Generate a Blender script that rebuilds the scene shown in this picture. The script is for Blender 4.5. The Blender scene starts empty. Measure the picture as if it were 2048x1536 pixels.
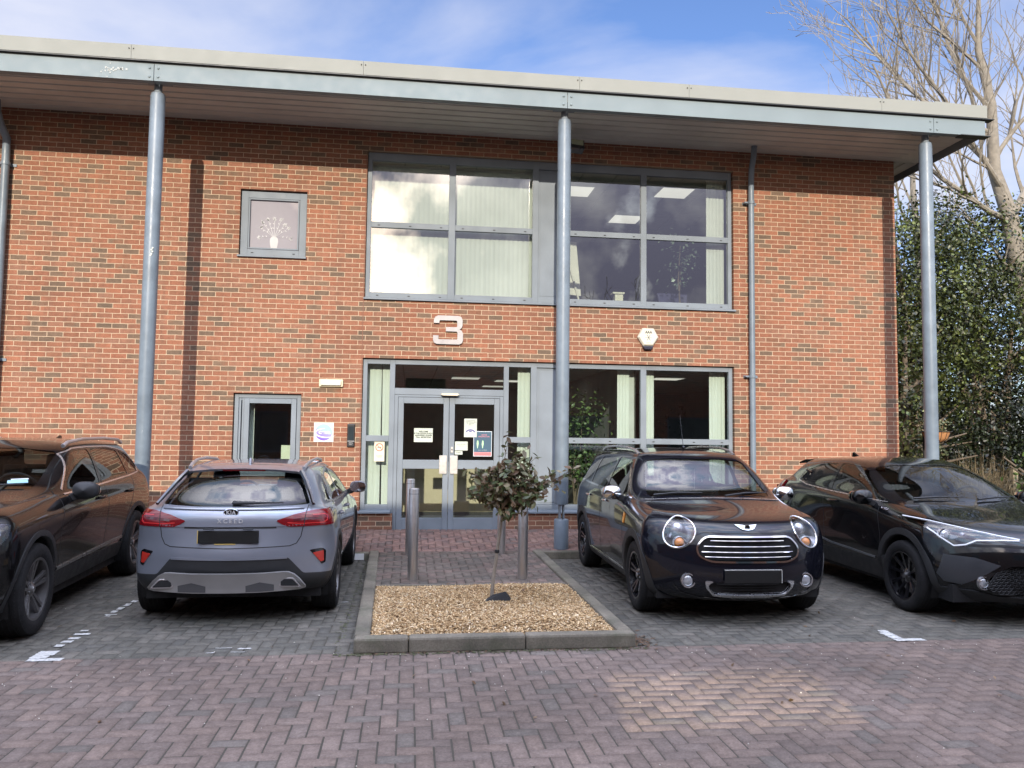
import bpy, bmesh, math, random
import numpy as np
from mathutils import Vector, Matrix
from mathutils.bvhtree import BVHTree
R = math.radians
SC = bpy.context.scene
COL = SC.collection
# ---------------------------------------------------------------- camera
F_PX, PITCH, YAW, ROLL, CAM_X, CAM_H, CAM_D = 1571.7, 0.06527, 0.12851, 0.01239, .037, 1.621, 12.283
fwd = Vector((math.sin(YAW)*math.cos(PITCH), math.cos(YAW)*math.cos(PITCH), math.sin(PITCH)))
rt0 = Vector((math.cos(YAW), -math.sin(YAW), 0)); up0 = rt0.cross(fwd)
rt = rt0*math.cos(ROLL)+up0*math.sin(ROLL); up = up0*math.cos(ROLL)-rt0*math.sin(ROLL)
cam = bpy.data.cameras.new('camera'); camo = bpy.data.objects.new('camera', cam); COL.objects.link(camo)
M = Matrix((rt, up, -fwd)).transposed().to_4x4(); M.translation = Vector((CAM_X, -CAM_D, CAM_H))
camo.matrix_world = M
cam.sensor_width = 36; cam.lens = 36*F_PX/2048; cam.clip_end = 2000; cam.clip_start = .05
SC.camera = camo
# ---------------------------------------------------------------- sky and sun
SUN_EL, SUN_AZ = R(19.5), R(188.7)
sdir = Vector((math.sin(SUN_AZ)*math.cos(SUN_EL), math.cos(SUN_AZ)*math.cos(SUN_EL), math.sin(SUN_EL)))
sun = bpy.data.lights.new('sun', 'SUN'); sun.energy = 3.1; sun.angle = R(0.53); sun.color = (1, .90, .76)
suno = bpy.data.objects.new('sun', sun); COL.objects.link(suno)
suno.rotation_euler = sdir.to_track_quat('Z', 'Y').to_euler(); suno.location = (0, 0, 30)
W = bpy.data.worlds.new('World'); SC.world = W; W.use_nodes = True
nt = W.node_tree; N = nt.nodes; L = nt.links; N.clear()
def nd(t, **k):
    n = N.new(t)
    for a, b in k.items(): setattr(n, a, b)
    return n
out = nd('ShaderNodeOutputWorld'); bg = nd('ShaderNodeBackground'); bg.inputs[1].default_value = 0.135
sky = nd('ShaderNodeTexSky', sky_type='NISHITA', sun_disc=False, sun_elevation=SUN_EL, sun_rotation=SUN_AZ)
sky.air_density = 1.0; sky.dust_density = 0.4; sky.ozone_density = 2.5
tc = nd('ShaderNodeTexCoord'); sx = nd('ShaderNodeSeparateXYZ'); L.new(tc.outputs['Generated'], sx.inputs[0])
def mth(op, a, b=None, c=None, cl=False):
    n = nd('ShaderNodeMath', operation=op, use_clamp=cl)
    for i, v in enumerate((a, b, c)):
        if v is None: continue
        if isinstance(v, (int, float)): n.inputs[i].default_value = v
        else: L.new(v, n.inputs[i])
    return n.outputs[0]
zz = mth('MAXIMUM', sx.outputs[2], 0.0); den = mth('ADD', zz, 0.12)
cx = nd('ShaderNodeCombineXYZ'); L.new(mth('DIVIDE', sx.outputs[0], den), cx.inputs[0]); L.new(mth('DIVIDE', sx.outputs[1], den), cx.inputs[1])
mp = nd('ShaderNodeMapping'); L.new(cx.outputs[0], mp.inputs[0]); mp.inputs['Rotation'].default_value = (0, 0, R(-28)); mp.inputs['Scale'].default_value = (.85, 1.1, 1); mp.inputs['Location'].default_value = (7.3, 2.2, 0)
n1 = nd('ShaderNodeTexNoise'); L.new(mp.outputs[0], n1.inputs[0]); n1.inputs['Scale'].default_value = 1.25; n1.inputs['Detail'].default_value = 7; n1.inputs['Roughness'].default_value = .52; n1.inputs['Distortion'].default_value = .35
cr = nd('ShaderNodeValToRGB'); L.new(n1.outputs[0], cr.inputs[0]); cr.color_ramp.elements[0].position = .37; cr.color_ramp.elements[1].position = .64
# heavier broken cloud on the sun side of the sky (behind the camera)
side = mth('ADD', mth('MULTIPLY_ADD', sx.outputs[1], -1.6, .35), mth('MULTIPLY', mth('MULTIPLY', zz, zz), .9), None, True)
n2 = nd('ShaderNodeTexNoise'); L.new(tc.outputs['Generated'], n2.inputs[0]); n2.inputs['Scale'].default_value = 4.2; n2.inputs['Detail'].default_value = 9; n2.inputs['Roughness'].default_value = .55
cr2 = nd('ShaderNodeValToRGB'); L.new(n2.outputs[0], cr2.inputs[0]); cr2.color_ramp.elements[0].position = .40; cr2.color_ramp.elements[1].position = .50
n3 = nd('ShaderNodeTexNoise'); L.new(tc.outputs['Generated'], n3.inputs[0]); n3.inputs['Scale'].default_value = 5.2; n3.inputs['Detail'].default_value = 10; n3.inputs['Roughness'].default_value = .55
cr3 = nd('ShaderNodeValToRGB'); L.new(n3.outputs[0], cr3.inputs[0])
cr3.color_ramp.elements[0].position = .47; cr3.color_ramp.elements[0].color = (1.5, 1.5, 2.1, 1)
cr3.color_ramp.elements[1].position = .58; cr3.color_ramp.elements[1].color = (3.3, 3.3, 3.6, 1)
def mix(f, a, b):
    n = nd('ShaderNodeMix', data_type='RGBA')
    if isinstance(f, float): n.inputs[0].default_value = f
    else: L.new(f, n.inputs[0])
    for i, v in ((6, a), (7, b)):
        if isinstance(v, tuple): n.inputs[i].default_value = v
        else: L.new(v, n.inputs[i])
    return n.outputs[2]
SKY_TINT = nd('ShaderNodeMix', data_type='RGBA', blend_type='MULTIPLY'); SKY_TINT.inputs[0].default_value = 1.0
L.new(sky.outputs[0], SKY_TINT.inputs[6]); SKY_TINT.inputs[7].default_value = (.74, .78, .98, 1)
front = mix(mth('MULTIPLY', cr.outputs[0], .82), SKY_TINT.outputs[2], (4.0, 4.1, 4.7, 1))
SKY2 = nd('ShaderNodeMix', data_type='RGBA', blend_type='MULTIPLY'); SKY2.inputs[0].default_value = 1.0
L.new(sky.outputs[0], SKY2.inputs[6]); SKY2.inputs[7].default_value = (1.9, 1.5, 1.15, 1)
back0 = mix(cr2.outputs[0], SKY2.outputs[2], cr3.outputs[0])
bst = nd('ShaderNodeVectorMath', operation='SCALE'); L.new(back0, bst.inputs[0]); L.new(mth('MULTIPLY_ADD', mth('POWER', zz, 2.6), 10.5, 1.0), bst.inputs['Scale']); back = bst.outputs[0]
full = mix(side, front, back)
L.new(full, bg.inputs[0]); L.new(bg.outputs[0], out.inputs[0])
SC.view_settings.view_transform = 'Standard'; SC.view_settings.look = 'None'
SC.view_settings.exposure = 0.68; SC.view_settings.gamma = 1
SC.render.engine = 'CYCLES'
SC.cycles.max_bounces = 10; SC.cycles.transparent_max_bounces = 24; SC.cycles.caustics_reflective = False; SC.cycles.caustics_refractive = False
# ---------------------------------------------------------------- materials
class NT:
    def __init__(s, name):
        s.m = bpy.data.materials.new(name); s.m.use_nodes = True; s.t = s.m.node_tree
        s.b = s.t.nodes['Principled BSDF']; s.o = s.t.nodes['Material Output']
    def n(s, t, **k):
        x = s.t.nodes.new(t)
        for a, b in k.items(): setattr(x, a, b)
        return x
    def l(s, a, b): s.t.links.new(a, b)
    def math(s, op, a, b=None, cl=False):
        n = s.n('ShaderNodeMath', operation=op, use_clamp=cl)
        for i, v in enumerate((a, b)):
            if v is None: continue
            if isinstance(v, (int, float)): n.inputs[i].default_value = v
            else: s.l(v, n.inputs[i])
        return n.outputs[0]
    def noise(s, scale, detail=4, rough=.5, vec=None, dist=0):
        n = s.n('ShaderNodeTexNoise'); n.inputs['Scale'].default_value = scale; n.inputs['Detail'].default_value = detail; n.inputs['Roughness'].default_value = rough; n.inputs['Distortion'].default_value = dist
        if vec is None: vec = s.pos()
        s.l(vec, n.inputs[0]); return n.outputs[0]
    def pos(s):
        if not hasattr(s, '_p'): s._p = s.n('ShaderNodeTexCoord').outputs['Object']
        return s._p
    def ramp(s, f, *st, interp='LINEAR'):
        n = s.n('ShaderNodeValToRGB'); n.color_ramp.interpolation = interp; s.l(f, n.inputs[0]); e = n.color_ramp.elements
        while len(e) < len(st): e.new(.5)
        for i, (p, c) in enumerate(st):
            e[i].position = p; e[i].color = c if isinstance(c, tuple) and len(c) == 4 else ((*c, 1) if isinstance(c, tuple) else (c, c, c, 1))
        return n.outputs[0]
    def mix(s, f, a, b, bt='MIX'):
        n = s.n('ShaderNodeMix', data_type='RGBA', blend_type=bt)
        if isinstance(f, (int, float)): n.inputs[0].default_value = f
        else: s.l(f, n.inputs[0])
        for i, v in ((6, a), (7, b)):
            if isinstance(v, tuple): n.inputs[i].default_value = (*v, 1) if len(v) == 3 else v
            else: s.l(v, n.inputs[i])
        return n.outputs[2]
    def bump(s, h, strength=.3, dist=.01):
        n = s.n('ShaderNodeBump'); n.inputs['Strength'].default_value = strength; n.inputs['Distance'].default_value = dist
        s.l(h, n.inputs['Height']); s.l(n.outputs[0], s.b.inputs['Normal'])
    def set(s, **k):
        for a, v in k.items():
            i = s.b.inputs[a.replace('_', ' ')]
            if isinstance(v, (int, float, tuple)): i.default_value = (*v, 1) if isinstance(v, tuple) and len(v) == 3 else v
            else: s.l(v, i)
        return s
MATS = {}
def mat(name, col, rough=.5, metal=0., coat=0., var=.12, vscale=3., bump=0., bscale=60., spec=.5, em=0.):
    if name in MATS: return MATS[name]
    t = NT(name)
    nz = t.noise(vscale, 5, .55)
    dk = tuple(c*(1-var) for c in col); lt = tuple(min(1, c*(1+var)) for c in col)
    c = t.ramp(nz, (.3, dk), (.7, lt)); t.set(Base_Color=c, Metallic=metal, Coat_Weight=coat, Coat_Roughness=.03)
    t.b.inputs['Specular IOR Level'].default_value = spec
    rr = t.ramp(t.noise(vscale*4, 3), (.3, max(0., rough*.85)), (.7, min(1., rough*1.15))); t.set(Roughness=rr)
    if bump: t.bump(t.noise(bscale, 3), bump, .004)
    if em: t.set(Emission_Color=col, Emission_Strength=em)
    MATS[name] = t.m; return t.m
def glassmat(name, base_refl, tint=(.9, .95, .93), trans=.9, rough=0.0):
    if name in MATS: return MATS[name]
    t = NT(name); t.t.nodes.remove(t.b)
    tr = t.n('ShaderNodeBsdfTransparent'); tr.inputs[0].default_value = tuple(c*trans for c in tint)+(1,)
    gl = t.n('ShaderNodeBsdfGlossy'); gl.inputs['Roughness'].default_value = rough; gl.inputs[0].default_value = (1, 1, 1, 1)
    fr = t.n('ShaderNodeFresnel'); fr.inputs[0].default_value = 1.5
    geo = t.n('ShaderNodeNewGeometry')
    bf = t.math('SUBTRACT', 1.0, geo.outputs['Backfacing'])
    f = t.math('MULTIPLY', t.math('ADD', fr.outputs[0], base_refl, True), bf)
    mx = t.n('ShaderNodeMixShader'); t.l(f, mx.inputs[0]); t.l(tr.outputs[0], mx.inputs[1]); t.l(gl.outputs[0], mx.inputs[2]); t.l(mx.outputs[0], t.o.inputs[0])
    MATS[name] = t.m; return t.m
def brickmat(name, shift=0.0):
    t = NT(name); geo = t.n('ShaderNodeNewGeometry'); s = t.n('ShaderNodeSeparateXYZ'); t.l(geo.outputs['Position'], s.inputs[0])
    wob = t.noise(9.0, 3, .6, geo.outputs['Position'])
    u = t.math('ADD', t.math('ADD', s.outputs[0], s.outputs[1]), shift)
    w2 = t.math('MULTIPLY', t.math('SUBTRACT', wob, .5), .012)
    v = t.math('ADD', t.math('ADD', s.outputs[2], w2), 0.012)
    c = t.n('ShaderNodeCombineXYZ'); t.l(t.math('ADD', u, w2), c.inputs[0]); t.l(v, c.inputs[1])
    b = t.n('ShaderNodeTexBrick', offset=.5, squash=1.0); t.l(c.outputs[0], b.inputs[0])
    b.inputs['Scale'].default_value = 1; b.inputs['Brick Width'].default_value = .225; b.inputs['Row Height'].default_value = .075
    b.inputs['Mortar Size'].default_value = .0058; b.inputs['Mortar Smooth'].default_value = .35; b.inputs['Bias'].default_value = 0
    b.inputs['Color1'].default_value = (0, 0, 0, 1); b.inputs['Color2'].default_value = (1, 1, 1, 1); b.inputs['Mortar'].default_value = (.5, .5, .5, 1)
    big = t.noise(1.6, 4, .6, geo.outputs['Position'])
    key = t.math('ADD', b.outputs['Color'], t.math('MULTIPLY', t.math('SUBTRACT', big, .5), .55))
    bc = t.ramp(key, (0, (.150, .106, .076)), (.16, (.195, .130, .090)), (.20, (.235, .116, .073)), (.40, (.295, .124, .076)), (.58, (.25, .118, .077)), (.78, (.325, .138, .083)), (1, (.265, .140, .095)))
    fine = t.noise(55, 6, .7, geo.outputs['Position']); fine2 = t.noise(14, 4, .6, geo.outputs['Position'])
    bc = t.mix(1., bc, t.ramp(fine, (.25, .68), (.75, 1.25)), 'MULTIPLY')
    bc = t.mix(1., bc, t.ramp(fine2, (.3, .85), (.7, 1.15)), 'MULTIPLY')
    tone = t.noise(.45, 4, .6, geo.outputs['Position']); bc = t.mix(1., bc, t.ramp(tone, (.3, .84), (.7, 1.12)), 'MULTIPLY')
    mpp = t.n('ShaderNodeMapping'); mpp.inputs['Scale'].default_value = (5, 5, .35); t.l(geo.outputs['Position'], mpp.inputs[0]); run = t.noise(1.0, 5, .65, mpp.outputs[0])
    bc = t.mix(t.ramp(run, (.52, 0.), (.75, .45)), bc, (.12, .085, .065))
    stain = t.ramp(t.noise(2.2, 6, .65, geo.outputs['Position']), (.62, 0.), (.8, .35))
    bc = t.mix(stain, bc, (.40, .28, .20))
    low = t.ramp(s.outputs[2], (.12, .55), (.55, 0.)); bc = t.mix(t.math('MULTIPLY', low, fine2), bc, (.10, .075, .055))
    mc = t.ramp(t.noise(6, 6, .7, geo.outputs['Position']), (.3, (.43, .32, .22)), (.7, (.57, .44, .31)))
    t.set(Base_Color=t.mix(b.outputs['Fac'], bc, mc), Roughness=.88); t.b.inputs['Specular IOR Level'].default_value = .25
    h = t.math('ADD', t.math('MULTIPLY', b.outputs['Fac'], -1.0), t.math('MULTIPLY', fine, .35))
    t.bump(h, .6, .006); MATS[name] = t.m; return t.m
def attrmat(name, rough=.8, bump=.3, bscale=120, mottle=.25, coat=0., transl=0., spec=.4, patch=None):
    t = NT(name); a = t.n('ShaderNodeAttribute', attribute_name='col')
    c = t.mix(1., a.outputs['Color'], t.ramp(t.noise(bscale, 5, .7), (.25, 1-mottle), (.75, 1+mottle)), 'MULTIPLY')
    if patch:
        c = t.mix(1., c, t.ramp(t.noise(32, 6, .75), (.3, .74), (.7, 1.22)), 'MULTIPLY')
        c = t.mix(1., c, t.ramp(t.noise(patch, 5, .6), (.3, .72), (.65, 1.12)), 'MULTIPLY')
    t.set(Base_Color=c, Roughness=rough); t.b.inputs['Specular IOR Level'].default_value = spec
    if coat: t.set(Coat_Weight=coat, Coat_Roughness=.15)
    if bump: t.bump(t.noise(bscale, 4, .7), bump, .003)
    if transl:
        tl = t.n('ShaderNodeBsdfTranslucent'); t.l(c, tl.inputs[0]); mx = t.n('ShaderNodeMixShader'); mx.inputs[0].default_value = transl
        t.l(t.b.outputs[0], mx.inputs[1]); t.l(tl.outputs[0], mx.inputs[2]); t.l(mx.outputs[0], t.o.inputs[0])
    MATS[name] = t.m; return t.m
# ---------------------------------------------------------------- mesh helpers
class MB:
    def __init__(s): s.v = []; s.f = []
    def add(s, vs, fs):
        o = len(s.v); s.v += [tuple(p) for p in vs]; s.f += [tuple(i+o for i in q) for q in fs]; return s
    def box(s, x0, x1, y0, y1, z0, z1):
        return s.add([(x0, y0, z0), (x1, y0, z0), (x1, y1, z0), (x0, y1, z0), (x0, y0, z1), (x1, y0, z1), (x1, y1, z1), (x0, y1, z1)],
                     [(0, 3, 2, 1), (4, 5, 6, 7), (0, 1, 5, 4), (1, 2, 6, 5), (2, 3, 7, 6), (3, 0, 4, 7)])
    def frame(s, x0, x1, z0, z1, y0, y1, w, wb=None):      # rectangular ring in a wall plane, butted ends
        wb = w if wb is None else wb
        s.box(x0, x0+w, y0, y1, z0, z1); s.box(x1-w, x1, y0, y1, z0, z1)
        s.box(x0+w, x1-w, y0, y1, z0, z0+wb); s.box(x0+w, x1-w, y0, y1, z1-w, z1); return s
    def tube(s, pts, r, n=10, cap=True):
        pts = [Vector(p) for p in pts]; rr = r if isinstance(r, (list, tuple)) else [r]*len(pts)
        o = len(s.v); prev = None
        for i, p in enumerate(pts):
            d = (pts[min(i+1, len(pts)-1)]-pts[max(i-1, 0)]).normalized()
            if prev is None: a = d.orthogonal().normalized()
            else:
                a = prev-d*prev.dot(d); a = a.normalized() if a.length > 1e-6 else d.orthogonal().normalized()
            prev = a; b = d.cross(a)
            for k in range(n):
                t = 2*math.pi*k/n; s.v.append(tuple(p+(a*math.cos(t)+b*math.sin(t))*rr[i]))
        for i in range(len(pts)-1):
            for k in range(n):
                s.f.append((o+i*n+k, o+i*n+(k+1) % n, o+(i+1)*n+(k+1) % n, o+(i+1)*n+k))
        if cap:
            s.f.append(tuple(o+k for k in range(n))[::-1]); s.f.append(tuple(o+(len(pts)-1)*n+k for k in range(n)))
        return s
    def lathe(s, prof, n=32, axis='z', c=(0, 0, 0), close=False):
        o = len(s.v); m = len(prof)
        for k in range(n):
            t = 2*math.pi*k/n
            for r, h in prof:
                a, b = r*math.cos(t), r*math.sin(t)
                p = {'z': (a, b, h), 'y': (a, h, b), 'x': (h, a, b)}[axis]; s.v.append((p[0]+c[0], p[1]+c[1], p[2]+c[2]))
        for k in range(n):
            for i in range(m if close else m-1):
                s.f.append((o+k*m+i, o+((k+1) % n)*m+i, o+((k+1) % n)*m+(i+1) % m, o+k*m+(i+1) % m))
        return s
    def prism(s, poly, d0, d1, axis='y'):       # poly in the plane perpendicular to axis: y -> (x,z)
        n = len(poly); f = {'y': lambda a, b, d: (a, d, b), 'x': lambda a, b, d: (d, a, b), 'z': lambda a, b, d: (a, b, d)}[axis]
        return s.add([f(a, b, d0) for a, b in poly]+[f(a, b, d1) for a, b in poly],
                     [tuple(range(n)), tuple(range(2*n-1, n-1, -1))]+[(i, n+i, n+(i+1) % n, (i+1) % n) for i in range(n)])
    def build(s, name, m, parent=None, smooth=False, bevel=0, fix=True):
        me = bpy.data.meshes.new(name); me.from_pydata(s.v, [], s.f)
        if fix and len(s.f) < 60000:
            bm = bmesh.new(); bm.from_mesh(me); bmesh.ops.recalc_face_normals(bm, faces=bm.faces); bm.to_mesh(me); bm.free()
        me.materials.append(m) if m else None
        return link(me, name, parent, smooth, bevel)
def link(me, name, parent=None, smooth=False, bevel=0):
    o = bpy.data.objects.new(name, me); COL.objects.link(o)
    if smooth:
        me.polygons.foreach_set('use_smooth', [True]*len(me.polygons))
        try: me.set_sharp_from_angle(angle=R(40))
        except Exception: pass
    if bevel:
        b = o.modifiers.new('bevel', 'BEVEL'); b.width = bevel; b.segments = 2; b.limit_method = 'ANGLE'; b.angle_limit = R(50)
    if parent: o.parent = parent
    return o
def tag(o, label=None, cat=None, group=None, kind=None):
    if label: o['label'] = label
    if cat: o['category'] = cat
    if group: o['group'] = group
    if kind: o['kind'] = kind
    return o
def empty(name, loc=(0, 0, 0), rz=0, **k):
    o = bpy.data.objects.new(name, None); COL.objects.link(o); o.location = loc; o.rotation_euler = (0, 0, rz); o.empty_display_size = .2
    return tag(o, **k)
def copy_tree(o, parent=None):
    c = o.copy(); COL.objects.link(c); c.parent = parent
    for ch in list(o.children): copy_tree(ch, c)
    return c
def text_mesh(s, size, depth, name='lettering', m=None, parent=None, loc=(0, 0, 0), rot=(math.pi/2, 0, 0), bold=0., align='CENTER', xs=1.):
    cu = bpy.data.curves.new(name, 'FONT'); cu.body = s; cu.size = size; cu.extrude = depth; cu.align_x = align; cu.align_y = 'CENTER'; cu.offset = bold; cu.space_line = 1.0
    tmp = bpy.data.objects.new('tmp', cu); COL.objects.link(tmp); dg = bpy.context.evaluated_depsgraph_get()
    me = bpy.data.meshes.new_from_object(tmp.evaluated_get(dg)); bpy.data.objects.remove(tmp); me.materials.clear(); me.materials.append(m)
    Mx = Matrix.Translation(loc) @ (Matrix.LocRotScale(None, __import__('mathutils').Euler(rot), None)) @ Matrix.Diagonal((xs, 1, 1, 1))
    me.transform(Mx); return link(me, name, parent)
def fastmesh(name, verts, faces_flat, nper, m, col=None, parent=None):
    me = bpy.data.meshes.new(name); nv = len(verts); nf = len(faces_flat)//nper
    me.vertices.add(nv); me.vertices.foreach_set('co', np.asarray(verts, np.float32).ravel())
    me.loops.add(nf*nper); me.loops.foreach_set('vertex_index', np.asarray(faces_flat, np.int32).ravel())
    me.polygons.add(nf); me.polygons.foreach_set('loop_start', np.arange(0, nf*nper, nper, dtype=np.int32))
    try: me.polygons.foreach_set('loop_total', np.full(nf, nper, np.int32))
    except Exception: pass
    me.update(calc_edges=True)
    if col is not None:
        a = me.color_attributes.new('col', 'FLOAT_COLOR', 'POINT'); c = np.ones((nv, 4), np.float32); c[:, :3] = col; a.data.foreach_set('color', c.ravel())
    me.materials.append(m); o = bpy.data.objects.new(name, me); COL.objects.link(o)
    if parent: o.parent = parent
    return o
# ================================================================ GROUND
rng = np.random.default_rng(7)
PAVE = attrmat('paving_blocks', rough=.88, bump=.6, bscale=95, mottle=.26, spec=.2, patch=.7)
JOINT = mat('joint_sand', (.055, .049, .038), .95, bump=.4, bscale=90)
EARTH = mat('earth', (.10, .085, .055), .95, var=.3, vscale=.6, bump=.6, bscale=8)
MB().add([(-400, -400, -.072), (400, -400, -.072), (400, 400, -.072), (-400, 400, -.072)], [(0, 1, 2, 3)]).build('ground', EARTH).__setitem__('kind', 'structure')
o = MB().add([(-30, -17, -.066), (30, -17, -.066), (30, 0, -.066), (-30, 0, -.066)], [(0, 1, 2, 3)]).build('car_park', JOINT); tag(o, kind='structure')
def herring(name, x0, x1, y0, y1, zf, pal, bx=0., seed=1, inside=None, edge=False):
    r = np.random.default_rng(seed); V = []; C = []; c = .1
    g = .0026; ch = .005
    nx0, nx1 = int(math.floor((x0-bx)/c))-2, int(math.ceil((x1-bx)/c))+2; ny0, ny1 = int(math.floor(y0/c))-2, int(math.ceil(y1/c))+2
    for j in range(ny0, ny1):
        for i in range(nx0, nx1):
            k = (i-j) % 4
            if k == 0: X0, X1, Y0, Y1 = i*c+bx, (i+2)*c+bx, j*c, (j+1)*c
            elif k == 3: X0, X1, Y0, Y1 = i*c+bx, (i+1)*c+bx, j*c, (j+2)*c
            else: continue
            X0, X1, Y0, Y1 = max(X0, x0), min(X1, x1), max(Y0, y0), min(Y1, y1)
            if X1-X0 < .012 or Y1-Y0 < .012: continue
            if inside and not inside((X0+X1)/2, (Y0+Y1)/2): continue
            X0 += g; X1 -= g; Y0 += g; Y1 -= g
            h = r.normal(0, .0015); tx, ty = r.normal(0, .0045, 2); xm, ym = (X0+X1)/2, (Y0+Y1)/2
            P = [(X0, Y0, -.012), (X1, Y0, -.012), (X1, Y1, -.012), (X0, Y1, -.012), (X0+ch, Y0+ch, 0), (X1-ch, Y0+ch, 0), (X1-ch, Y1-ch, 0), (X0+ch, Y1-ch, 0)]
            V += [(x, y, z+zf(y)+h+(x-xm)*tx+(y-ym)*ty) for x, y, z in P]
            col = np.array(pal[r.choice(len(pal), p=[.5, .27, .15, .08])])*r.uniform(.90, 1.10); C += [col]*8
    n = len(V)//8; base = np.array([[4, 5, 6, 7], [0, 1, 5, 4], [1, 2, 6, 5], [2, 3, 7, 6], [3, 0, 4, 7]])
    F = (base[None]+8*np.arange(n)[:, None, None]).reshape(-1)
    o = fastmesh(name, V, F, 4, PAVE, np.array(C)); tag(o, kind='structure'); return o
ROAD = [(.180, .140, .120), (.168, .134, .117), (.192, .147, .124), (.152, .131, .115)]
BAY = [(.122, .116, .100), (.138, .129, .110), (.108, .104, .092), (.150, .138, .118)]
FOOT = [(.235, .150, .125), (.200, .135, .118), (.26, .175, .145), (.17, .13, .115)]
FOOTN = [(.145, .12, .10), (.17, .13, .11), (.12, .105, .09), (.20, .15, .125)]
YB = -6.03
GZ = -.06
herring('road_paving', -9, 11, -13.0, YB-.002, lambda y: GZ, ROAD, seed=3)
herring('parking_bay_paving', -9.5, 12, YB+.002, -1.56, lambda y: GZ, BAY, seed=4, inside=lambda x, y: not (-.34-(y+1.44)*.0227*.9 < x < 1.75 and y > YB))
footz = lambda y: .035+max(0, (y+1.43))*.09
herring('footway_paving', -12, 12, -1.43, -.0, footz, FOOT, bx=.03, seed=5)
herring('entrance_path_paving', -.33, 1.745, -3.80, -1.433, lambda y: .035, FOOTN, bx=.07, seed=6)
MB().box(-12.2, 12.2, -1.435, -.6, -.064, .015).add([(-12.2,-.599,.06),(12.2,-.599,.06),(12.2,-.0,.125),(-12.2,-.0,.125)],[(0,1,2,3)]).box(-.33, 1.745, -5.93, -1.445, -.064, .015).build('path_base', JOINT).__setitem__('kind', 'structure')
# kerbs
t = NT('kerb_concrete'); c0 = t.ramp(t.noise(2.2, 6, .7), (.3, (.075, .07, .055)), (.55, (.17, .15, .115)), (.8, (.27, .24, .19)))
c0 = t.mix(1., c0, t.ramp(t.noise(70, 5, .75), (.3, .7), (.7, 1.25)), 'MULTIPLY')
c0 = t.mix(t.ramp(t.noise(4, 6, .75), (.50, 0.), (.68, .65)), c0, (.075, .085, .05))
t.set(Base_Color=c0, Roughness=.93); t.bump(t.noise(90, 5, .7), .6, .004); KERB = t.m
def kerb_run(mb, a, b, axis, w0, w1, z0=-.07, z1=.055, seg=.915, start=0.):
    p = a
    e = a+ (start or seg)
    while p < b-1e-4:
        q = min(e, b)
        if axis == 'x': mb.box(p+.002, q-.002, w0, w1, z0, z1)
        else: mb.box(w0, w1, p+.002, q-.002, z0, z1)
        p = q; e = q+seg
k = MB(); kerb_run(k, -12, -.465, 'x', -1.56, -1.435, z1=.040); kerb_run(k, 1.872, 12, 'x', -1.56, -1.435, z1=.040); tag(k.build('footway_kerb', KERB, bevel=.014), kind='structure')
k = MB(); kerb_run(k, -.358, 1.87, 'x', -6.06, -5.935, start=.42); n0 = len(k.v); kerb_run(k, -5.93, -1.44, 'y', -.463, -.337); k.v[n0:] = [(x-(y+1.44)*.0227, y, z) for x, y, z in k.v[n0:]]; kerb_run(k, -5.93, -1.44, 'y', 1.747, 1.870); tag(k.build('planter_kerb', KERB, bevel=.02), kind='structure')
k = MB(); kerb_run(k, -.33, 1.742, 'x', -3.85, -3.803, z1=.040, seg=.9); tag(k.build('path_edging', KERB, bevel=.006), kind='structure')
# bark mulch: chips in one pile
nchip = 26000; mb_v = []; r = rng
px = r.uniform(-.337, 1.747, nchip); py = r.uniform(-5.935, -3.85, nchip)
px = np.maximum(px, -.33-(py+1.44)*.0227+rng.uniform(0, .1, nchip)*(px < -.2)); edge = np.minimum.reduce([px+.337, 1.747-px, py+5.935, -3.85-py]); hz = .015+.035*np.clip(edge/.25, 0, 1)+.02*np.sin(px*3.1+1)*np.cos(py*2.7)+r.uniform(0, .02, nchip)
ln = r.uniform(.012, .034, nchip); wd = ln*r.uniform(.25, .55, nchip); an = r.uniform(0, 6.28, nchip); ti = r.normal(0, .45, nchip); t2 = r.normal(0, .4, nchip)
ux = np.stack([np.cos(an)*np.cos(ti), np.sin(an)*np.cos(ti), np.sin(ti)], 1); vx = np.stack([-np.sin(an)*np.cos(t2), np.cos(an)*np.cos(t2), np.sin(t2)], 1)
nn = np.cross(ux, vx); cc = np.stack([px, py, hz], 1); th = .0025
corn = []
for s3 in (-1, 1):
    for s1, s2 in ((-1, -1), (1, -1), (1, 1), (-1, 1)): corn.append(cc+ux*(s1*ln*.5)[:, None]+vx*(s2*wd*.5)[:, None]*(1 if s1 > 0 else .6)+nn*s3*th)
V = np.stack(corn, 1).reshape(-1, 3); base = np.array([[0, 3, 2, 1], [4, 5, 6, 7], [0, 1, 5, 4], [1, 2, 6, 5], [2, 3, 7, 6], [3, 0, 4, 7]])
F = (base[None]+8*np.arange(nchip)[:, None, None]).reshape(-1)
pal = np.array([(.50, .34, .175), (.60, .43, .24), (.38, .245, .12), (.68, .53, .33), (.24, .15, .075), (.76, .63, .44)]); cc_ = pal[r.choice(6, nchip, p=[.3, .24, .2, .12, .09, .05])]*r.uniform(.8, 1.15, (nchip, 1))
MULCH = attrmat('bark_chip', rough=.85, bump=0, mottle=.2, bscale=200, spec=.25)
o = fastmesh('bark_mulch', V, F, 4, MULCH, np.repeat(cc_, 8, 0)); tag(o, kind='stuff', label='pale brown bark chip mulch filling the kerbed planter', cat='mulch')
gx, gy = 24, 24; vs = []; fs = []
for j in range(gy+1):
    for i in range(gx+1):
        x = -.337+2.084*i/gx; y = -5.935+2.085*j/gy; e = min(x+.337, 1.747-x, y+5.935, -3.85-y)
        vs.append((x, y, .010+.035*min(1, e/.25)+.02*math.sin(x*3.1+1)*math.cos(y*2.7)))
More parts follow.
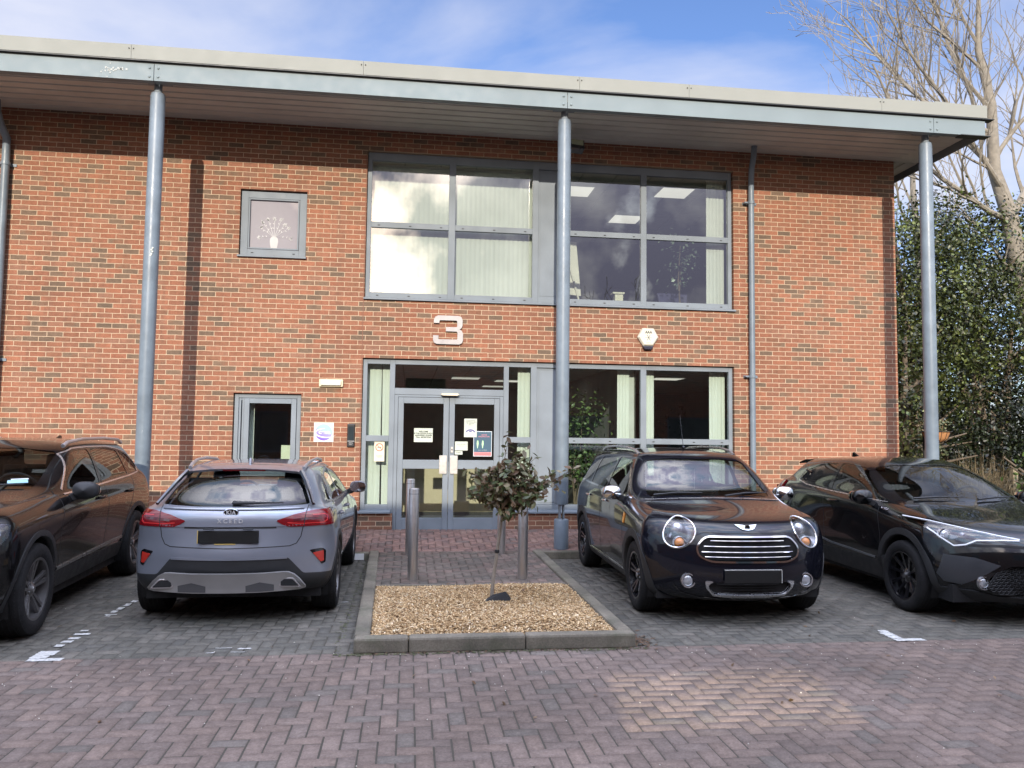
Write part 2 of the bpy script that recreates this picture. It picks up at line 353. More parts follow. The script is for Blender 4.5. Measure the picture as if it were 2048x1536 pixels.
fs = [(j*(gx+1)+i, j*(gx+1)+i+1, (j+1)*(gx+1)+i+1, (j+1)*(gx+1)+i) for j in range(gy) for i in range(gx)]
o = MB().add(vs, fs).build('planter_soil', mat('mulch_base', (.20, .13, .07), .95, var=.35, vscale=40, bump=.5)); tag(o, kind='structure')
# worn white parking lines: ragged painted patches that follow the blocks
PAINT = mat('road_paint', (.46, .46, .44), .85, var=.35, vscale=40)
def paint(name, cells):
    m = MB()
    for (x0, x1, y0, y1) in cells:
        n = 7; pts = []
        for (ax, ay, bx_, by_) in ((x0, y0, x1, y0), (x1, y0, x1, y1), (x1, y1, x0, y1), (x0, y1, x0, y0)):
            for q in range(n):
                f = q/n; pts.append((ax+(bx_-ax)*f+random.uniform(-.006, .006), ay+(by_-ay)*f+random.uniform(-.006, .006)))
        m.prism(pts, GZ+.0045, GZ+.0062, 'z')
    o = m.build(name, PAINT); tag(o, kind='structure'); return o
random.seed(3)
def L1(x, y): return (x, y)
paint('parking_line', [(-2.69, -2.45, -6.075, -6.01), (-2.70, -2.58, -6.005, -5.93), (-2.70, -2.56, -5.925, -5.80), (-2.66, -2.60, -5.68, -5.62), (-2.66, -2.58, -5.56, -5.50), (-2.65, -2.57, -5.46, -5.40), (-2.66, -2.54, -5.32, -5.27), (-2.66, -2.60, -5.20, -5.16),
    (-2.68, -2.58, -4.60, -4.57), (-2.67, -2.62, -4.50, -4.42), (-2.66, -2.61, -4.38, -4.28), (-2.65, -2.60, -4.22, -4.12), (-2.64, -2.59, -4.05, -3.97), (-2.66, -2.62, -4.66, -4.62)])
paint('parking_line', [(4.13, 4.23, -5.88, -5.78), (4.12, 4.22, -5.98, -5.89), (4.12, 4.38, -6.06, -5.99), (4.16, 4.24, -5.77, -5.70)])
paint('parking_line', [(-1.42, -1.30, -5.83, -5.82), (-1.28, -1.17, -5.95, -5.94), (-1.25, -1.15, -5.87, -5.84), (-1.46, -1.40, -5.96, -5.95), (-.60, -.53, -4.2, -4.18)])
# small litter and grit
g = MB(); r2 = random.Random(5)
for i in range(420):
    x = r2.uniform(-6, 8); y = -6.10-abs(r2.gauss(0, .7)) if r2.random() < .6 else r2.uniform(-9, -2.2)
    if -.5 < x < 1.9 and y > -6.1: continue
    s_ = r2.uniform(.002, .006); g.add([(x-s_, y, GZ+.002), (x+s_, y-s_, GZ+.002), (x+s_*.4, y+s_, GZ+.002), (x, y, GZ+.002+s_*1.3)], [(0, 1, 3), (1, 2, 3), (2, 0, 3)])
tag(g.build('grit', mat('grit', (.62, .58, .5), .9)), kind='stuff', label='pale grit scattered over the block paving', cat='grit')
m_ = MB(); 
for i in range(260):
    x = r2.gauss(1.95, .06) if i % 3 else r2.uniform(-.4, 1.85); y = (-5.87+r2.gauss(0, .10)) if i % 3 else -6.07-abs(r2.gauss(0, .012))
    l_ = r2.uniform(.008, .028); a_ = r2.uniform(0, 3.14); c_, s_ = math.cos(a_)*l_, math.sin(a_)*l_
    if not (x > 1.875 or y < -6.065): continue
    m_.add([(x-c_, y-s_, GZ+.003), (x+s_*.3, y-c_*.3, GZ+.003), (x+c_, y+s_, GZ+.008), (x-s_*.3, y+c_*.3, GZ+.009)], [(0, 1, 2, 3)])
tag(m_.build('leaf_litter', mat('leaf_litter', (.10, .06, .035), .9, var=.4, vscale=30)), kind='stuff', label='dark leaf litter gathered at the planter kerb corner', cat='leaf litter')
o = MB().box(-.66, -.53, -1.58, -1.57, -.05, .033).build('paper_notice', mat('paper', (.8, .8, .78), .7)); tag(o, 'small white board leaning on the kerb beside the grey car', 'board')

# moss and dirt in the joints near the kerbs
ms = MB(); r3 = random.Random(8)
for i in range(900):
    if i % 2: x = r3.uniform(-.5, 1.95); y = -6.07-abs(r3.gauss(0, .03))
    else: x = r3.choice((-.49, 1.90))+r3.gauss(0, .02); y = r3.uniform(-6.0, -1.6)
    s_ = r3.uniform(.004, .013); a_ = r3.uniform(0, 3.1); c_, t_ = math.cos(a_)*s_, math.sin(a_)*s_
    ms.add([(x-c_, y-t_, GZ+.003), (x+t_, y-c_, GZ+.003), (x+c_, y+t_, GZ+.005), (x-t_, y+c_, GZ+.006)], [(0, 1, 2, 3)])
tag(ms.build('joint_moss', mat('moss', (.07, .075, .035), .95, var=.4, vscale=30)), kind='stuff', label='moss and dirt gathered along the planter kerb', cat='moss')
# ================================================================ BUILDING
BRICK = brickmat('red_brick'); GREY = mat('grey_paint', (.20, .23, .26), .62, var=.13, vscale=2.5, spec=.3)
COLUMNP = mat('column_paint', (.165, .205, .245), .42, var=.17, vscale=4.0, coat=.15, bump=.1)
GAP = mat('black_seal', (.012, .012, .013), .7); ALU = mat('roof_capping', (.27, .28, .255), .75, metal=.0, var=.03, vscale=1.2)
BEAMP = mat('beam_paint', (.19, .235, .25), .65, var=.06, vscale=1.8)
SOFF = mat('soffit_sheet', (.50, .50, .465), .6, var=.10, vscale=1.5)
WHITE = mat('white_wall', (.55, .56, .53), .8); CEIL = mat('ceiling_tile', (.50, .50, .46), .9); CARPET = mat('carpet', (.12, .13, .16), .95)
GLASSU = glassmat('glass_upper', .21, trans=1.0, tint=(.93, .96, .94)); GLASSL = glassmat('glass_lower', .07, trans=1.0, tint=(.92, .96, .94)); GLASST = glassmat('glass_transom', .22, trans=.9)
LIT = mat('lamp_panel', (1, .93, .82), .5, em=.50)
B = empty('office_building', (0, 0, 0)); tag(B, 'two storey red brick office block with grey columns and a deep metal eave', 'building')
HT = 6.40; XL, XR, XD = -13.0, 8.19, 14.0
HOLES = [(-.705, 5.30, 3.695, 6.065), (-.705, 5.30, .40, 2.79), (-.205, 1.50, .10, .40), (-2.61, -1.61, 4.29, 5.35), (-2.61, -1.61, .98, 2.21)]
def wall_holes(x0, x1, z0, z1, holes, y0, y1):
    m = MB(); xs = sorted({x0, x1, *[h[0] for h in holes], *[h[1] for h in holes]}); zs = sorted({z0, z1, *[h[2] for h in holes], *[h[3] for h in holes]})
    H = lambda x, z: any(h[0] < x < h[1] and h[2] < z < h[3] for h in holes)
    for i in range(len(xs)-1):
        for j in range(len(zs)-1):
            a, b, c, d = xs[i], xs[i+1], zs[j], zs[j+1]; xm, zm = (a+b)/2, (c+d)/2
            if H(xm, zm): continue
            m.add([(a, y0, c), (b, y0, c), (b, y0, d), (a, y0, d)], [(0, 1, 2, 3)]); m.add([(a, y1, c), (b, y1, c), (b, y1, d), (a, y1, d)], [(3, 2, 1, 0)])
            for nx, nz, q in ((a-1e-3, zm, [(a, y0, c), (a, y0, d), (a, y1, d), (a, y1, c)]), (b+1e-3, zm, [(b, y0, d), (b, y0, c), (b, y1, c), (b, y1, d)]),
                              (xm, c-1e-3, [(b, y0, c), (a, y0, c), (a, y1, c), (b, y1, c)]), (xm, d+1e-3, [(a, y0, d), (b, y0, d), (b, y1, d), (a, y1, d)])):
                if H(nx, nz) or nx < x0 or nx > x1 or nz < z0 or nz > z1: m.add(q, [(0, 1, 2, 3)])
    return m
wm = wall_holes(XL, XR, -.01, HT, HOLES, 0, .30)
wm.box(XR-.30, XR, .301, XD, -.01, HT).box(XL, XR-.301, XD-.3, XD, -.01, HT).box(XL, XL+.3, .301, XD-.301, -.01, HT)
wm.build('brick_wall', BRICK, B, fix=False)
MB().box(-.722, -.712, -.0025, .002, .12, 6.0).build('movement_joint', mat('joint_sealant', (.20, .09, .06), .8), B)
# eave: ribbed soffit, beam, capping, roof
prof = []; y = -.02
sof = MB()
P = [(-.005, 6.405)]
for i in range(7):
    y0 = -.02-i*.192
    P += [(y0-.010, 6.405), (y0-.022, 6.385), (y0-.160, 6.385), (y0-.172, 6.405)]
P += [(-1.46, 6.385)]
vs = []; fs = []
for (yy, zz_) in P: vs += [(XL, yy, zz_), (8.62, yy, zz_)]
for i in range(len(P)-1): fs.append((2*i, 2*i+1, 2*i+3, 2*i+2))
sof.add(vs, fs); sof.build('soffit', SOFF, B, fix=False)
s2 = MB(); P = [(8.20, 6.403)]
for i in range(2): 
    x0 = 8.2+i*.19; P += [(x0+.010, 6.403), (x0+.022, 6.381), (x0+.16, 6.381), (x0+.172, 6.403)]
P += [(8.62, 6.381)]; vs = []; fs = []
for (xx, zz_) in P: vs += [(xx, .0, zz_), (xx, XD, zz_)]
for i in range(len(P)-1): fs.append((2*i, 2*i+1, 2*i+3, 2*i+2))
s2.add(vs, fs); s2.build('soffit', SOFF, B, fix=False)
MB().box(8.20, 8.62, -1.44, -.001, 6.388, 6.402).box(XL, 8.60, -1.46, 0, 6.41, 6.58).box(8.20, 8.6, .001, XD, 6.41, 6.58).build('eave_lining', SOFF, B)
for i in range(36):
    x = -6.6+i*.43; MB().lathe([(0, 6.378), (.011, 6.378), (.011, 6.384)], 8, 'z', (x, -1.385, 0)).build('soffit_fixing', GAP, B)
JX = [-9.10, -3.46, 2.18, 7.86]
bmx = MB(); ends = [XL]+JX+[8.72]
for a, b in zip(ends[:-1], ends[1:]):
    if b <= a: continue
    bmx.box(a+.004, b-.004, -1.508, -1.49, 6.30, 6.53)           # web
    bmx.box(a+.004, b-.004, -1.488, -1.40, 6.30, 6.315).box(a+.004, b-.004, -1.488, -1.40, 6.515, 6.53)
bmx.box(8.702, 8.72, -1.486, XD, 6.30, 6.53)
bm_o = bmx.build('eave_beam', BEAMP, B)
MB().box(XL, 8.86, -1.535, -1.515, 6.555, 6.567).box(XL, 8.70, -1.47, -1.45, 6.532, 6.60).box(8.66, 8.68, -1.44, XD, 6.532, 6.60).box(8.722, 8.86, -1.513, -1.40, 6.555, 6.567).box(8.3, 8.79, -1.535, -1.39, 6.287, 6.298).build('gutter_shadow_gap', mat('dark_flashing', (.035, .038, .042), .5), B)
for x in JX[1:]:
    for dx in (-.055, .055):
        for z in (6.355, 6.475): MB().lathe([(0, -1.520), (.010, -1.520), (.017, -1.514), (.019, -1.508)], 10, 'y', (x+dx, 0, z)).build('beam_bolt', BEAMP, B, smooth=True)
mk = MB(); rr_ = random.Random(9)
for i in range(26): 
    x = -3.98+rr_.gauss(0, .10); z = 6.42+rr_.gauss(0, .045); s_ = rr_.uniform(.004, .014); mk.box(x-s_, x+s_, -1.5115, -1.509, z-s_*rr_.uniform(.5, 1.6), z+s_)
mk.build('bird_mess', mat('bird_mess', (.42, .44, .42), .9), B)
cp = MB(); xs = [XL, -9.9, -6.8, -3.75, -.70, 2.35, 3.98, 7.0, 8.74]
for a, b in zip(xs[:-1], xs[1:]): cp.prism([(-1.53, 6.575), (-1.505, 6.575), (-1.505, 6.74), (-.6, 6.79), (-.6, 6.81), (-1.54, 6.765)], a+.002, b-.002, 'x')
cp.prism([(8.715, 6.575), (8.738, 6.575), (8.748, 6.765), (7.9, 6.80), (7.9, 6.78), (8.715, 6.74)], -1.50, XD, 'y')
cp.build('roof_capping', ALU, B)
for x in xs[1:-1]:
    for dx in (-.028, .028): MB().lathe([(0, -1.5465), (.008, -1.545), (.009, -1.538)], 8, 'y', (x+dx-.0, 0, 6.71)).build('capping_rivet', GAP, B)
MB().add([(XL, -.7, 6.775), (8.1, -.7, 6.775), (8.1, XD, 7.0), (XL, XD, 7.0), (XL, -.7, 6.75), (8.1, -.7, 6.75), (8.1, XD, 6.95), (XL, XD, 6.95)], [(0, 1, 2, 3), (7, 6, 5, 4), (0, 4, 5, 1)]).build('roof', mat('roof_sheet', (.32, .33, .33), .5), B)
for x in (-3.46, 2.18, 7.86):
    c = MB(); c.lathe([(0, .64), (.088, .66), (.096, .70), (.096, 6.16), (.090, 6.20), (.07, 6.215), (0, 6.215)], 36, 'z', (x, -1.30, 0)); co = c.build('column', COLUMNP, B, smooth=True)
    MB().lathe([(0, 6.20), (.052, 6.20), (.052, 6.365), (0, 6.365)], 20, 'z', (x, -1.30, 0)).box(x-.16, x+.16, -1.46, -1.20, 6.366, 6.380).build('column_head', GREY, co, smooth=True)
    MB().box(x-.035, x-.018, -1.35, -1.25, .44, .68).box(x+.018, x+.035, -1.35, -1.25, .44, .68).build('column_shoe', GREY, co)
    MB().lathe([(0, .04), (.103, .04), (.103, .44), (.095, .455), (0, .455)], 32, 'z', (x, -1.30, 0)).build('column_base', COLUMNP, co, smooth=True)
    if x < 0:
        n_ = MB(); 
        for dz, dx in ((0, 0), (.03, .012), (.055, .0), (.08, .014), (-.02, -.01)): n_.box(x+.02+dx, x+.04+dx, -1.3975, -1.394, 3.97+dz, 3.99+dz)
        n_.build('paint_scuff', mat('scuff', (.6, .62, .55), .8), co)
for x in (-5.94, 5.575):
    d = MB(); r = .047 if x > 0 else .055
    d.tube([(x-.05, -.33, 6.39), (x-.05, -.30, 6.22), (x-.04, -.20, 6.06), (x, -.09, 5.90), (x, -.085, 5.7), (x, -.085, .14)], r, 16); do = d.build('downpipe', COLUMNP, B, smooth=True)
    for z in (5.52, 2.63):
        bk = MB(); bk.lathe([(r+.010, z-.024), (r+.010, z+.024)], 20, 'z', (x, -.085, 0)).lathe([(r+.001, z-.024), (r+.010, z-.024)], 20, 'z', (x, -.085, 0)).lathe([(r+.010, z+.024), (r+.001, z+.024)], 20, 'z', (x, -.085, 0)).box(x-.12, x+.12, -.015, -.001, z-.02, z+.02).box(x-.115, x-.06, -.09, -.016, z-.012, z+.012)
        bk.build('pipe_bracket', COLUMNP, do)
# ---- windows
FY0, FY1 = .055, .125
def pane(x0, x1, z0, z1, g, par): return MB().box(x0, x1, FY0+.030, FY0+.042, z0, z1).build('pane', g, par)
def weep(m, xs, z):
    for x in xs: MB().box(x-.018, x+.018, FY0-.004, FY0-.001, z-.006, z+.006).build('weep_slot', GAP, m)
def sill(x0, x1, z, par, d=.05):
    MB().prism([(-.045, z-.018), (-.045, z+.006), (FY0-.002, z+.03), (FY0-.002, z-.018)], x0, x1, 'x').build('sill', GREY, par)
def win_base(name='window'):
    e = bpy.data.objects.new(name, None); COL.objects.link(e); e.parent = B; return e
# upper curtain window
U = (-.705, 5.30, 3.695, 6.065)
fm = MB(); z0, z1 = 3.745, 6.055; zt = 4.905
fm.box(-.695, -.63, FY0, FY1, z0, z1).box(5.225, 5.29, FY0, FY1, z0, z1)
vb = [(.585, .69), (1.935, 2.03), (2.42, 2.52), (3.735, 3.83)]
for a, b in vb: fm.box(a, b, FY0, FY1, z0, z1)
segs = [(-.63, .585), (.69, 1.935), (2.03, 2.42), (2.52, 3.735), (3.83, 5.225)]
for i, (a, b) in enumerate(segs):
    fm.box(a, b, FY0, FY1, z0, z0+.085).box(a, b, FY0, FY1, z1-.125, z1)
    if i != 2: fm.box(a, b, FY0, FY1, zt-.045, zt+.045)
fu = fm.build('window', GREY, B, bevel=.004)
MB().box(2.035, 2.415, FY0+.03, FY0+.06, z0+.09, z1-.13).frame(2.06, 2.39, z0+.12, z1-.16, FY0+.024, FY0+.029, .006).build('infill_panel', GREY, fu)
for i in (0, 1, 3, 4):
    a, b = segs[i]; pane(a-.01, b+.01, z0+.075, zt-.035, GLASSU, fu); pane(a-.01, b+.01, zt+.035, z1-.115, GLASSU, fu)
sill(-.715, 5.32, 3.72, fu)
for a, b in [segs[i] for i in (0, 1, 3, 4)]:
    weep(fu, (a+.12, (a+b)/2, b-.12), zt-.01); weep(fu, (a+.12, (a+b)/2, b-.12), z0+.035)
# lower curtain window and entrance
z0, z1, zt = .45, 2.78, 1.555
fm = MB(); fm.box(-.695, -.63, FY0, FY1, z0, z1).box(5.225, 5.29, FY0, FY1, z0, z1)
for a, b in ((-.285, -.205), (1.50, 1.58), (1.935, 2.03), (2.42, 2.52), (3.735, 3.83)): fm.box(a, b, FY0, FY1, z0 if a > 1.8 else .10, z1)
fm.box(-.205, 1.50, FY0, FY1, z1-.075, z1).box(-.205, 1.50, FY0, FY1, 2.235, 2.335)
for a, b, g in ((-.63, -.285, 1), (1.58, 1.935, 1), (2.03, 2.42, 0), (2.52, 3.735, 1), (3.83, 5.225, 1)):
    fm.box(a, b, FY0, FY1, z0, z0+.085).box(a, b, FY0, FY1, z1-.075, z1)
    if g: fm.box(a, b, FY0, FY1, zt-.05, zt+.04)
fl = fm.build('window', GREY, B, bevel=.004)
MB().box(2.035, 2.415, FY0+.03, FY0+.06, z0+.09, z1-.08).frame(2.07, 2.38, z0+.12, z1-.10, FY0+.024, FY0+.029, .006).build('infill_panel', GREY, fl)
for a, b in ((-.63, -.285), (1.58, 1.935), (2.52, 3.735), (3.83, 5.225)):
    pane(a-.01, b+.01, z0+.075, zt-.04, GLASSL, fl); pane(a-.01, b+.01, zt+.03, z1-.065, GLASSL, fl)
pane(-.215, 1.51, 2.325, z1-.065, GLASST, fl)
sill(-.735, -.235, .425, fl); sill(1.56, 5.32, .425, fl)
for a, b in ((2.52, 3.735), (3.83, 5.225)): weep(fl, (a+.12, (a+b)/2+.1, b-.12), zt-.01)
# entrance doors: jambs, two leaves
ed = MB(); ed.box(-.203, -.15, FY0+.004, FY1, .125, 2.232).box(1.445, 1.498, FY0+.004, FY1, .125, 2.232).box(-.15, 1.445, FY0+.004, FY1, 2.20, 2.232)
edo = ed.build('door_frame', GREY, B, bevel=.003)
MB().box(-.21, 1.51, -.02, FY1, .10, .118).build('threshold', mat('threshold', (.55, .55, .52), .5), edo)
MB().box(.52, .78, -.005, FY0-.002, 2.232, 2.262).prism([(.50, 2.248), (.80, 2.248), (.76, 2.228), (.54, 2.228)], -.03, -.006).build('closer_sensor', mat('sensor', (.62, .55, .42), .5), edo)
for a, b, s_ in ((-.146, .643, 1), (.649, 1.441, -1)):
    lf = MB(); w = .085
    lf.box(a, a+w, FY0+.008, FY1-.01, .13, 2.195).box(b-w, b, FY0+.008, FY1-.01, .13, 2.195)
    lf.box(a+w, b-w, FY0+.008, FY1-.01, .13, .33).box(a+w, b-w, FY0+.008, FY1-.01, 1.085, 1.225).box(a+w, b-w, FY0+.008, FY1-.01, 2.10, 2.195)
    lo = lf.build('door_leaf', GREY, B, bevel=.005)
    pane(a+w-.01, b-w+.01, .32, 1.095, GLASSL, lo); pane(a+w-.01, b-w+.01, 1.215, 2.11, GLASSL, lo)
    hx0, hx1 = (b-.14, b-.022) if s_ > 0 else (a+.022, a+.14)
    MB().box(hx0, hx1, FY0-.012, FY0+.006, 1.01, 1.295).build('push_plate', mat('steel_plate', (.50, .48, .45), .38, metal=.45, vscale=9), lo, bevel=.004)
    if s_ < 0: MB().box(.678, .715, FY0-.006, FY0+.006, 1.34, 1.43).build('door_lock', mat('steel_plate', (.74, .72, .68), .38), lo, bevel=.004); MB().lathe([(0, FY0-.0085), (.009, FY0-.008), (.011, FY0-.0062)], 12, 'y', (.697, 0, 1.385)).build('keyhole', GAP, lo)
# two small windows
s = MB(); s.frame(-2.60, -1.62, 4.325, 5.335, FY0, FY1, .105).frame(-2.49, -1.73, 4.435, 5.225, FY0-.008, FY0-.002, .022); so = s.build('window', GREY, B, bevel=.004)
FROST = NT('frosted_film'); FROST.set(Base_Color=(.30, .28, .30), Roughness=.9); FROST.b.inputs['Specular IOR Level'].default_value = .1; FROST.set(Coat_Weight=1., Coat_Roughness=.0); FROST.b.inputs['Coat IOR'].default_value = 1.9
MB().box(-2.50, -1.72, FY0+.03, FY0+.042, 4.42, 5.24).build('pane', FROST.m, so); sill(-2.625, -1.60, 4.31, so)
weep(so, (-2.42, -1.80), 4.375)
vm = MB(); VY0, VY1 = FY0+.0265, FY0+.0285
vz = 4.435; prof_ = [(.030, 0), (.048, .03), (.058, .09), (.062, .14), (.055, .18), (.036, .205)]
vm.prism([(-2.105-w_, vz+h_) for w_, h_ in prof_]+[(-2.105+w_, vz+h_) for w_, h_ in prof_[::-1]], VY0, VY1)
def blob(m, x, z, a, l, w, y0=VY0, y1=VY1):
    c_, s_ = math.cos(a), math.sin(a); m.prism([(x, z), (x+c_*l*.4-s_*w, z+s_*l*.4+c_*w), (x+c_*l, z+s_*l), (x+c_*l*.4+s_*w, z+s_*l*.4-c_*w)], y0, y1)
rf = random.Random(2)
for k in range(9):
    a = math.pi*(.06+.88*k/8); L_ = .17+.05*rf.random()+.05*math.sin(a); x0_, z0_ = -2.105+.02*math.cos(a), vz+.205; x1_, z1_ = x0_+L_*math.cos(a)*1.05, z0_+.04+L_*math.sin(a)*.95
    if k in (0, 8): z1_ = z0_-.02
    vm.prism([(x0_-.004, z0_), (x1_-.003, z1_), (x1_+.003, z1_), (x0_+.004, z0_)], VY0, VY1)
    for q in range(6): blob(vm, x1_, z1_, q*1.047+rf.random(), rf.uniform(.028, .045), .011)
    for q in (.45, .7): blob(vm, x0_+(x1_-x0_)*q, z0_+(z1_-z0_)*q, a+rf.choice((-.9, .9)), .035, .008)
vm.build('vase_decal', mat('white_decal', (.55, .55, .55), .9, spec=.1), so)
s = MB(); s.frame(-2.60, -1.62, .99, 2.20, FY0, FY1, .06).frame(-2.535, -2.46, .995, 2.135, FY0+.008, FY1, .03).frame(-2.455, -1.685, 1.06, 2.135, FY0-.02, FY0+.05, .075); so = s.build('window', GREY, B, bevel=.004)
pane(-2.385, -1.755, 1.12, 2.07, GLASSL, so); sill(-2.625, -1.60, .985, so)
# ---- rooms behind the glass
def room(x0, x1, y1, z0, z1, wallm=WHITE, y0=.302):
    m = MB(); m.add([(x0, y0, z0), (x0, y1, z0), (x0, y1, z1), (x0, y0, z1)], [(0, 1, 2, 3)]).add([(x1, y0, z0), (x1, y1, z0), (x1, y1, z1), (x1, y0, z1)], [(3, 2, 1, 0)]).add([(x0, y1, z0), (x1, y1, z0), (x1, y1, z1), (x0, y1, z1)], [(0, 1, 2, 3)])
    m.build('room_wall', wallm, B, fix=False); MB().add([(x0, y0, z0), (x1, y0, z0), (x1, y1, z0), (x0, y1, z0)], [(0, 1, 2, 3)]).build('room_floor', CARPET, B, fix=False)
    t_ = MB(); nx, ny = max(1, round((x1-x0)/.6)), max(1, round((y1-y0)/.6)); dx, dy = (x1-x0)/nx, (y1-y0)/ny
    for i in range(nx):
        for j in range(ny): t_.box(x0+i*dx+.012, x0+(i+1)*dx-.012, y0+j*dy+.012, y0+(j+1)*dy-.012, z1-.010, z1+.01)
    t_.build('ceiling_tiles', CEIL, B); MB().box(x0, x1, y0, y1, z1+.011, z1+.05).build('ceiling_grid', mat('ceiling_grid', (.25, .25, .24), .8), B)
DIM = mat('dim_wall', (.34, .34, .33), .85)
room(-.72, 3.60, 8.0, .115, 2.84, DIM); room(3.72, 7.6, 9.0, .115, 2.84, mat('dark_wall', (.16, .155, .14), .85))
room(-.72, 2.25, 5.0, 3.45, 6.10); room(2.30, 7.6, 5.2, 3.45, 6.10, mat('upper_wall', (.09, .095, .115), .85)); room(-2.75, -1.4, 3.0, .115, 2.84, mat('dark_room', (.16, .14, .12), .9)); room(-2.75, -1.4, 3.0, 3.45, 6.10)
MB().box(3.61, 3.71, .34, 3.4, .12, 2.825).build('partition', mat('partition', (.50, .51, .48), .8), B)
# ceiling light panels
def clight(x, y, z, dx=.29, dy=.29, first=[]):
    if not first:
        e = empty('ceiling_light', (x, y, z), group='ceiling light panels inside the office'); MB().frame(-dx-.02, dx+.02, 0, 1, 0, 1, .01)
        MB().box(-dx, dx, -dy, dy, -.006, .0).build('diffuser', LIT, e); MB().box(-dx-.02, dx+.02, -dy-.02, -dy-.001, -.008, .0).box(-dx-.02, dx+.02, dy+.001, dy+.02, -.008, .0).build('trim', mat('trim_white', (.6, .6, .58), .6), e); first.append(e); return e
    e = copy_tree(first[0]); e.location = (x, y, z); return e
for (x, y, z, lb) in ((2.95, 1.55, 6.087, 'square ceiling light behind the left pane of the upper right window'), (4.75, 1.35, 6.087, 'square ceiling light nearest the blind in the upper right window'), (4.35, 3.2, 6.087, 'square ceiling light crossed by the middle mullion of the upper right window')):
    e = clight(x, y, z); tag(e, lb, 'ceiling light'); e['group'] = 'ceiling light panels upstairs'
lowg = 'lit ceiling panels on the ground floor behind the entrance glazing'
for (x, y, lb) in ((2.9, 3.6, 'lit ceiling panel just right of the middle column, nearest the glass'), (3.2, 6.2, 'lit ceiling panel further back beside the white partition'), (2.2, 5.0, 'lit ceiling panel half hidden by the middle column'), (2.1, 7.0, 'farthest small lit panel behind the middle column'), (5.3, 3.4, 'lit ceiling panel beside the right hand blind downstairs'), (4.7, 5.6, 'lit ceiling panel in the middle of the lower right pane'), (4.4, 7.6, 'farthest lit panel in the lower right pane'), (1.2, 4.4, 'lit ceiling panel behind the pane above the doors')):
    e = clight(x, y, 2.827); tag(e, lb, 'ceiling light'); e['group'] = lowg
# vertical blinds
t = NT('blind_fabric'); t.set(Base_Color=(.76, .78, .71), Roughness=.8); tl = t.n('ShaderNodeBsdfTranslucent'); tl.inputs[0].default_value = (.74, .80, .70, 1); mx = t.n('ShaderNodeMixShader'); mx.inputs[0].default_value = .18
t.l(t.b.outputs[0], mx.inputs[1]); t.l(tl.outputs[0], mx.inputs[2]); t.l(mx.outputs[0], t.o.inputs[0]); BLIND = t.m
def blind(x0, x1, z0, z1, label, y=.26, pitch=.078, seed=0, gapat=()):
    e = empty('vertical_blind', ((x0+x1)/2, y, z1)); tag(e, label, 'blind'); cx_ = (x0+x1)/2; m = MB(); r = random.Random(seed); n = max(2, round((x1-x0)/pitch)); w = (x1-x0)/n
    for i in range(n):
        xa = x0+i*w-cx_; a = .10+r.uniform(-.05, .05); dd = math.sin(a)*w*.5; lean = r.uniform(-.003, .003) if i not in gapat else .02
        if i in gapat: xa += .012
        m.add([(xa, -dd, 0), (xa+w*.5, -.006, 0), (xa+w*1.02, dd, 0), (xa+lean, -dd, z0-z1), (xa+w*.5+lean, -.006, z0-z1), (xa+w*1.02+lean, dd, z0-z1)], [(0, 3, 4, 1), (1, 4, 5, 2)])
    s_ = m.build('slats', BLIND, e, fix=False, smooth=False); MB().box(x0-cx_-.01, x1-cx_+.01, -.02, .02, .002, .035).build('head_rail', mat('rail_white', (.6, .6, .58), .5), e)
    return e
blind(-.66, .61, 3.83, 5.90, 'closed white vertical blind behind the far left upper pane', seed=1)
blind(.66, 1.98, 3.83, 5.90, 'closed white vertical blind left of the grey infill panel upstairs', seed=2)
blind(2.48, 2.60, 3.80, 5.96, 'thin drawn back blind beside the middle column upstairs', seed=3, pitch=.04)
blind(4.93, 5.24, 3.80, 5.96, 'bunched white blind at the right edge of the upper window', seed=4, pitch=.06)
blind(-.655, -.26, .50, 2.74, 'white vertical blind in the narrow window left of the doors', seed=5, gapat=(3,))
blind(1.75, 1.95, .50, 2.72, 'narrow white blind between the doors and the grey panel', seed=6, pitch=.06)
blind(3.40, 3.60, .50, 2.76, 'bunched blind left of the mullion downstairs', seed=7, pitch=.05)
blind(3.80, 4.02, .50, 2.76, 'bunched blind right of the mullion downstairs', seed=8, pitch=.05)
blind(4.97, 5.24, .50, 2.76, 'bunched blind at the right edge of the lower window', seed=9, pitch=.05)
o = MB().box(-2.44, -2.34, .25, .27, 1.02, 2.16).build('vertical_blind', BLIND); tag(o, 'folded cream blind at the left of the small lower window', 'blind')
o = MB().box(-1.98, -1.66, .60, .64, .115, 1.42).build('cabinet', mat('cabinet_cream', (.62, .66, .52), .7)); tag(o, 'pale cabinet inside the small lower window', 'cabinet')
# reception desk, flip chart, desk, chair, plants
e = empty('reception_desk', (.9, 2.6, .115)); tag(e, 'light wood reception desk behind the glass doors', 'desk')
WOOD = mat('light_wood', (.50, .42, .29), .5, var=.08, vscale=2); MB().box(-1.35, 1.2, 0, .05, .06, .93).build('front_panel', WOOD, e); MB().box(-1.4, 1.25, -.06, .7, .935, .975).build('desk_top', mat('desk_top', (.6, .62, .6), .3), e); MB().box(-1.35, 1.2, .02, .06, 0, .055).build('plinth', GAP, e)
e = empty('flip_chart', (2.78, 1.5, 3.45)); tag(e, 'white flip chart easel behind the column upstairs', 'flip chart')
MB().add([(-.34, 0, .75), (.30, .12, .72), (.24, .28, 1.75), (-.38, .16, 1.78), (-.34, .02, .75), (.30, .14, .72), (.24, .30, 1.75), (-.38, .18, 1.78)], [(0, 1, 2, 3), (7, 6, 5, 4), (0, 4, 5, 1), (1, 5, 6, 2), (2, 6, 7, 3), (3, 7, 4, 0)]).build('board', mat('board_white', (.72, .70, .62), .5), e)
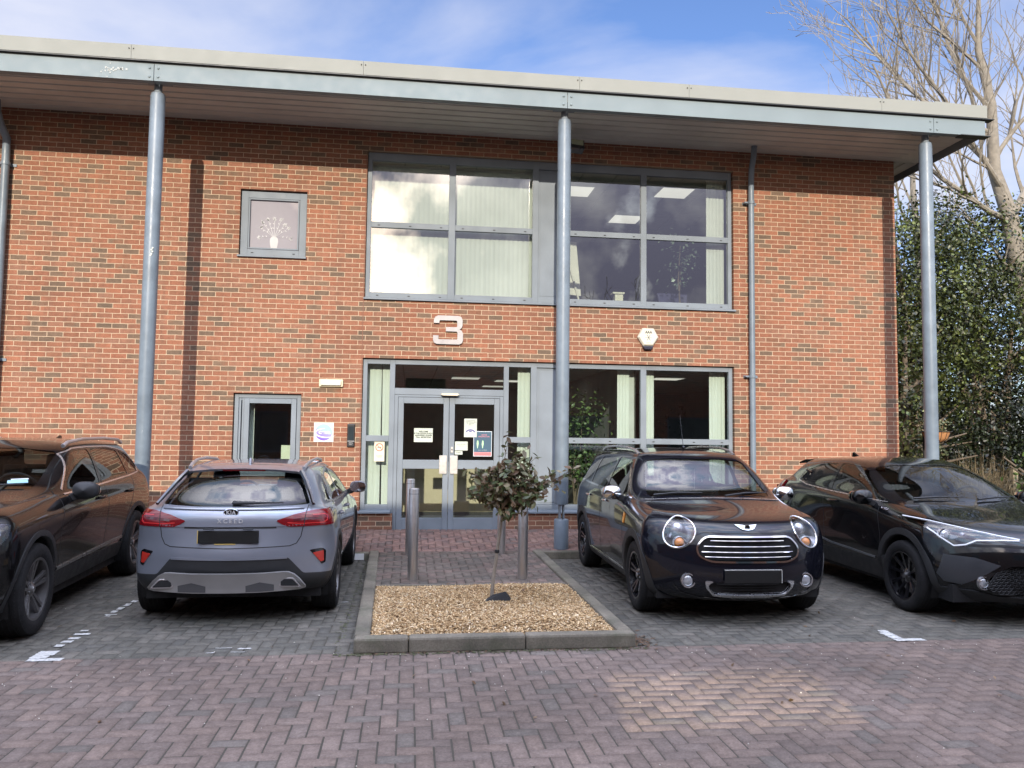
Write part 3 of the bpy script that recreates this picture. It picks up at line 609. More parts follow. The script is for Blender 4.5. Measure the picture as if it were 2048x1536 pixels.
MB().tube([(.10, .10, 1.2), (.42, .05, 0)], .018, 8).build('leg', mat('board_white', (.72, .70, .62), .5), e); MB().tube([(-.2, .10, 1.2), (-.4, .3, 0)], .018, 8).build('leg', mat('board_white', (.72, .70, .62), .5), e)
e = empty('office_chair', (4.85, 1.6, 3.45)); tag(e, 'dark blue office chair back at the foot of the upper right window', 'chair')
CH = mat('chair_blue', (.05, .05, .12), .7); MB().add([(-.26, 0, .42), (.24, .06, .40), (.28, .10, .86), (-.33, .04, .83), (-.26, .06, .42), (.24, .12, .40), (.28, .17, .86), (-.33, .11, .83)], [(0, 1, 2, 3), (7, 6, 5, 4), (0, 4, 5, 1), (1, 5, 6, 2), (2, 6, 7, 3), (3, 7, 4, 0)]).build('backrest', CH, e, bevel=.02)
MB().box(-.26, .26, .1, .55, .36, .43).build('seat', CH, e, bevel=.02); MB().tube([(0, .3, .36), (0, .3, .06)], .03).tube([(-.3, .3, .04), (.3, .3, .04)], .025).tube([(0, 0, .04), (0, .6, .04)], .025).build('pedestal', GAP, e)
e = empty('desk', (3.3, 2.6, 3.45)); tag(e, 'pale desk with thin legs at the bottom of the upper right window', 'desk'); MB().box(-.8, .5, -.3, .4, .72, .75).build('desk_top', mat('board_white', (.72, .70, .62), .5), e)
for x, y in ((-.75, -.27), (.45, -.27), (-.75, .37), (.45, .37)): MB().box(x, x+.03, y, y+.03, 0, .72).build('leg', mat('steel_leg', (.5, .5, .5), .4), e)
o = MB().box(3.42, 3.56, .50, .62, 3.45, 4.02).box(3.38, 3.58, .48, .64, 4.022, 4.05).build('storage_post', mat('post_cream', (.66, .64, .50), .6), None); tag(o, 'short cream post on the upper window ledge', 'post')
e = empty('wall_picture', (4.9, 5.18, 4.75)); tag(e, 'dark framed picture on the back wall upstairs', 'picture'); MB().frame(-.42, .42, -.3, .3, -.03, 0, .04).build('frame', GAP, e); MB().box(-.379, .379, -.012, -.004, -.259, .259).build('print', mat('print_grey', (.22, .23, .26), .7), e)
# round logo disc on partition
e = empty('wall_logo', (3.608, 1.35, 1.72)); tag(e, 'dark round logo on the white partition in reception', 'sign')
MB().lathe([(.20, -.012), (.20, 0), (.185, 0), (.185, -.012)], 32, 'x').build('ring', mat('logo_dark', (.03, .03, .06), .5), e, fix=True)
text_mesh('ceva', .15, .002, 'lettering', MATS['logo_dark'], e, (-.008, 0, 0), (math.pi/2, 0, -math.pi/2))
# --- wall fittings (each a thing)
t = text_mesh('3', .66, .022, 'house_number', None); bpy.data.objects.remove(t)
m = MB(); A = lambda pts: m.prism(pts, -.045, -.02)
n3 = [(.376, 3.36), (.376, 3.41), (.395, 3.455), (.44, 3.480), (.76, 3.480), (.805, 3.462), (.825, 3.42), (.825, 3.33), (.812, 3.29), (.78, 3.268), (.815, 3.245), (.835, 3.20), (.835, 3.095), (.818, 3.05), (.775, 3.030), (.43, 3.030), (.388, 3.048), (.368, 3.09), (.368, 3.165), (.452, 3.165), (.452, 3.105), (.735, 3.105), (.748, 3.118), (.748, 3.215), (.732, 3.232), (.565, 3.232), (.565, 3.300), (.728, 3.300), (.742, 3.312), (.742, 3.392), (.728, 3.405), (.475, 3.405), (.462, 3.392), (.462, 3.36)]
A(n3); nb = m.build('house_number', mat('brushed_number', (.36, .34, .34), .55, metal=.2)); tag(nb, 'large pale grey number 3 on the brick above the doors', 'number')
m = MB()
for x, z in ((.42, 3.44), (.78, 3.07)): m.lathe([(0, -.02), (.01, -.02), (.01, .0)], 8, 'y', (x, 0, z))
m.build('stud', GAP, nb)
e = empty('alarm_box', (3.823, 0, 3.22)); tag(e, 'cream hexagonal alarm box with a dark base on the brick', 'alarm')
hx = [(-.175, .01), (-.095, .155), (.095, .155), (.175, .01), (.08, -.135), (-.08, -.135)]; hi = [(x*.86, z*.86+.002) for x, z in hx]
m = MB(); n = 6; m.add([(x, -.0, z) for x, z in hx]+[(x, -.055, z) for x, z in hx]+[(x, -.085, z) for x, z in hi], [tuple(range(12, 18))]+[(i, i+6, (i+1) % 6+6, (i+1) % 6) for i in range(6)]+[(i+6, i+12, (i+1) % 6+12, (i+1) % 6+6) for i in range(6)])
m.build('cover', mat('alarm_cream', (.60, .58, .49), .4, coat=.3), e, bevel=.008)
MB().prism([(-.092, -.137), (.092, -.137), (.055, -.19), (-.055, -.19)], -.075, -.001).build('base', mat('alarm_dark', (.03, .03, .05), .3), e, bevel=.008)
INK = mat('ink', (.03, .035, .03), .7)
text_mesh('AAA', .062, .0005, 'lettering', INK, e, (0, -.0862, .085), bold=.002, xs=.9)
m = MB()
for a in (60, 120, 0):
    c_, s_ = math.cos(R(a)), math.sin(R(a)); L_ = .055
    if a == 0: m.box(-.06, .06, -.0868, -.0862, -.003, .001); continue
    m.prism([(-c_*L_-s_*.003, -s_*L_+c_*.003), (c_*L_-s_*.003, s_*L_+c_*.003), (c_*L_+s_*.003, s_*L_-c_*.003), (-c_*L_+s_*.003, -s_*L_-c_*.003)], -.0875, -.0869) if a == 60 else m.prism([(-c_*L_-s_*.003, -s_*L_+c_*.003), (c_*L_-s_*.003, s_*L_+c_*.003), (c_*L_+s_*.003, s_*L_-c_*.003), (-c_*L_+s_*.003, -s_*L_-c_*.003)], -.0885, -.0876)
m.build('emblem', INK, e)
text_mesh('ALARMS', .022, .0004, 'lettering', mat('ink_green', (.25, .3, .2), .7), e, (0, -.0862, -.085))
e = empty('bulkhead_light', (-1.17, 0, 2.385)); tag(e, 'cream rectangular bulkhead lamp on the brick left of the doors', 'wall light')
MB().box(-.18, .18, -.05, 0, -.058, .058).build('housing', mat('lamp_cream', (.66, .60, .42), .5), e, bevel=.01); MB().box(-.155, .155, -.085, -.051, -.04, .045).build('diffuser', mat('lamp_lens', (.62, .60, .50), .3, coat=.5), e, bevel=.014)
e = empty('logo_sign', (-1.262, 0, 1.633)); tag(e, 'square white plaque with a blue and purple round logo on the brick', 'sign')
MB().box(-.147, .147, -.008, 0, -.147, .147).build('plate', mat('sign_white', (.62, .61, .60), .4), e)
t = NT('logo_blend'); sp = t.n('ShaderNodeSeparateXYZ'); t.l(t.pos(), sp.inputs[0]); g_ = t.math('ADD', t.math('MULTIPLY', sp.outputs[2], 3.4), t.math('ADD', t.math('MULTIPLY', sp.outputs[0], 1.2), .5))
t.set(Base_Color=t.ramp(g_, (0.1, (.16, .08, .50)), (.45, (.28, .25, .60)), (.85, (.30, .68, .86))), Roughness=.4)
MB().lathe([(0, -.0095), (.127, -.0095), (.127, -.008)], 48, 'y', (0, 0, 0)).build('roundel', t.m, e)
WS = MATS['sign_white']; sw = MB()
def swoosh(m, cx_, cz_, rx, rz, a0, a1, w, y0, y1):
    n = 18; o_, i_ = [], []
    for k in range(n+1):
        t_ = R(a0+(a1-a0)*k/n); ww = w*math.sin(math.pi*min(1, max(0.03, .15+.85*k/n))); o_.append((cx_+rx*math.cos(t_), cz_+rz*math.sin(t_))); i_.append((cx_+(rx-ww)*math.cos(t_), cz_+(rz-ww)*math.sin(t_)))
    for k in range(n): m.add([(o_[k][0], y0, o_[k][1]), (o_[k+1][0], y0, o_[k+1][1]), (i_[k+1][0], y0, i_[k+1][1]), (i_[k][0], y0, i_[k][1])], [(0, 1, 2, 3)])
swoosh(sw, .03, -.01, .165, .075, 95, 345, .022, -.0102, 0)
sw.build('swoosh', WS, e); text_mesh('ceva', .088, .0008, 'lettering', WS, e, (.012, -.0104, .004), bold=.0028, xs=1.12)
e = empty('door_intercom', (-.852, 0, 1.588)); tag(e, 'slim black intercom panel beside the doors', 'intercom')
BP = mat('black_plastic', (.012, .012, .014), .3, coat=.4); MB().box(-.058, .058, -.028, 0, -.178, .178).build('housing', BP, e, bevel=.010)
MB().box(-.04, .04, -.031, -.0285, -.07, .14).build('screen', mat('screen_dark', (.03, .04, .045), .08, coat=1), e); MB().box(-.055, .055, -.0305, -.0285, -.088, -.082).build('trim', mat('trim_silver', (.5, .5, .5), .4), e)
text_mesh('PRESS\nCALL', .022, .0004, 'lettering', mat('trim_silver', (.5, .5, .5), .4), e, (0, -.0295, -.125))
# notices on glass
PAP = mat('notice_paper', (.52, .56, .48), .7); INK2 = mat('ink_grey', (.03, .035, .03), .8)
def notice(name, x0, x1, z0, z1, label, m=PAP, y=FY0+.0275):
    e = empty(name, ((x0+x1)/2, y, (z0+z1)/2)); tag(e, label, 'notice'); MB().box(x0-(x0+x1)/2, x1-(x0+x1)/2, -.0025, -.0005, z0-(z0+z1)/2, z1-(z0+z1)/2).build('sheet', m, e); return e
e = notice('notice', .105, .395, 1.50, 1.715, 'white landscape notice taped inside the left door glass'); text_mesh('WELCOME\nIF THE DOOR IS NOT\nANSWERED PLEASE\nCALL RECEPTION', .030, .0003, 'lettering', INK2, e, (0, -.003, .01), bold=.0012)
e = notice('notice', .885, 1.085, 1.585, 1.875, 'white portrait notice with a small crest high on the right door glass'); text_mesh('PLEASE NOTE\nTHIS SITE IS USED\nBY VISITORS\nDAILY', .022, .0003, 'lettering', INK2, e, (0, -.003, .08))
m = MB(); 
for k in range(9):
    a = math.pi*(.12+.76*k/8); m.lathe([(0, -.0036), (.011, -.0035), (.011, -.003)], 8, 'y', (.065*math.cos(a), 0, -.075+.045*math.sin(a)))
m.box(-.022, .022, -.0036, -.003, -.062, -.045); m.build('crest', mat('crest_blue', (.08, .07, .25), .7), e)
e = notice('notice', .745, .945, 1.375, 1.515, 'small white notice beside the door lock'); text_mesh('VISITORS PLEASE SIGN IN\n\nTHANK YOU', .012, .0003, 'lettering', INK2, e, (0, -.003, .01))
e = notice('notice', .745, .865, 1.310, 1.365, 'smallest paper slip under the notice beside the lock'); text_mesh('PARKING', .018, .0003, 'lettering', INK2, e, (0, -.003, .005))
e = notice('poster', 1.035, 1.325, 1.285, 1.68, 'dark blue poster with a red foot on the right door glass', mat('poster_frame', (.6, .66, .7), .6), y=FY0+.0285)
MB().box(-.137, .137, -.0032, -.0027, -.13, .188).build('picture', mat('poster_blue', (.035, .09, .14), .5), e); MB().box(-.137, .137, -.0032, -.0027, -.188, -.132).build('red_band', mat('poster_red', (.70, .16, .17), .5), e)
text_mesh('VISITOR\nINFORMATION', .026, .0003, 'lettering', mat('poster_pink', (.7, .25, .3), .6), e, (.02, -.0035, .125)); m = MB()
for x_ in (-.08, .0): m.prism([(x_-.008, .05), (x_+.012, .05), (x_+.016, .0), (x_+.004, -.07), (x_-.004, -.07), (x_-.014, .0)], -.0037, -.0033)
m.build('figures', mat('poster_green', (.45, .75, .4), .6), e); text_mesh('REPORT TO RECEPTION', .012, .0003, 'lettering', PAP, e, (0, -.0035, -.10))
e = notice('no_smoking_sign', -.50, -.345, 1.195, 1.50, 'cream no smoking sign in the narrow window left of the doors', mat('sign_cream', (.72, .66, .5), .6)); 
MB().lathe([(.062, -.0036), (.048, -.0036)], 28, 'y', (0, 0, .065)).prism([(-.04, .10), (-.034, .106), (.04, .032), (.034, .026)], -.0036, -.003).build('symbol', mat('sign_red', (.55, .12, .08), .6), e); MB().box(-.03, .03, -.0032, -.0028, .058, .070).build('cigarette', INK, e); text_mesh('NO SMOKING\nIT IS AGAINST\nTHE LAW', .016, .0003, 'lettering', INK2, e, (0, -.003, -.075))
# floodlight under the eave
e = empty('floodlight', (2.52, -.50, 6.14)); tag(e, 'black rectangular floodlight under the eave beside the middle column', 'floodlight'); e.rotation_euler = (R(-30), 0, R(12)); e.scale = (1.1, 1.1, 1.1)
MB().prism([(-.13, .09), (.13, .09), (.10, -.09), (-.10, -.09)], -.05, .06).build('housing', BP, e, bevel=.008); MB().prism([(-.11, .075), (.11, .075), (.088, -.03), (-.088, -.03)], -.056, -.0505).build('lens', mat('lens_green', (.35, .40, .28), .1, coat=1), e)
MB().tube([(-.14, .0, 0), (-.14, .16, .06), (.14, .16, .06), (.14, 0, 0)], .009, 6).build('bracket', BP, e)
# ================================================================ BOLLARDS
t = NT('brushed_steel'); nz = t.noise(30, 4, .6); mp_ = t.n('ShaderNodeMapping'); mp_.inputs['Scale'].default_value = (60, 60, 1.5); t.l(t.pos(), mp_.inputs[0]); nb_ = t.noise(3, 3, .6, mp_.outputs[0])
t.set(Base_Color=t.ramp(nb_, (.3, (.52, .50, .48)), (.7, (.68, .66, .63))), Metallic=.92, Roughness=t.ramp(nz, (.3, .30), (.7, .42))); STEEL = t.m
bl0 = None
for x, y, h, lb in ((.10, -3.53, 1.0, 'steel bollard at the front left of the entrance path'), (.065, -1.71, 1.0, 'steel bollard behind the front left bollard'),
                 (1.31, -3.54, 1.0, 'steel bollard at the front right of the path, behind the small tree'), (1.29, -1.68, 1.0, 'steel bollard hidden partly by the small tree, nearer the doors')):
    if bl0 is None:
        b = empty('bollard', (0, 0, .09)); MB().lathe([(.056, 0), (.056, .985), (.052, .998), (0, .998)], 36).build('post', STEEL, b, smooth=True)
        MB().lathe([(.0572, .935), (.0575, .937), (.0575, .940), (.0572, .942)], 36).build('seam', mat('steel_seam', (.2, .2, .2), .4), b); bl0 = b
    else: b = copy_tree(bl0)
    b.location = (x, y, .03); tag(b, lb, 'bollard', 'steel bollards on the entrance path')
# ================================================================ FOLIAGE TOOLS
def leaves(name, P, Nrm, size, cols, m, parent, seed=0, asp=.5, fold=.25, fac=None):
    r = np.random.default_rng(seed); n = len(P); P = np.asarray(P); s = size*r.uniform(.6, 1.25, n)
    d = r.normal(size=(n, 3)); d[:, 2] -= .35; nr = np.asarray(Nrm)+r.normal(0, .55, (n, 3)); nr /= np.linalg.norm(nr, axis=1)[:, None]
    u = d-nr*np.sum(d*nr, 1)[:, None]; u /= np.linalg.norm(u, axis=1)[:, None]; v = np.cross(nr, u)
    S = s[:, None]; a = P-u*S*.5; b = P+u*S*.5; ml = P+v*S*asp*.5+nr*S*fold*.3; mr_ = P-v*S*asp*.5+nr*S*fold*.3
    q1 = P-u*S*.02
    # two quads folded along the midrib
    a2 = P+u*S*.22
    V = np.stack([a, ml-u*S*.12, ml*.5+a2*.5+v*S*asp*.14+u*S*.08, b, mr_*.5+a2*.5-v*S*asp*.14+u*S*.08, mr_-u*S*.12], 1).reshape(-1, 3)
    base = np.array([[0, 1, 2, 3], [0, 3, 4, 5]]); F = (base[None]+6*np.arange(n)[:, None, None]).reshape(-1)
    c = np.asarray(cols)[r.integers(0, len(cols), n)]*r.uniform(.75, 1.25, (n, 1))*(1 if fac is None else fac[:, None])
    return fastmesh(name, V, F, 4, m, np.repeat(c, 6, 0), parent)
BARK = mat('pale_bark', (.235, .21, .17), .9, var=.25, vscale=9, bump=.5, bscale=40); BARKD = mat('dark_bark', (.13, .10, .07), .9, var=.3, vscale=9, bump=.4)
LEAFR = attrmat('red_green_leaf', rough=.42, bump=0, mottle=.2, bscale=30, transl=.25, spec=.5); LEAFE = attrmat('evergreen_leaf', rough=.40, bump=0, mottle=.2, bscale=20, transl=.12, spec=.5)
# ---- young tree in the planter
yt = empty('young_tree', (.84, -4.70, .04)); tag(yt, 'small leaning tree with sparse dark red and green leaves in the bark planter', 'tree')
tr = [(0, 0, -.05), (.02, .01, .2), (.05, .0, .45), (.085, .01, .70), (.10, 0, .86)]
MB().tube(tr, [.019, .017, .016, .015, .014], 12).build('trunk', mat('young_bark', (.27, .235, .19), .8, var=.3, vscale=14, bump=.3), yt, smooth=True)
MB().lathe([(.018, .455), (.023, .46), (.023, .48), (.018, .485)], 14, 'z', (.052, 0, 0)).build('tree_tie', GAP, yt)
rb = random.Random(12); brm = MB(); LP = []; LN = []
for k in range(46):
    while True:
        v = Vector((rb.gauss(0, 1), rb.gauss(0, 1), rb.gauss(0, 1)))
        if v.length > .1: break
    d = (Vector((.28, 0, .85))+v.normalized()*.95).normalized()
    if d.z < .05: d.z = .1+.2*rb.random(); d.normalize()
    L_ = rb.uniform(.34, .56)*(.72+.26*d.z)
    if k == 4: d = Vector((.82, -.2, .62)).normalized(); L_ = .70
    p = Vector((.10, 0, .80+rb.uniform(0, .14))); pts = [p.copy()]; ns = 8
    for s_ in range(ns):
        p = p+(d*L_/ns)+Vector((rb.gauss(0, .012), rb.gauss(0, .012), rb.gauss(.003, .009))); pts.append(p.copy())
        if s_ >= 2:
            for q in range(rb.choice((2, 3, 4, 4))):
                o_ = Vector((rb.gauss(0, 1), rb.gauss(0, 1), rb.gauss(-.1, .8))).normalized()*rb.uniform(.03, .08); LP.append(p+o_); LN.append((o_.normalized()*.5+Vector((0, -.3, .6))))
                if rb.random() < .35: brm.tube([p, p+o_], .0018, 4, False)
            if rb.random() < .6:
                d2 = (d*.5+Vector((rb.gauss(0, .6), rb.gauss(0, .6), rb.gauss(0, .5)))).normalized(); q0 = p.copy(); pp = [q0]
                for z_ in range(3):
                    q0 = q0+d2*rb.uniform(.025, .05); pp.append(q0.copy())
                    for _ in range(2):
                        o_ = Vector((rb.gauss(0, 1), rb.gauss(0, 1), rb.gauss(-.2, .7))).normalized()*rb.uniform(.02, .06); LP.append(q0+o_); LN.append(o_.normalized()*.4+Vector((0, -.3, .6)))
                brm.tube(pp, [.003, .0025, .002, .0015], 5, False)
    brm.tube(pts, [.0075*(1-i/ns*.75) for i in range(ns+1)], 6, False)
brm.build('branches', BARKD, yt, smooth=True)
LNn = np.array(LN); LNn /= np.linalg.norm(LNn, axis=1)[:, None]
leaves('leaves', np.array(LP), LNn, .084, [(.12, .115, .045), (.09, .12, .04), (.13, .08, .04), (.16, .095, .05), (.08, .10, .035), (.13, .10, .045), (.24, .20, .12)], LEAFR, yt, 5, asp=.46)
o = MB().add([(-.13, -.04, 0), (.11, -.06, 0), (.15, .06, 0), (-.08, .09, 0), (-.05, .0, .05), (.07, -.02, .08), (.10, .04, .06)], [(0, 1, 5, 4), (1, 2, 6, 5), (2, 3, 4, 6), (3, 0, 4), (4, 5, 6)]).build('tree_mat', mat('rubber_black', (.010, .010, .011), .7, bump=.4)); o.location = (.90, -4.72, .055); o.rotation_euler = (0, 0, .15); tag(o, 'crumpled black rubber mat at the foot of the small tree', 'mat')
# ================================================================ GARDEN BESIDE THE BUILDING
def crown(name, blobs, n, size, cols, m, parent, seed):
    r = np.random.default_rng(seed); vol = np.array([b[3]*b[4]*b[5] for b in blobs]); pk = r.choice(len(blobs), n, p=vol**.8/np.sum(vol**.8)); B_ = np.array(blobs)[pk]
    d = r.normal(size=(n, 3)); d /= np.linalg.norm(d, axis=1)[:, None]; rad = r.uniform(.45, 1, n)**.45*(1+.16*np.sin(d[:, 0]*7+pk)*np.cos(d[:, 2]*6+pk*2))
    P = B_[:, :3]+d*B_[:, 3:6]*rad[:, None]
    # clump: pull towards random twig centres
    K = max(40, n//40); cen_ = P[r.integers(0, n, K)]; idx = r.integers(0, K, n); P = cen_[idx]+r.normal(0, 1, (n, 3))*size*2.1
    nr = (P-B_[:, :3]); nr = nr+np.array([0, -.2, .5]); nr /= np.linalg.norm(nr, axis=1)[:, None]+1e-6
    keep = P[:, 2] > .05; P = P[keep]; nr = nr[keep]
    cb = r.uniform(.22, 1.42, K)**1.35
    return leaves(name, P, nr, size, cols, m, parent, seed+1, asp=.62, fac=cb[idx[keep]])
GR = [(.068, .088, .02), (.045, .064, .015), (.095, .12, .028), (.028, .04, .011), (.13, .155, .045), (.055, .06, .018)]
def evergreen(label, base, blobs, n, size, seed, cols=GR, name='evergreen_tree', stems=3, cat='tree'):
    e = empty(name, base); tag(e, label, cat); r = random.Random(seed); m = MB()
    for k in range(stems):
        b = blobs[k % len(blobs)]; m.tube([(r.uniform(-.2, .2), r.uniform(-.2, .2), -.1), (b[0]*.5+r.uniform(-.2, .2), b[1]*.5, b[2]*.5), (b[0], b[1], b[2])], [.14, .10, .03], 8)
        for q in range(5):
            f = r.uniform(.3, .9); p = Vector((b[0]*f, b[1]*f, b[2]*f)); m.tube([p, p+Vector((r.uniform(-1.2, 1.2), r.uniform(-1, 1), r.uniform(.2, 1.0)))], [.04, .012], 6)
    m.build('trunk', BARKD, e, smooth=True); crown('crown', blobs, n, size, cols, LEAFE, e, seed); return e
# ---- plants inside the office
def pot_plant(base, blobs, n, size, label, seed, cols):
    e = empty('pot_plant', base); tag(e, label, 'plant'); MB().lathe([(0, 0), (.15, 0), (.20, .34), (.21, .36), (.19, .36), (.18, .33), (0, .33)], 24).build('pot', mat('plant_pot', (.10, .10, .11), .5), e, smooth=True)
    st = MB(); r = random.Random(seed)
    for b in blobs: st.tube([(r.uniform(-.03, .03), 0, .3), (b[0]*.4+r.uniform(-.04, .04), b[1]*.5, b[2]*.6), (b[0], b[1], b[2])], [.016, .012, .006], 6)
    st.build('stems', BARKD, e, smooth=True); crown('leaves', blobs, n, size, cols, LEAFE, e, seed); return e
PG = [(.05, .085, .03), (.035, .06, .022), (.075, .12, .04), (.10, .15, .06)]
pot_plant((2.80, .72, .12), [(0, 0, 1.45, .32, .22, .32), (.12, 0, 1.85, .28, .2, .25), (-.1, 0, 1.05, .28, .2, .25), (.25, .05, 1.2, .28, .2, .3), (.15, .05, .8, .3, .2, .2)], 1500, .075, 'tall leafy green plant just behind the lower glazing right of the middle column', 41, PG)
pot_plant((4.72, .95, 3.45), [(0, 0, 1.55, .16, .12, .16), (.02, 0, 1.25, .16, .12, .14), (-.05, 0, .95, .14, .12, .12)], 190, .07, 'small leafy plant silhouetted inside the upper right window', 42, [(.20, .26, .20), (.14, .20, .14)])
evergreen('dense ivy clad evergreen just beyond the right corner of the building', (10.9, 3.2, 0), [(-.6, 0, 6.0, .9, 1.0, 1.0), (.2, .3, 3.6, 1.4, 1.3, 1.5), (-.5, 0, 2.6, 1.3, 1.1, 1.3), (.9, .4, 6.3, .9, .9, .9), (1.2, .2, 4.4, 1.1, 1.1, 1.3), (-.8, .2, 4.3, .9, .9, 1.3), (.2, 0, 5.0, 1.0, 1.0, 1.0)], 24000, .080, 21)
evergreen('tall dark evergreen behind the right hand column', (13.4, 4.6, 0), [(0, 0, 6.0, 1.3, 1.2, 1.2), (-1.0, 0, 4.9, 1.2, 1.2, 1.4), (.8, 0, 4.4, 1.5, 1.3, 1.6), (-.3, .4, 2.9, 1.5, 1.0, 1.4), (1.4, .2, 6.5, 1.0, 1.0, 1.0), (-.9, .2, 6.6, .7, .8, .7)], 25000, .086, 22)
evergreen('broad dark evergreen at the right edge under the bare tree', (16.4, 4.9, 0), [(0, 0, 6.4, 1.5, 1.3, 1.3), (0, 0, 5.2, 1.6, 1.4, 1.5), (-.6, -.6, 3.9, 1.5, 1.3, 1.6), (1.2, 0, 4.4, 1.6, 1.4, 1.8), (-.3, -.7, 2.3, 1.3, 1.1, 1.2), (1.4, -.4, 2.6, 1.4, 1.2, 1.3)], 26000, .09, 23)
evergreen('low bright green laurel bush beside the black car at the right edge', (11.2, -.1, 0), [(0, 0, .75, .75, .6, .65), (.7, .2, 1.05, .7, .6, .8), (1.3, .3, .8, .8, .6, .7), (1.6, .5, 1.9, .6, .5, .8)], 3600, .10, 24, cols=[(.09, .15, .035), (.07, .12, .03), (.12, .19, .05), (.05, .09, .02)], name='laurel_bush', cat='bush')
evergreen('thin leafy shrub rising against the corner of the brick wall', (9.7, 2.0, 0), [(0, 0, 1.6, .5, .6, 1.1), (-.2, .2, 2.7, .55, .6, .9), (.2, .3, 3.7, .5, .5, .8)], 3400, .085, 25, cols=[(.13, .15, .05), (.09, .12, .04), (.16, .17, .07), (.06, .09, .03)], name='shrub', cat='bush')
# dark backdrop hedge (far-off mass) and red tiled garden wall
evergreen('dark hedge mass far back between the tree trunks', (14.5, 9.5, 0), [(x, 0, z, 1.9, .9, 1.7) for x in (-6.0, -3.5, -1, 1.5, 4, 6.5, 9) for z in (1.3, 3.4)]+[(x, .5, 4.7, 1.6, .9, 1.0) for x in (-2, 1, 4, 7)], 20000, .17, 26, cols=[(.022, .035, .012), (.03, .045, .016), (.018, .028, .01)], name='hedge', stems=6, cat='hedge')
evergreen('second shrub added behind the dry grass, its leaves coloured dark as shade', (12.2, 3.0, 0), [(0, 0, .9, .9, .6, 1.0), (.3, .2, 2.2, .9, .6, .9), (-.9, .3, 1.2, .7, .5, 1.0)], 9000, .08, 28, cols=[(.012, .02, .007), (.018, .028, .01), (.035, .045, .018)], name='shrub', cat='bush')  # added to darken this corner; shade is put into the leaf colours
evergreen('low shrub mass added under the bare tree, shade painted into its leaves', (13.9, 3.3, 0), [(0, 0, .9, 1.2, .7, 1.0), (1.6, .2, 1.1, 1.3, .7, 1.2), (.6, .4, 2.0, 1.2, .7, .9), (2.6, .3, 2.2, 1.0, .7, 1.0)], 12000, .085, 27, cols=[(.012, .02, .007), (.018, .028, .01), (.03, .04, .015)], name='shrub', cat='bush')  # added shrubs; near-black leaf colours stand in for shade under the canopy
for gx_, gy_, gs, gl in ((10.35, 1.0, 1.0, 'dry straw coloured grass clump behind the right column'), (9.5, 1.2, .75, 'smaller dry grass clump against the brick corner'), (11.3, 1.6, .9, 'dry grass clump in the shade right of the column')):
    e = empty('dry_grass', (gx_, gy_, 0)); tag(e, gl, 'grass'); r = random.Random(int(gx_*10)); m = MB()
    for i in range(420):
        a = r.uniform(0, 6.28); ln_ = r.uniform(.9, 1.75)*gs; sp = r.uniform(.05, .75)*gs; w = r.uniform(.004, .009); c_, s_ = math.cos(a), math.sin(a); bx_, by_ = r.gauss(0, .14), r.gauss(0, .14)
        P = [(bx_+c_*sp*f**1.8, by_+s_*sp*f**1.8, ln_*(f-.28*f*f*r.uniform(.3, 1.6))) for f in (0, .35, .7, 1)]; vs = []
        for j, p in enumerate(P): ww = w*(1-j*.28); vs += [(p[0]-s_*ww, p[1]+c_*ww, p[2]), (p[0]+s_*ww, p[1]-c_*ww, p[2])]
        m.add(vs, [(0, 1, 3, 2), (2, 3, 5, 4), (4, 5, 7, 6)])
    m.build('blades', mat('straw', (.17, .13, .07), .8, var=.3, vscale=8), e, fix=False)
e = empty('hanging_basket', (9.55, .95, 1.78)); tag(e, 'orange lined wire hanging basket beside the brick corner', 'basket')
MB().lathe([(0, -.20), (.10, -.185), (.19, -.12), (.235, 0), (.225, 0), (.18, -.11), (0, -.18)], 24).build('liner', mat('terracotta', (.50, .24, .10), .85, bump=.5), e, smooth=True)
m = MB(); m.lathe([(.243, -.006), (.249, 0), (.243, .006), (.237, 0)], 28, close=True)
for k in range(14):
    a = k*math.tau/14; m.tube([(.243*math.cos(a), .243*math.sin(a), 0), (.197*math.cos(a), .197*math.sin(a), -.12), (.10*math.cos(a), .10*math.sin(a), -.192)], .0035, 5)
for k in range(3):
    a = k*math.tau/3+.5; m.tube([(.243*math.cos(a), .243*math.sin(a), 0), (0, 0, .62)], .003, 5)
m.build('wire_frame', GAP, e); rr2 = random.Random(4); P = [(rr2.gauss(0, .12), rr2.gauss(0, .12), rr2.uniform(0, .22)) for _ in range(240)]
leaves('foliage', np.array(P), np.tile([0, -.5, .8], (240, 1)), .05, [(.10, .12, .04), (.2, .15, .07)], LEAFE, e, 3)
MB().tube([(0, 0, .62), (0, .12, .72), (0, .35, .74)], .012, 8).tube([(0, .35, -1.78), (0, .35, .80)], .022, 8).build('bracket_pole', GAP, e)
e = empty('garden_wall', (13.5, 6.2, 0)); tag(e, 'low red brick garden wall in deep shade behind the plants', 'wall'); MB().box(-4.2, .2, 0, .22, 0, 1.75).build('wall', BRICK, e); MB().box(-4.25, .25, -.04, .26, 1.751, 1.82).build('coping', mat('coping_tile', (.28, .10, .06), .9), e)
FW = mat('fence_wood', (.32, .27, .18), .85, var=.25, vscale=6)
e = empty('picket_fence', (11.75, 1.75, -.42)); tag(e, 'low weathered timber fence with a square post behind the black hatchback', 'fence'); m = MB(); m.box(-.05, .05, -.05, .05, 0, 1.52); m.build('post', FW, e); MB().box(-1.6, -.052, -.03, .01, 1.08, 1.18).box(-1.6, -.052, -.03, .01, .4, .5).build('rail', FW, e); m = MB()
for i in range(11): m.box(-1.55+i*.14, -1.46+i*.14, -.055, -.032, .05, 1.22)
m.build('pickets', FW, e)
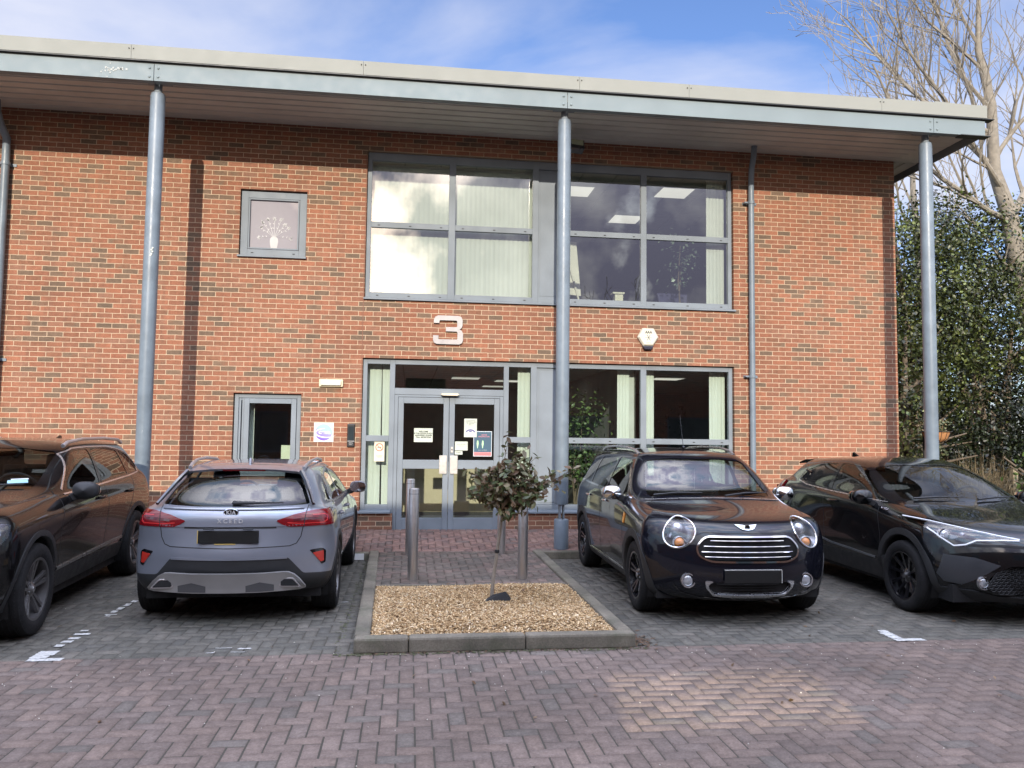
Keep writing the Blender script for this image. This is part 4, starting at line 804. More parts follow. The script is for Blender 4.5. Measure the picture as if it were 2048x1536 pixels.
# ---- bare trees 
def bare_tree(label, base, trunk, limbs, seed, depth=4, rmin=.007, group=None, k=1.0, dens=1.0):
    r = random.Random(seed); e = empty('bare_tree', base); tag(e, label, 'tree', group); m = MB(); tw = MB()
    def grow(p, d, L_, rad, lv):
        n = max(3, int(L_/.35)); pts = [p.copy()]; d = d.copy(); st = L_/n; ch = []
        for i in range(n):
            d = (d+Vector((r.gauss(0, .09), r.gauss(0, .09), r.gauss(.045, .07)))).normalized(); p = p+d*st; pts.append(p.copy())
            if lv < depth and i >= (1 if lv else 0):
                for _ in range(1 if r.random() < (.82 if lv < 2 else .9)*dens else 0): ch.append((p.copy(), d.copy(), i/n))
                if r.random() < .35*dens: ch.append((p.copy(), d.copy(), i/n))
        (m if rad > .02 or depth == 3 else tw).tube(pts, [max(rmin, rad*(1-.72*i/n)) for i in range(n+1)], 8 if rad > .05 else (5 if rad > .018 else 3), False)
        for (q, dd, f) in ch:
            ax = dd.orthogonal().normalized(); ax.rotate(__import__('mathutils').Quaternion(dd, r.uniform(0, 6.28))); a = r.uniform(.45, .85)
            nd_ = (dd*math.cos(a)+ax*math.sin(a)+Vector((0, 0, .16))).normalized()
            grow(q, nd_, L_*r.uniform(.38, .58)*(1-.35*f), max(rmin, rad*(1-.6*f)*.52), lv+1)
    m.tube(trunk[0], trunk[1], 14)
    for (p, d, L_, rad) in limbs: grow(Vector(p), Vector(d).normalized(), L_*k, rad*.82, 1)
    mo = m.build('trunk', BARK, e, smooth=True, fix=False); 
    if tw.v: tw.build('twigs', BARK, e, fix=False)
    return e
T1 = bare_tree('tall bare deciduous tree with pale bark rising beyond the roof corner', (15.0, 4.2, 0),
    ([(0, 0, -.1), (-.15, 0, 1.8), (-.35, .0, 3.2), (-.85, .05, 5.5), (-1.05, .1, 7.0), (-1.40, .1, 8.0), (-1.43, .1, 9.6), (-1.72, .1, 10.9), (-1.68, .1, 12.4)], [.30, .27, .25, .21, .18, .14, .11, .08, .04]),
    [((-1.0, .05, 6.7), (-.85, .0, .42), 5.0, .085), ((-1.2, .05, 7.5), (-.9, -.2, .65), 4.9, .08), ((-1.4, .1, 8.1), (-.8, .2, .8), 4.8, .075), ((-1.42, .1, 8.9), (-.95, .0, .5), 4.5, .065), ((-1.43, .1, 9.5), (-.85, .3, .75), 4.4, .06),
     ((-1.6, .1, 10.4), (-.9, -.3, .5), 4.0, .05), ((-1.7, .1, 11.0), (-.6, 0, 1), 3.6, .05), ((-1.05, .05, 6.9), (.75, .1, 1), 4.5, .12), ((-1.4, .1, 8.2), (.35, -.2, 1), 4.6, .07), ((-1.45, .1, 9.9), (.4, .2, 1), 3.6, .05), ((-.8, 0, 5.3), (-.7, -.1, .5), 2.6, .045), ((-1.4, .1, 8.5), (-.4, .1, 1), 4.6, .06)], 5, depth=4, dens=.96, rmin=.0055, k=1.08)
bare_tree('second bare tree set further back behind the roof corner', (17.2, 11.5, 0),
    ([(0, 0, 0), (-.2, 0, 4), (-.5, 0, 7), (-.7, 0, 10), (-.7, 0, 13)], [.22, .18, .14, .09, .04]),
    [((-.4, 0, 6.2), (-.7, 0, .8), 4.6, .07), ((-.5, 0, 7.2), (.6, .3, .8), 4.5, .07), ((-.6, 0, 8.3), (-.8, -.2, .7), 4.6, .06), ((-.65, 0, 9.3), (-.4, 0, 1), 4.2, .05), ((-.7, 0, 10.5), (.3, 0, 1), 3.6, .04)], 8, depth=3, rmin=.009, dens=.85)
bare_tree('bare tree standing on the far side of the car park behind the viewer', (9.5, -21, 0), ([(0, 0, 0), (.1, 0, 2.5), (.0, 0, 5)], [.22, .17, .10]),
    [((.05, 0, 2.4), (-.7, .2, 1), 3.6, .09), ((.1, 0, 2.9), (.7, -.2, .9), 3.6, .08), ((.0, 0, 4.0), (-.3, 0, 1), 3.4, .07), ((0, 0, 5), (.2, 0, 1), 3, .07)], 9, depth=3, rmin=.012)
# ================================================================ THE OFFICE ACROSS THE CAR PARK (reflected; shades the yard)
OB = empty('office_building', (0, -17.2, 0)); tag(OB, 'brick office across the car park behind the viewer, seen only in reflections', 'building')
def ow(y, holes):
    m = MB(); xs = sorted({-34, 30, *[h[0] for h in holes], *[h[1] for h in holes]}); zs = sorted({0, 6.5, *[h[2] for h in holes], *[h[3] for h in holes]})
    for i in range(len(xs)-1):
        for j in range(len(zs)-1):
            xm, zm = (xs[i]+xs[i+1])/2, (zs[j]+zs[j+1])/2
            if any(h[0] < xm < h[1] and h[2] < zm < h[3] for h in holes): continue
            m.box(xs[i], xs[i+1], y-.1, y, zs[j], zs[j+1])
    return m
SUN_SLOT = (-.15, 1.35, 3.30, 3.72); dY = 6.0; sh_x = -math.tan(SUN_AZ-math.pi)*dY; sh_z = math.tan(SUN_EL)/math.cos(SUN_AZ-math.pi)*dY  # added opening, aimed so the sun throws a bright patch on the paving
ow(0, [SUN_SLOT]+[(x, x+2.6, z, z+1.5) for x in (-12, -7, 5, 10, -17) for z in (.9, 4.3)]).build('wall', BRICK, OB)
ow(-dY, [(SUN_SLOT[0]+sh_x-.35, SUN_SLOT[1]+sh_x+.35, SUN_SLOT[2]+sh_z-.2, SUN_SLOT[3]+sh_z+.2)]).build('wall', BRICK, OB)  # matching gap added in the back wall so the sunbeam gets through
MB().box(-34.3, 30.3, -dY-.5, .25, 6.505, 6.62).build('roof', MATS['roof_sheet'], OB)
MB().box(SUN_SLOT[0], SUN_SLOT[1], -.06, -.05, SUN_SLOT[2], SUN_SLOT[3]).build('window', glassmat('sun_slot_tint', .0, tint=(1., .97, .86), trans=1.0), OB)  # unseen sheet added in the slot to warm the sunbeam, not a real window
for x in (-12, -7, 5, 10, -17):
    for z in (.9, 4.3):
        wf = MB().frame(x, x+2.6, z, z+1.5, -.06, -.02, .06).build('window', GREY, OB); MB().box(x+.06, x+2.54, -.05, -.045, z+.06, z+1.44).build('pane', mat('dark_pane', (.10, .12, .12), .1), wf)

# a few fallen leaves on the mulch and paving
rr3 = np.random.default_rng(77); P = [(x, y, .075) for x, y in zip(rr3.uniform(-.2, 1.65, 26), rr3.uniform(-5.85, -3.95, 26))]+[(x, y, -.052) for x, y in zip(rr3.uniform(-4, 5.5, 40), rr3.uniform(-7.6, -5.0, 40)) if not (-.5 < x < 1.9 and y > -6.1)]
fo_ = leaves('fallen_leaves', np.array(P), np.tile([0, 0, 1.6], (len(P), 1)), .045, [(.16, .09, .045), (.10, .06, .03), (.22, .14, .07)], LEAFR, None, 9); tag(fo_, kind='stuff', label='small brown fallen leaves scattered over the mulch and paving', cat='fallen leaves')
# ================================================================ CAR TOOLKIT  (x: nose 0 -> tail L, y: across, z: up)
def lerp(tab, x):
    if x <= tab[0][0]: return tab[0][1]
    for (a, b), (c, d) in zip(tab[:-1], tab[1:]):
        if x <= c: return b+(d-b)*(x-a)/(c-a) if c > a else d
    return tab[-1][1]
def sm(tab, x, h=.10): return (lerp(tab, x-h)+2*lerp(tab, x)+lerp(tab, x+h))/4
FR = [0, .3, .58, .8, .94]
def ring_pts(r, S):
    xf, cf, xr, cr = r['xf'], r['cf'], r['xr'], r['cr']; W_ = r['w']; Z = r['z']; p = r.get('p', 2.6); q = r.get('q', 2.6); zd = r.get('zd', 0); zr = r.get('zr', 0); eps = r.get('eps', .022)
    a = []; x0 = xf+cf+.05; x1 = xr-cr-.05
    if x0 < 0.1: x0 = .1
    xs = list(S); n = len(xs)
    out_ = []
    for i, x in enumerate(xs): out_.append(min(max(x, x0+eps*i), x1-eps*(n-1-i)))
    wf, wr = sm(W_, out_[0]), sm(W_, out_[-1])
    for f in FR: 
        x = xf+cf*f**p; a.append((x, f*wf*.985, sm(Z, x)-zd*f**2))
    for x in out_:
        t_ = 1.0
        a.append((x, sm(W_, x), sm(Z, x)-zd*max(0, 1-(x-x0)/.5)))
    for f in FR[::-1]:
        x = xr-cr*f**q; a.append((x, f*wr*.985, sm(Z, x)-zr*f**2))
    return a
def car_body(spec, level=3):
    S = spec['S']; rings = [ring_pts(r, S) for r in spec['rings']]; n = len(rings[0]); V = []; F = []; idx = []
    for rg in rings:
        row = {}
        for i, (x, y, z) in enumerate(rg):
            V.append((x, y, z)); row[(i, 1)] = len(V)-1
            if y == 0: row[(i, -1)] = row[(i, 1)]
            else: V.append((x, -y, z)); row[(i, -1)] = len(V)-1
        idx.append(row)
    for k in range(len(rings)-1):
        for i in range(n-1):
            for s in (1, -1):
                q = (idx[k][(i, s)], idx[k][(i+1, s)], idx[k+1][(i+1, s)], idx[k+1][(i, s)]); F.append(q if s < 0 else q[::-1])
    # roof cap
    top = rings[-1]; ti = idx[-1]; crown = spec.get('crown', .03); nf = len(FR); ns = len(S); rows = []
    rows.append({**{(j, s): ti[(j, s)] for j in range(nf) for s in (1, -1)}, **{(nf, s): None for s in (1, -1)}})
    for a in range(ns):
        x, y, z = top[nf+a]; row = {}
        zc = top[nf+a][2]
        for j, f in enumerate(FR):
            zz_ = zc+crown*(1-f*f)
            V.append((x, f*y, zz_)); row[(j, 1)] = len(V)-1
            if f == 0: row[(j, -1)] = row[(j, 1)]
            else: V.append((x, -f*y, zz_)); row[(j, -1)] = len(V)-1
        for s in (1, -1): row[(nf, s)] = ti[(nf+a, s)]
        rows.append(row)
    rows.append({**{(j, s): ti[(nf+ns+nf-1-j, s)] for j in range(nf) for s in (1, -1)}, **{(nf, s): None for s in (1, -1)}})
    for a in range(len(rows)-1):
        A_, B_ = rows[a], rows[a+1]
        for j in range(nf):
            for s in (1, -1):
                q = [A_[(j, s)], A_[(j+1, s)], B_[(j+1, s)], B_[(j, s)]]; q = [v for v in q if v is not None]
                if len(q) >= 3: F.append(tuple(q if s > 0 else q[::-1]))
    me = bpy.data.meshes.new('cage'); me.from_pydata(V, [], F)
    bm = bmesh.new(); bm.from_mesh(me); bmesh.ops.remove_doubles(bm, verts=bm.verts, dist=1e-5)
    cl = bm.edges.layers.float.new('crease_edge')
    bm.verts.ensure_lookup_table()
    cr = spec.get('crease', {})
    if cr:
        pos = {}
        for k, c in cr.items():
            pts = {(round(x, 4), round(abs(y), 4), round(z, 4)) for x, y, z in rings[k]}; pos[k] = (pts, c)
        for e in bm.edges:
            a, b = [(round(v.co.x, 4), round(abs(v.co.y), 4), round(v.co.z, 4)) for v in e.verts]
            for pts, c in pos.values():
                if a in pts and b in pts: e[cl] = c
    bmesh.ops.recalc_face_normals(bm, faces=bm.faces)
    bm.to_mesh(me); bm.free()
    o = bpy.data.objects.new('cage', me); COL.objects.link(o); md = o.modifiers.new('s', 'SUBSURF'); md.levels = level
    me2 = bpy.data.meshes.new_from_object(o.evaluated_get(bpy.context.evaluated_depsgraph_get())); bpy.data.objects.remove(o)
    return me2
VIEW = {'side': (0, 2, Vector((0, 1, 0))), 'front': (1, 2, Vector((1, 0, 0))), 'top': (0, 1, Vector((0, 0, 1)))}
def pip(x, y, P):
    c = False; j = len(P)-1
    for i in range(len(P)):
        xi, yi = P[i]; xj, yj = P[j]
        if (yi > y) != (yj > y) and x < (xj-xi)*(y-yi)/(yj-yi)+xi: c = not c
        j = i
    return c
def roundpoly(P, r=.03, n=4):
    out_ = []; N_ = len(P)
    for i in range(N_):
        a, b, c = Vector(P[i-1]), Vector(P[i]), Vector(P[(i+1) % N_]); u = (a-b); v = (c-b); d = min(r, u.length*.45, v.length*.45); u.normalize(); v.normalize(); p, q = b+u*d, b+v*d
        for k in range(n+1):
            t_ = k/n; out_.append(tuple(p*(1-t_)**2+b*2*t_*(1-t_)+q*t_*t_))
    return out_
def circ(cx_, cz_, r, n=40, rz=None): return [(cx_+r*math.cos(2*math.pi*k/n), cz_+(rz or r)*math.sin(2*math.pi*k/n)) for k in range(n)]
class Car:
    def __init__(s, spec, root, paint):
        s.spec = spec; s.root = root; s.me = car_body(spec); s.bm = bmesh.new(); s.bm.from_mesh(s.me)
        b0 = bmesh.new(); b0.from_mesh(s.me); s.bvh = BVHTree.FromBMesh(b0); b0.free(); s.paint = paint; s.parts = []
    def cut(s, view, P, cond):
        bm = s.bm; ia, ib, D = VIEW[view]; x0 = min(p[0] for p in P)-.02; x1 = max(p[0] for p in P)+.02; z0 = min(p[1] for p in P)-.02; z1 = max(p[1] for p in P)+.02
        def bb(f):
            a = [v.co[ia] for v in f.verts]; b = [v.co[ib] for v in f.verts]; return min(a), max(a), min(b), max(b)
        cand = set(f for f in bm.faces if cond(f.calc_center_median(), f.normal) and (lambda q: q[1] > x0 and q[0] < x1 and q[3] > z0 and q[2] < z1)(bb(f)))
        for i in range(len(P)):
            a, b = P[i], P[(i+1) % len(P)]
            if math.hypot(a[0]-b[0], a[1]-b[1]) < 1e-5: continue
            e = [0, 0, 0]; e[ia] = b[0]-a[0]; e[ib] = b[1]-a[1]; nn_ = Vector(e).cross(D).normalized(); co = [0, 0, 0]; co[ia], co[ib] = a; m_ = .004
            X0, X1, Z0, Z1 = min(a[0], b[0])-m_, max(a[0], b[0])+m_, min(a[1], b[1])-m_, max(a[1], b[1])+m_
            loc = []
            for f in cand:
                if not f.is_valid: continue
                q = bb(f)
                if q[1] > X0 and q[0] < X1 and q[3] > Z0 and q[2] < Z1: loc.append(f)
            if not loc: continue
            ed = set(e_ for f in loc for e_ in f.edges); vv = set(v for f in loc for v in f.verts)
            res_ = bmesh.ops.bisect_plane(bm, geom=list(vv)+list(ed)+loc, plane_co=co, plane_no=nn_, dist=1e-5)
            cand = set(f for f in cand if f.is_valid) | set(g for g in res_['geom'] if isinstance(g, bmesh.types.BMFace))
        return [f for f in cand if f.is_valid and pip(f.calc_center_median()[ia], f.calc_center_median()[ib], P)]
    def take(s, view, P, cond, name, m, off=0., rim=.012, parent=None, remove=True, thick=0., smooth=True, reveal=True, bulge=0.):
        faces = s.cut(view, P, cond)
        if not faces: print('EMPTY', name); return None
        nb_ = bmesh.new(); mp2 = {}
        for f in faces:
            vs = []
            for v in f.verts:
                if v not in mp2: mp2[v] = (nb_.verts.new(v.co+v.normal*off), v.normal.copy())
                vs.append(mp2[v][0])
            try: nb_.faces.new(vs)
            except ValueError: pass
        nb_.normal_update()
        if rim:
            bd = [e for e in nb_.edges if len(e.link_faces) == 1]; norm = {nv: no for nv, no in mp2.values()}
            ex = bmesh.ops.extrude_edge_only(nb_, edges=bd); 
            src = {tuple(round(c, 6) for c in v.co): norm[v] for v in norm}
            for g in ex['geom']:
                if isinstance(g, bmesh.types.BMVert): g.co -= src.get(tuple(round(c, 6) for c in g.co), g.normal)*(rim+max(0, off))
        if remove:
            bmesh.ops.delete(s.bm, geom=faces, context='FACES')
        me = bpy.data.meshes.new(name); nb_.to_mesh(me); nb_.free(); me.materials.append(m)
        return link(me, name, parent or s.root, smooth) if name else me
    def drop(s, view, P, cond):
        faces = s.cut(view, P, cond)
        if faces: bmesh.ops.delete(s.bm, geom=faces, context='FACES')
    def finish(s, rim=.014, gone=lambda c: False):
        bm = s.bm; fs = [f for f in bm.faces if gone(f.calc_center_median())]
        if fs: bmesh.ops.delete(bm, geom=fs, context='FACES')
        loose = [v for v in bm.verts if not v.link_faces]; bmesh.ops.delete(bm, geom=loose, context='VERTS')
        bm.normal_update(); bd = [e for e in bm.edges if len(e.link_faces) == 1]; nm = {tuple(round(c, 6) for c in v.co): v.normal.copy() for e in bd for v in e.verts}
        ex = bmesh.ops.extrude_edge_only(bm, edges=bd)
        for g in ex['geom']:
            if isinstance(g, bmesh.types.BMVert): g.co -= nm.get(tuple(round(c, 6) for c in g.co), Vector())*rim
        me = bpy.data.meshes.new('body'); bm.to_mesh(me); bm.free(); me.materials.append(s.paint); o = link(me, 'body', s.root, False)
        me.polygons.foreach_set('use_smooth', [True]*len(me.polygons))
        try: me.set_sharp_from_angle(angle=R(55))
        except Exception: pass
        s.body = o; return o
    def hit(s, view, a, b, sgn):        # surface point seen from side/front/rear/top
        if view == 'side': o, d = Vector((a, 3*sgn, b)), Vector((0, -sgn, 0))
        elif view == 'front': o, d = Vector((-2 if sgn < 0 else 8, a, b)), Vector((1 if sgn < 0 else -1, 0, 0))
        else: o, d = Vector((a, b, 4)), Vector((0, 0, -1))
        h = s.bvh.ray_cast(o, d); return (h[0], h[1]) if h[0] is not None else None
    def strip(s, view, pts, sgn, w, m, name, off=.002, th=.0, parent=None, step=.03, mb=None, round_=False):
        P = [Vector(p) for p in pts]; Q = []
        for a, b in zip(P[:-1], P[1:]):
            k = max(1, int((b-a).length/step)); Q += [a.lerp(b, i/k) for i in range(k)]
        Q.append(P[-1]); H = [h for h in (s.hit(view, q[0], q[1], sgn) for q in Q) if h]
        if len(H) < 2: print('NOHIT', name); return mb
        mb_ = mb or MB()
        if round_: mb_.tube([h[0]+h[1]*off for h in H], w/2, 8)
        else:
            vs = []
            for i, (p, n_) in enumerate(H):
                t_ = (H[min(i+1, len(H)-1)][0]-H[max(i-1, 0)][0]).normalized(); c_ = t_.cross(n_).normalized()
                for kx, kz in ((-.5, -.004), (-.5, off), (.5, off), (.5, -.004)): vs.append(tuple(p+c_*w*kx+n_*kz))
            fs = []
            for i in range(len(H)-1):
                for k in range(3): fs.append((4*i+k, 4*i+k+1, 4*i+5+k, 4*i+4+k))
            mb_.add(vs, fs)
        if mb is None: return mb_.build(name, m, parent or s.root, smooth=round_)
        return mb_
# materials shared by the cars
def carpaint(name, col, metal=.0, flake=.0, rough=.25, cw=1.0):
    t = NT(name); dust = t.noise(3, 4, .6)
    c = t.ramp(dust, (.35, col), (.75, tuple(min(1, v*1.08+.002) for v in col)))
    t.set(Base_Color=c, Metallic=metal, Roughness=rough, Coat_Weight=cw, Coat_Roughness=t.ramp(t.noise(25, 4, .6), (.3, .008), (.8, .05))); t.b.inputs['Coat IOR'].default_value = 1.45; t.b.inputs['Specular IOR Level'].default_value = .15
    MATS[name] = t.m; return t.m
TYRE = mat('tyre_rubber', (.016, .016, .017), .82, var=.3, vscale=12, bump=.3, bscale=80, spec=.25); PLAS = mat('dark_plastic', (.022, .023, .025), .55, var=.15, bump=.25, bscale=300)
CHROME = mat('chrome', (.72, .72, .73), .07, metal=1, var=.02); CHROMED = mat('chrome_dull', (.55, .55, .56), .28, metal=.9, var=.06); BLK = mat('gloss_black', (.006, .006, .007), .12, coat=1); MATB = mat('matt_black', (.008, .008, .009), .75)
CGLASS = glassmat('car_glass', .035, tint=(.85, .93, .90), trans=.62); CGLASSD = glassmat('car_glass_dark', .04, tint=(.6, .65, .65), trans=.35); LENS = glassmat('lamp_cover', .03, tint=(1, 1, 1), trans=.93)
REDL = NT('red_lens'); REDL.set(Base_Color=(.17, .004, .008), Roughness=.12, Coat_Weight=1., Emission_Color=(.5, .01, .01), Emission_Strength=.0); REDL = REDL.m
REDD = mat('red_lens_dark', (.09, .004, .008), .12, coat=1); AMBER = mat('amber_lens', (.80, .26, .02), .2, coat=1); BOWL = mat('lamp_bowl', (.19, .195, .21), .16, metal=.95, var=.1); SEATM = mat('seat_fabric', (.035, .035, .04), .85); DASH = mat('dashboard', (.025, .025, .028), .7); TRIMG = mat('trim_light', (.45, .45, .43), .8)
PLATE = mat('plate_black', (.003, .003, .003), .6, var=0.02); RIMB = mat('rim_black', (.010, .010, .012), .22, coat=.8); RIMG = mat('rim_grey', (.13, .125, .125), .35, metal=.5, coat=.3); DISC = mat('brake_disc', (.25, .24, .23), .4, metal=.8)
_wheels = {}
def make_wheel(key, r, w, rr, style, rimm, root, x, y, z, side):
    """wheel with its axis along y; outer face towards +y*side"""
    if key in _wheels:
        c = copy_tree(_wheels[key], root)
    else:
        c = bpy.data.objects.new('wheel', None); COL.objects.link(c); c.parent = root; h = w/2
        prof = [(rr-.012, -h*.92), (rr+.02, -h), (r-.035, -h*1.02), (r-.012, -h*.93), (r-.002, -h*.75), (r, 0), (r-.002, h*.75), (r-.012, h*.93), (r-.035, h*1.02), (rr+.045, h*1.03), (rr+.02, h*.99), (rr+.004, h*.90), (rr-.012, h*.86)]
        t_ = MB().lathe(prof, 64, 'y'); tt = t_.build('tyre', TYRE, c, smooth=True)
        tg = MB()
        for gx in (-.5, -.17, .17, .5): tg.lathe([(r+.0006, h*gx-.004), (r+.0012, h*gx), (r+.0006, h*gx+.004)], 64, 'y')
        for k in range(72):
            a = 2*math.pi*k/72; c_, s_ = math.cos(a), math.sin(a); 
            for sg in (-1, 1): tg.add([(c_*(r-.022), sg*h*1.0, s_*(r-.022)), (c_*(r+.001), sg*h*.70, s_*(r+.001)), (math.cos(a+.025)*(r+.001), sg*h*.70, math.sin(a+.025)*(r+.001)), (math.cos(a+.025)*(r-.022), sg*h*1.0, math.sin(a+.025)*(r-.022))], [(0, 1, 2, 3)])
        tg.build('tread_grooves', MATB, tt, fix=False)
        ri = MB().lathe([(rr-.012, h*.86), (rr+.006, h*.905), (rr+.008, h*.93), (rr-.002, h*.935), (rr-.012, h*.90), (rr-.016, h*.5), (rr-.03, -h*.7), (rr-.02, -h*.9)], 64, 'y')
        yo = h*.80
        def spoke(a0, a1, r0, r1, w0, w1, d0, d1, th=.02):
            c0, s0, c1, s1 = math.cos(a0), math.sin(a0), math.cos(a1), math.sin(a1); P = []
            for (rad, cc, ss, ww, dd) in ((r0, c0, s0, w0, d0), (r1, c1, s1, w1, d1)):
                for k, dy in ((-1, -th), (-.75, 0), (.75, 0), (1, -th)): P.append((rad*cc-ss*ww*k, dd+dy, rad*ss+cc*ww*k))
            ri.add(P, [(0, 1, 5, 4), (1, 2, 6, 5), (2, 3, 7, 6), (3, 0, 4, 7)])
        A0 = math.pi/2
        if style == 'star5':
            for k in range(5):
                a = A0+2*math.pi*k/5
                for q in (-1, 1): spoke(a+q*.10, a+q*.16, .045, rr-.008, .017, .014, yo-.035, yo+.004, .03)
                spoke(a, a, .04, rr*.55, .03, .012, yo-.045, yo-.03, .02)
        elif style == 'multi10':
            for k in range(10):
                a = A0+2*math.pi*k/10
                for q in (-1, 1): spoke(a+q*.10, a+q*.045, .05, rr-.006, .008, .008, yo-.04, yo+.004, .02)
        elif style == 'five_double':
            for k in range(5):
                a = A0+2*math.pi*k/5
                for q in (-1, 1): spoke(a+q*.22, a+q*.15, .05, rr-.006, .013, .021, yo-.03, yo+.004, .022)
        ri.lathe([(0, yo-.008), (.03, yo-.008), (.034, yo-.014), (.07, yo-.035), (.075, yo-.06), (.0, yo-.06)], 32, 'y')
        rio = ri.build('rim', rimm, c, smooth=True)
        bo = MB()
        for k in range(5): bo.lathe([(0, yo-.020), (.009, yo-.020), (.010, yo-.04)], 8, 'y', (.052*math.cos(A0+.6+k*1.2566), 0, .052*math.sin(A0+.6+k*1.2566)))
        bo.lathe([(0, yo-.005), (.022, yo-.005), (.025, yo-.008)], 20, 'y'); bo.build('hub_bolts', CHROMED if style != 'multi10' else RIMG, c)
        MB().lathe([(.06, h*.15), (rr*.72, h*.15), (rr*.72, h*.05), (.06, h*.05)], 40, 'y').build('brake_disc', DISC, c, smooth=True)
        MB().lathe([(0, -h*.2), (rr-.03, -h*.2)], 32, 'y').build('backing', MATB, c)
        MB().box(-.05, .05, -h*.1, h*.25, rr*.45, rr*.75).build('brake_caliper', PLAS, c)
        _wheels[key] = c
    c.location = (x, y, z); c.rotation_euler = (0, random.uniform(0, 1.2) if style == 'multi10' else 0, 0 if side > 0 else math.pi); return c
def wheel_arch(car, cx_, cz_, r, hw, clad=None, cladm=None, squash=1.0):
    for sg in (1, -1):
        cond = lambda c, n_, sg=sg: c.y*sg > hw*.55 and abs(n_.y) > .12
        if clad:
            P = [(x, z) for x, z in circ(cx_, cz_, r+clad, 48, (r+clad)*squash)]
            o = car.take('side', P, cond, 'wheel_arch_trim', cladm, off=.006, rim=.010, remove=True, parent=None)
            # the middle of that trim is opened below by rebuilding it as a ring
            b_ = bmesh.new(); b_.from_mesh(o.data); PI_ = circ(cx_, cz_, r, 48, r*squash)
            for i in range(48):
                a, b = PI_[i], PI_[(i+1) % 48]; nn_ = Vector((b[0]-a[0], 0, b[1]-a[1])).cross(Vector((0, 1, 0))).normalized()
                loc = [f for f in b_.faces if min(v.co.x for v in f.verts) < max(a[0], b[0])+.003 and max(v.co.x for v in f.verts) > min(a[0], b[0])-.003 and min(v.co.z for v in f.verts) < max(a[1], b[1])+.003 and max(v.co.z for v in f.verts) > min(a[1], b[1])-.003]
                if loc: bmesh.ops.bisect_plane(b_, geom=list(set(v for f in loc for v in f.verts))+list(set(e for f in loc for e in f.edges))+loc, plane_co=(a[0], 0, a[1]), plane_no=nn_, dist=1e-5)
            dl = [f for f in b_.faces if pip(f.calc_center_median().x, f.calc_center_median().z, PI_)]; bmesh.ops.delete(b_, geom=dl, context='FACES'); b_.normal_update()
            bd = [e for e in b_.edges if len(e.link_faces) == 1 and all(abs(math.hypot(v.co.x-cx_, (v.co.z-cz_)/squash)-r) < .004 for v in e.verts)]
            ex = bmesh.ops.extrude_edge_only(b_, edges=bd)
            for g in ex['geom']:
                if isinstance(g, bmesh.types.BMVert): g.co.y -= sg*.05
            b_.to_mesh(o.data); b_.free()
        else: car.drop('side', circ(cx_, cz_, r, 48, r*squash), cond)
        well = MB(); n = 22; vs = []; 
        for k in range(n+1):
            t_ = math.pi*(-.12+1.24*k/n); x, z = cx_+(r+.004)*math.cos(t_), cz_+(r+.004)*squash*math.sin(t_); vs += [(x, sg*(hw-.055), z), (x, sg*(hw-.42), z)]
        well.add(vs, [(2*k, 2*k+2, 2*k+3, 2*k+1) for k in range(n)]); vs = [(cx_, sg*(hw-.42), cz_)]+[(cx_+r*math.cos(math.pi*(-.12+1.24*k/n)), sg*(hw-.42), cz_+r*squash*math.sin(math.pi*(-.12+1.24*k/n))) for k in range(n+1)]
        well.add(vs, [(0, k+1, k+2) for k in range(n)]).build('wheel_well', MATB, car.root, fix=False)
def interior(root, L_, hw, x0, x1, zb, rhd=1, floor=.30, light=False, headz=0.):
    MB().box(.35, L_-.4, -hw+.12, hw-.12, .20, .36).box(.5, x0-.25, -hw+.45, hw-.45, .361, zb-.28).build('underbody', MATB, root)
    MB().box(x0-.25, x0+.20, -hw+.16, hw-.16, .5, zb-.05).box(x0+.201, x0+.27, -hw+.16, hw-.16, .62, zb-.12).build('dashboard', DASH, root, bevel=.04)
    MB().box(x1-.35, x1+.25, -hw+.2, hw-.2, .5, zb-.12).build('load_cover', DASH, root, bevel=.02)
    for sg in (1, -1):
        MB().prism([(x0+.68, .42), (x0+1.18, .40), (x0+1.22, .58), (x0+.70, .60)], sg*.37-.25, sg*.37+.25, 'y').prism([(x0+1.12, .56), (x0+1.27, .54), (x0+1.44, 1.12), (x0+1.32, 1.16)], sg*.37-.24, sg*.37+.24, 'y').build('seat', SEATM, root, bevel=.05)
        MB().prism([(x0+1.36, 1.19+headz), (x0+1.46, 1.17+headz), (x0+1.49, 1.36+headz), (x0+1.39, 1.38+headz)], sg*.37-.13, sg*.37+.13, 'y').build('headrest', SEATM, root, bevel=.035)
        MB().tube([(x0+1.38, sg*.37-.06, 1.1), (x0+1.42, sg*.37-.06, 1.2+headz)], .008, 6).tube([(x0+1.38, sg*.37+.06, 1.1), (x0+1.42, sg*.37+.06, 1.2+headz)], .008, 6).build('headrest_posts', CHROMED, root)
    MB().box(x0+1.75, x0+2.2, -hw+.25, hw-.25, .42, .6).prism([(x0+2.1, .58), (x0+2.22, .58), (x0+2.36, 1.12), (x0+2.26, 1.14)], -hw+.25, hw-.25, 'y').build('rear_bench', SEATM, root, bevel=.05)
    for y in (-.42, .42): MB().prism([(x0+2.27, 1.14), (x0+2.35, 1.13), (x0+2.38, 1.27), (x0+2.30, 1.28)], y-.12, y+.12, 'y').build('headrest', SEATM, root, bevel=.03)
    sw_ = MB(); c = Vector((x0+.42, -.37 if rhd > 0 else .37, zb-.06)); n = 28; ax = Vector((.9, 0, .42)).normalized(); u = Vector((0, 1, 0)); v = ax.cross(u)
    pts = [c+(u*math.cos(2*math.pi*k/n)+v*math.sin(2*math.pi*k/n))*.185 for k in range(n+1)]; sw_.tube(pts, .014, 8, False).tube([c-u*.18, c, c+u*.18], .016, 6).tube([c, c-v*.18], .016, 6).build('steering_wheel', DASH, root, smooth=True)
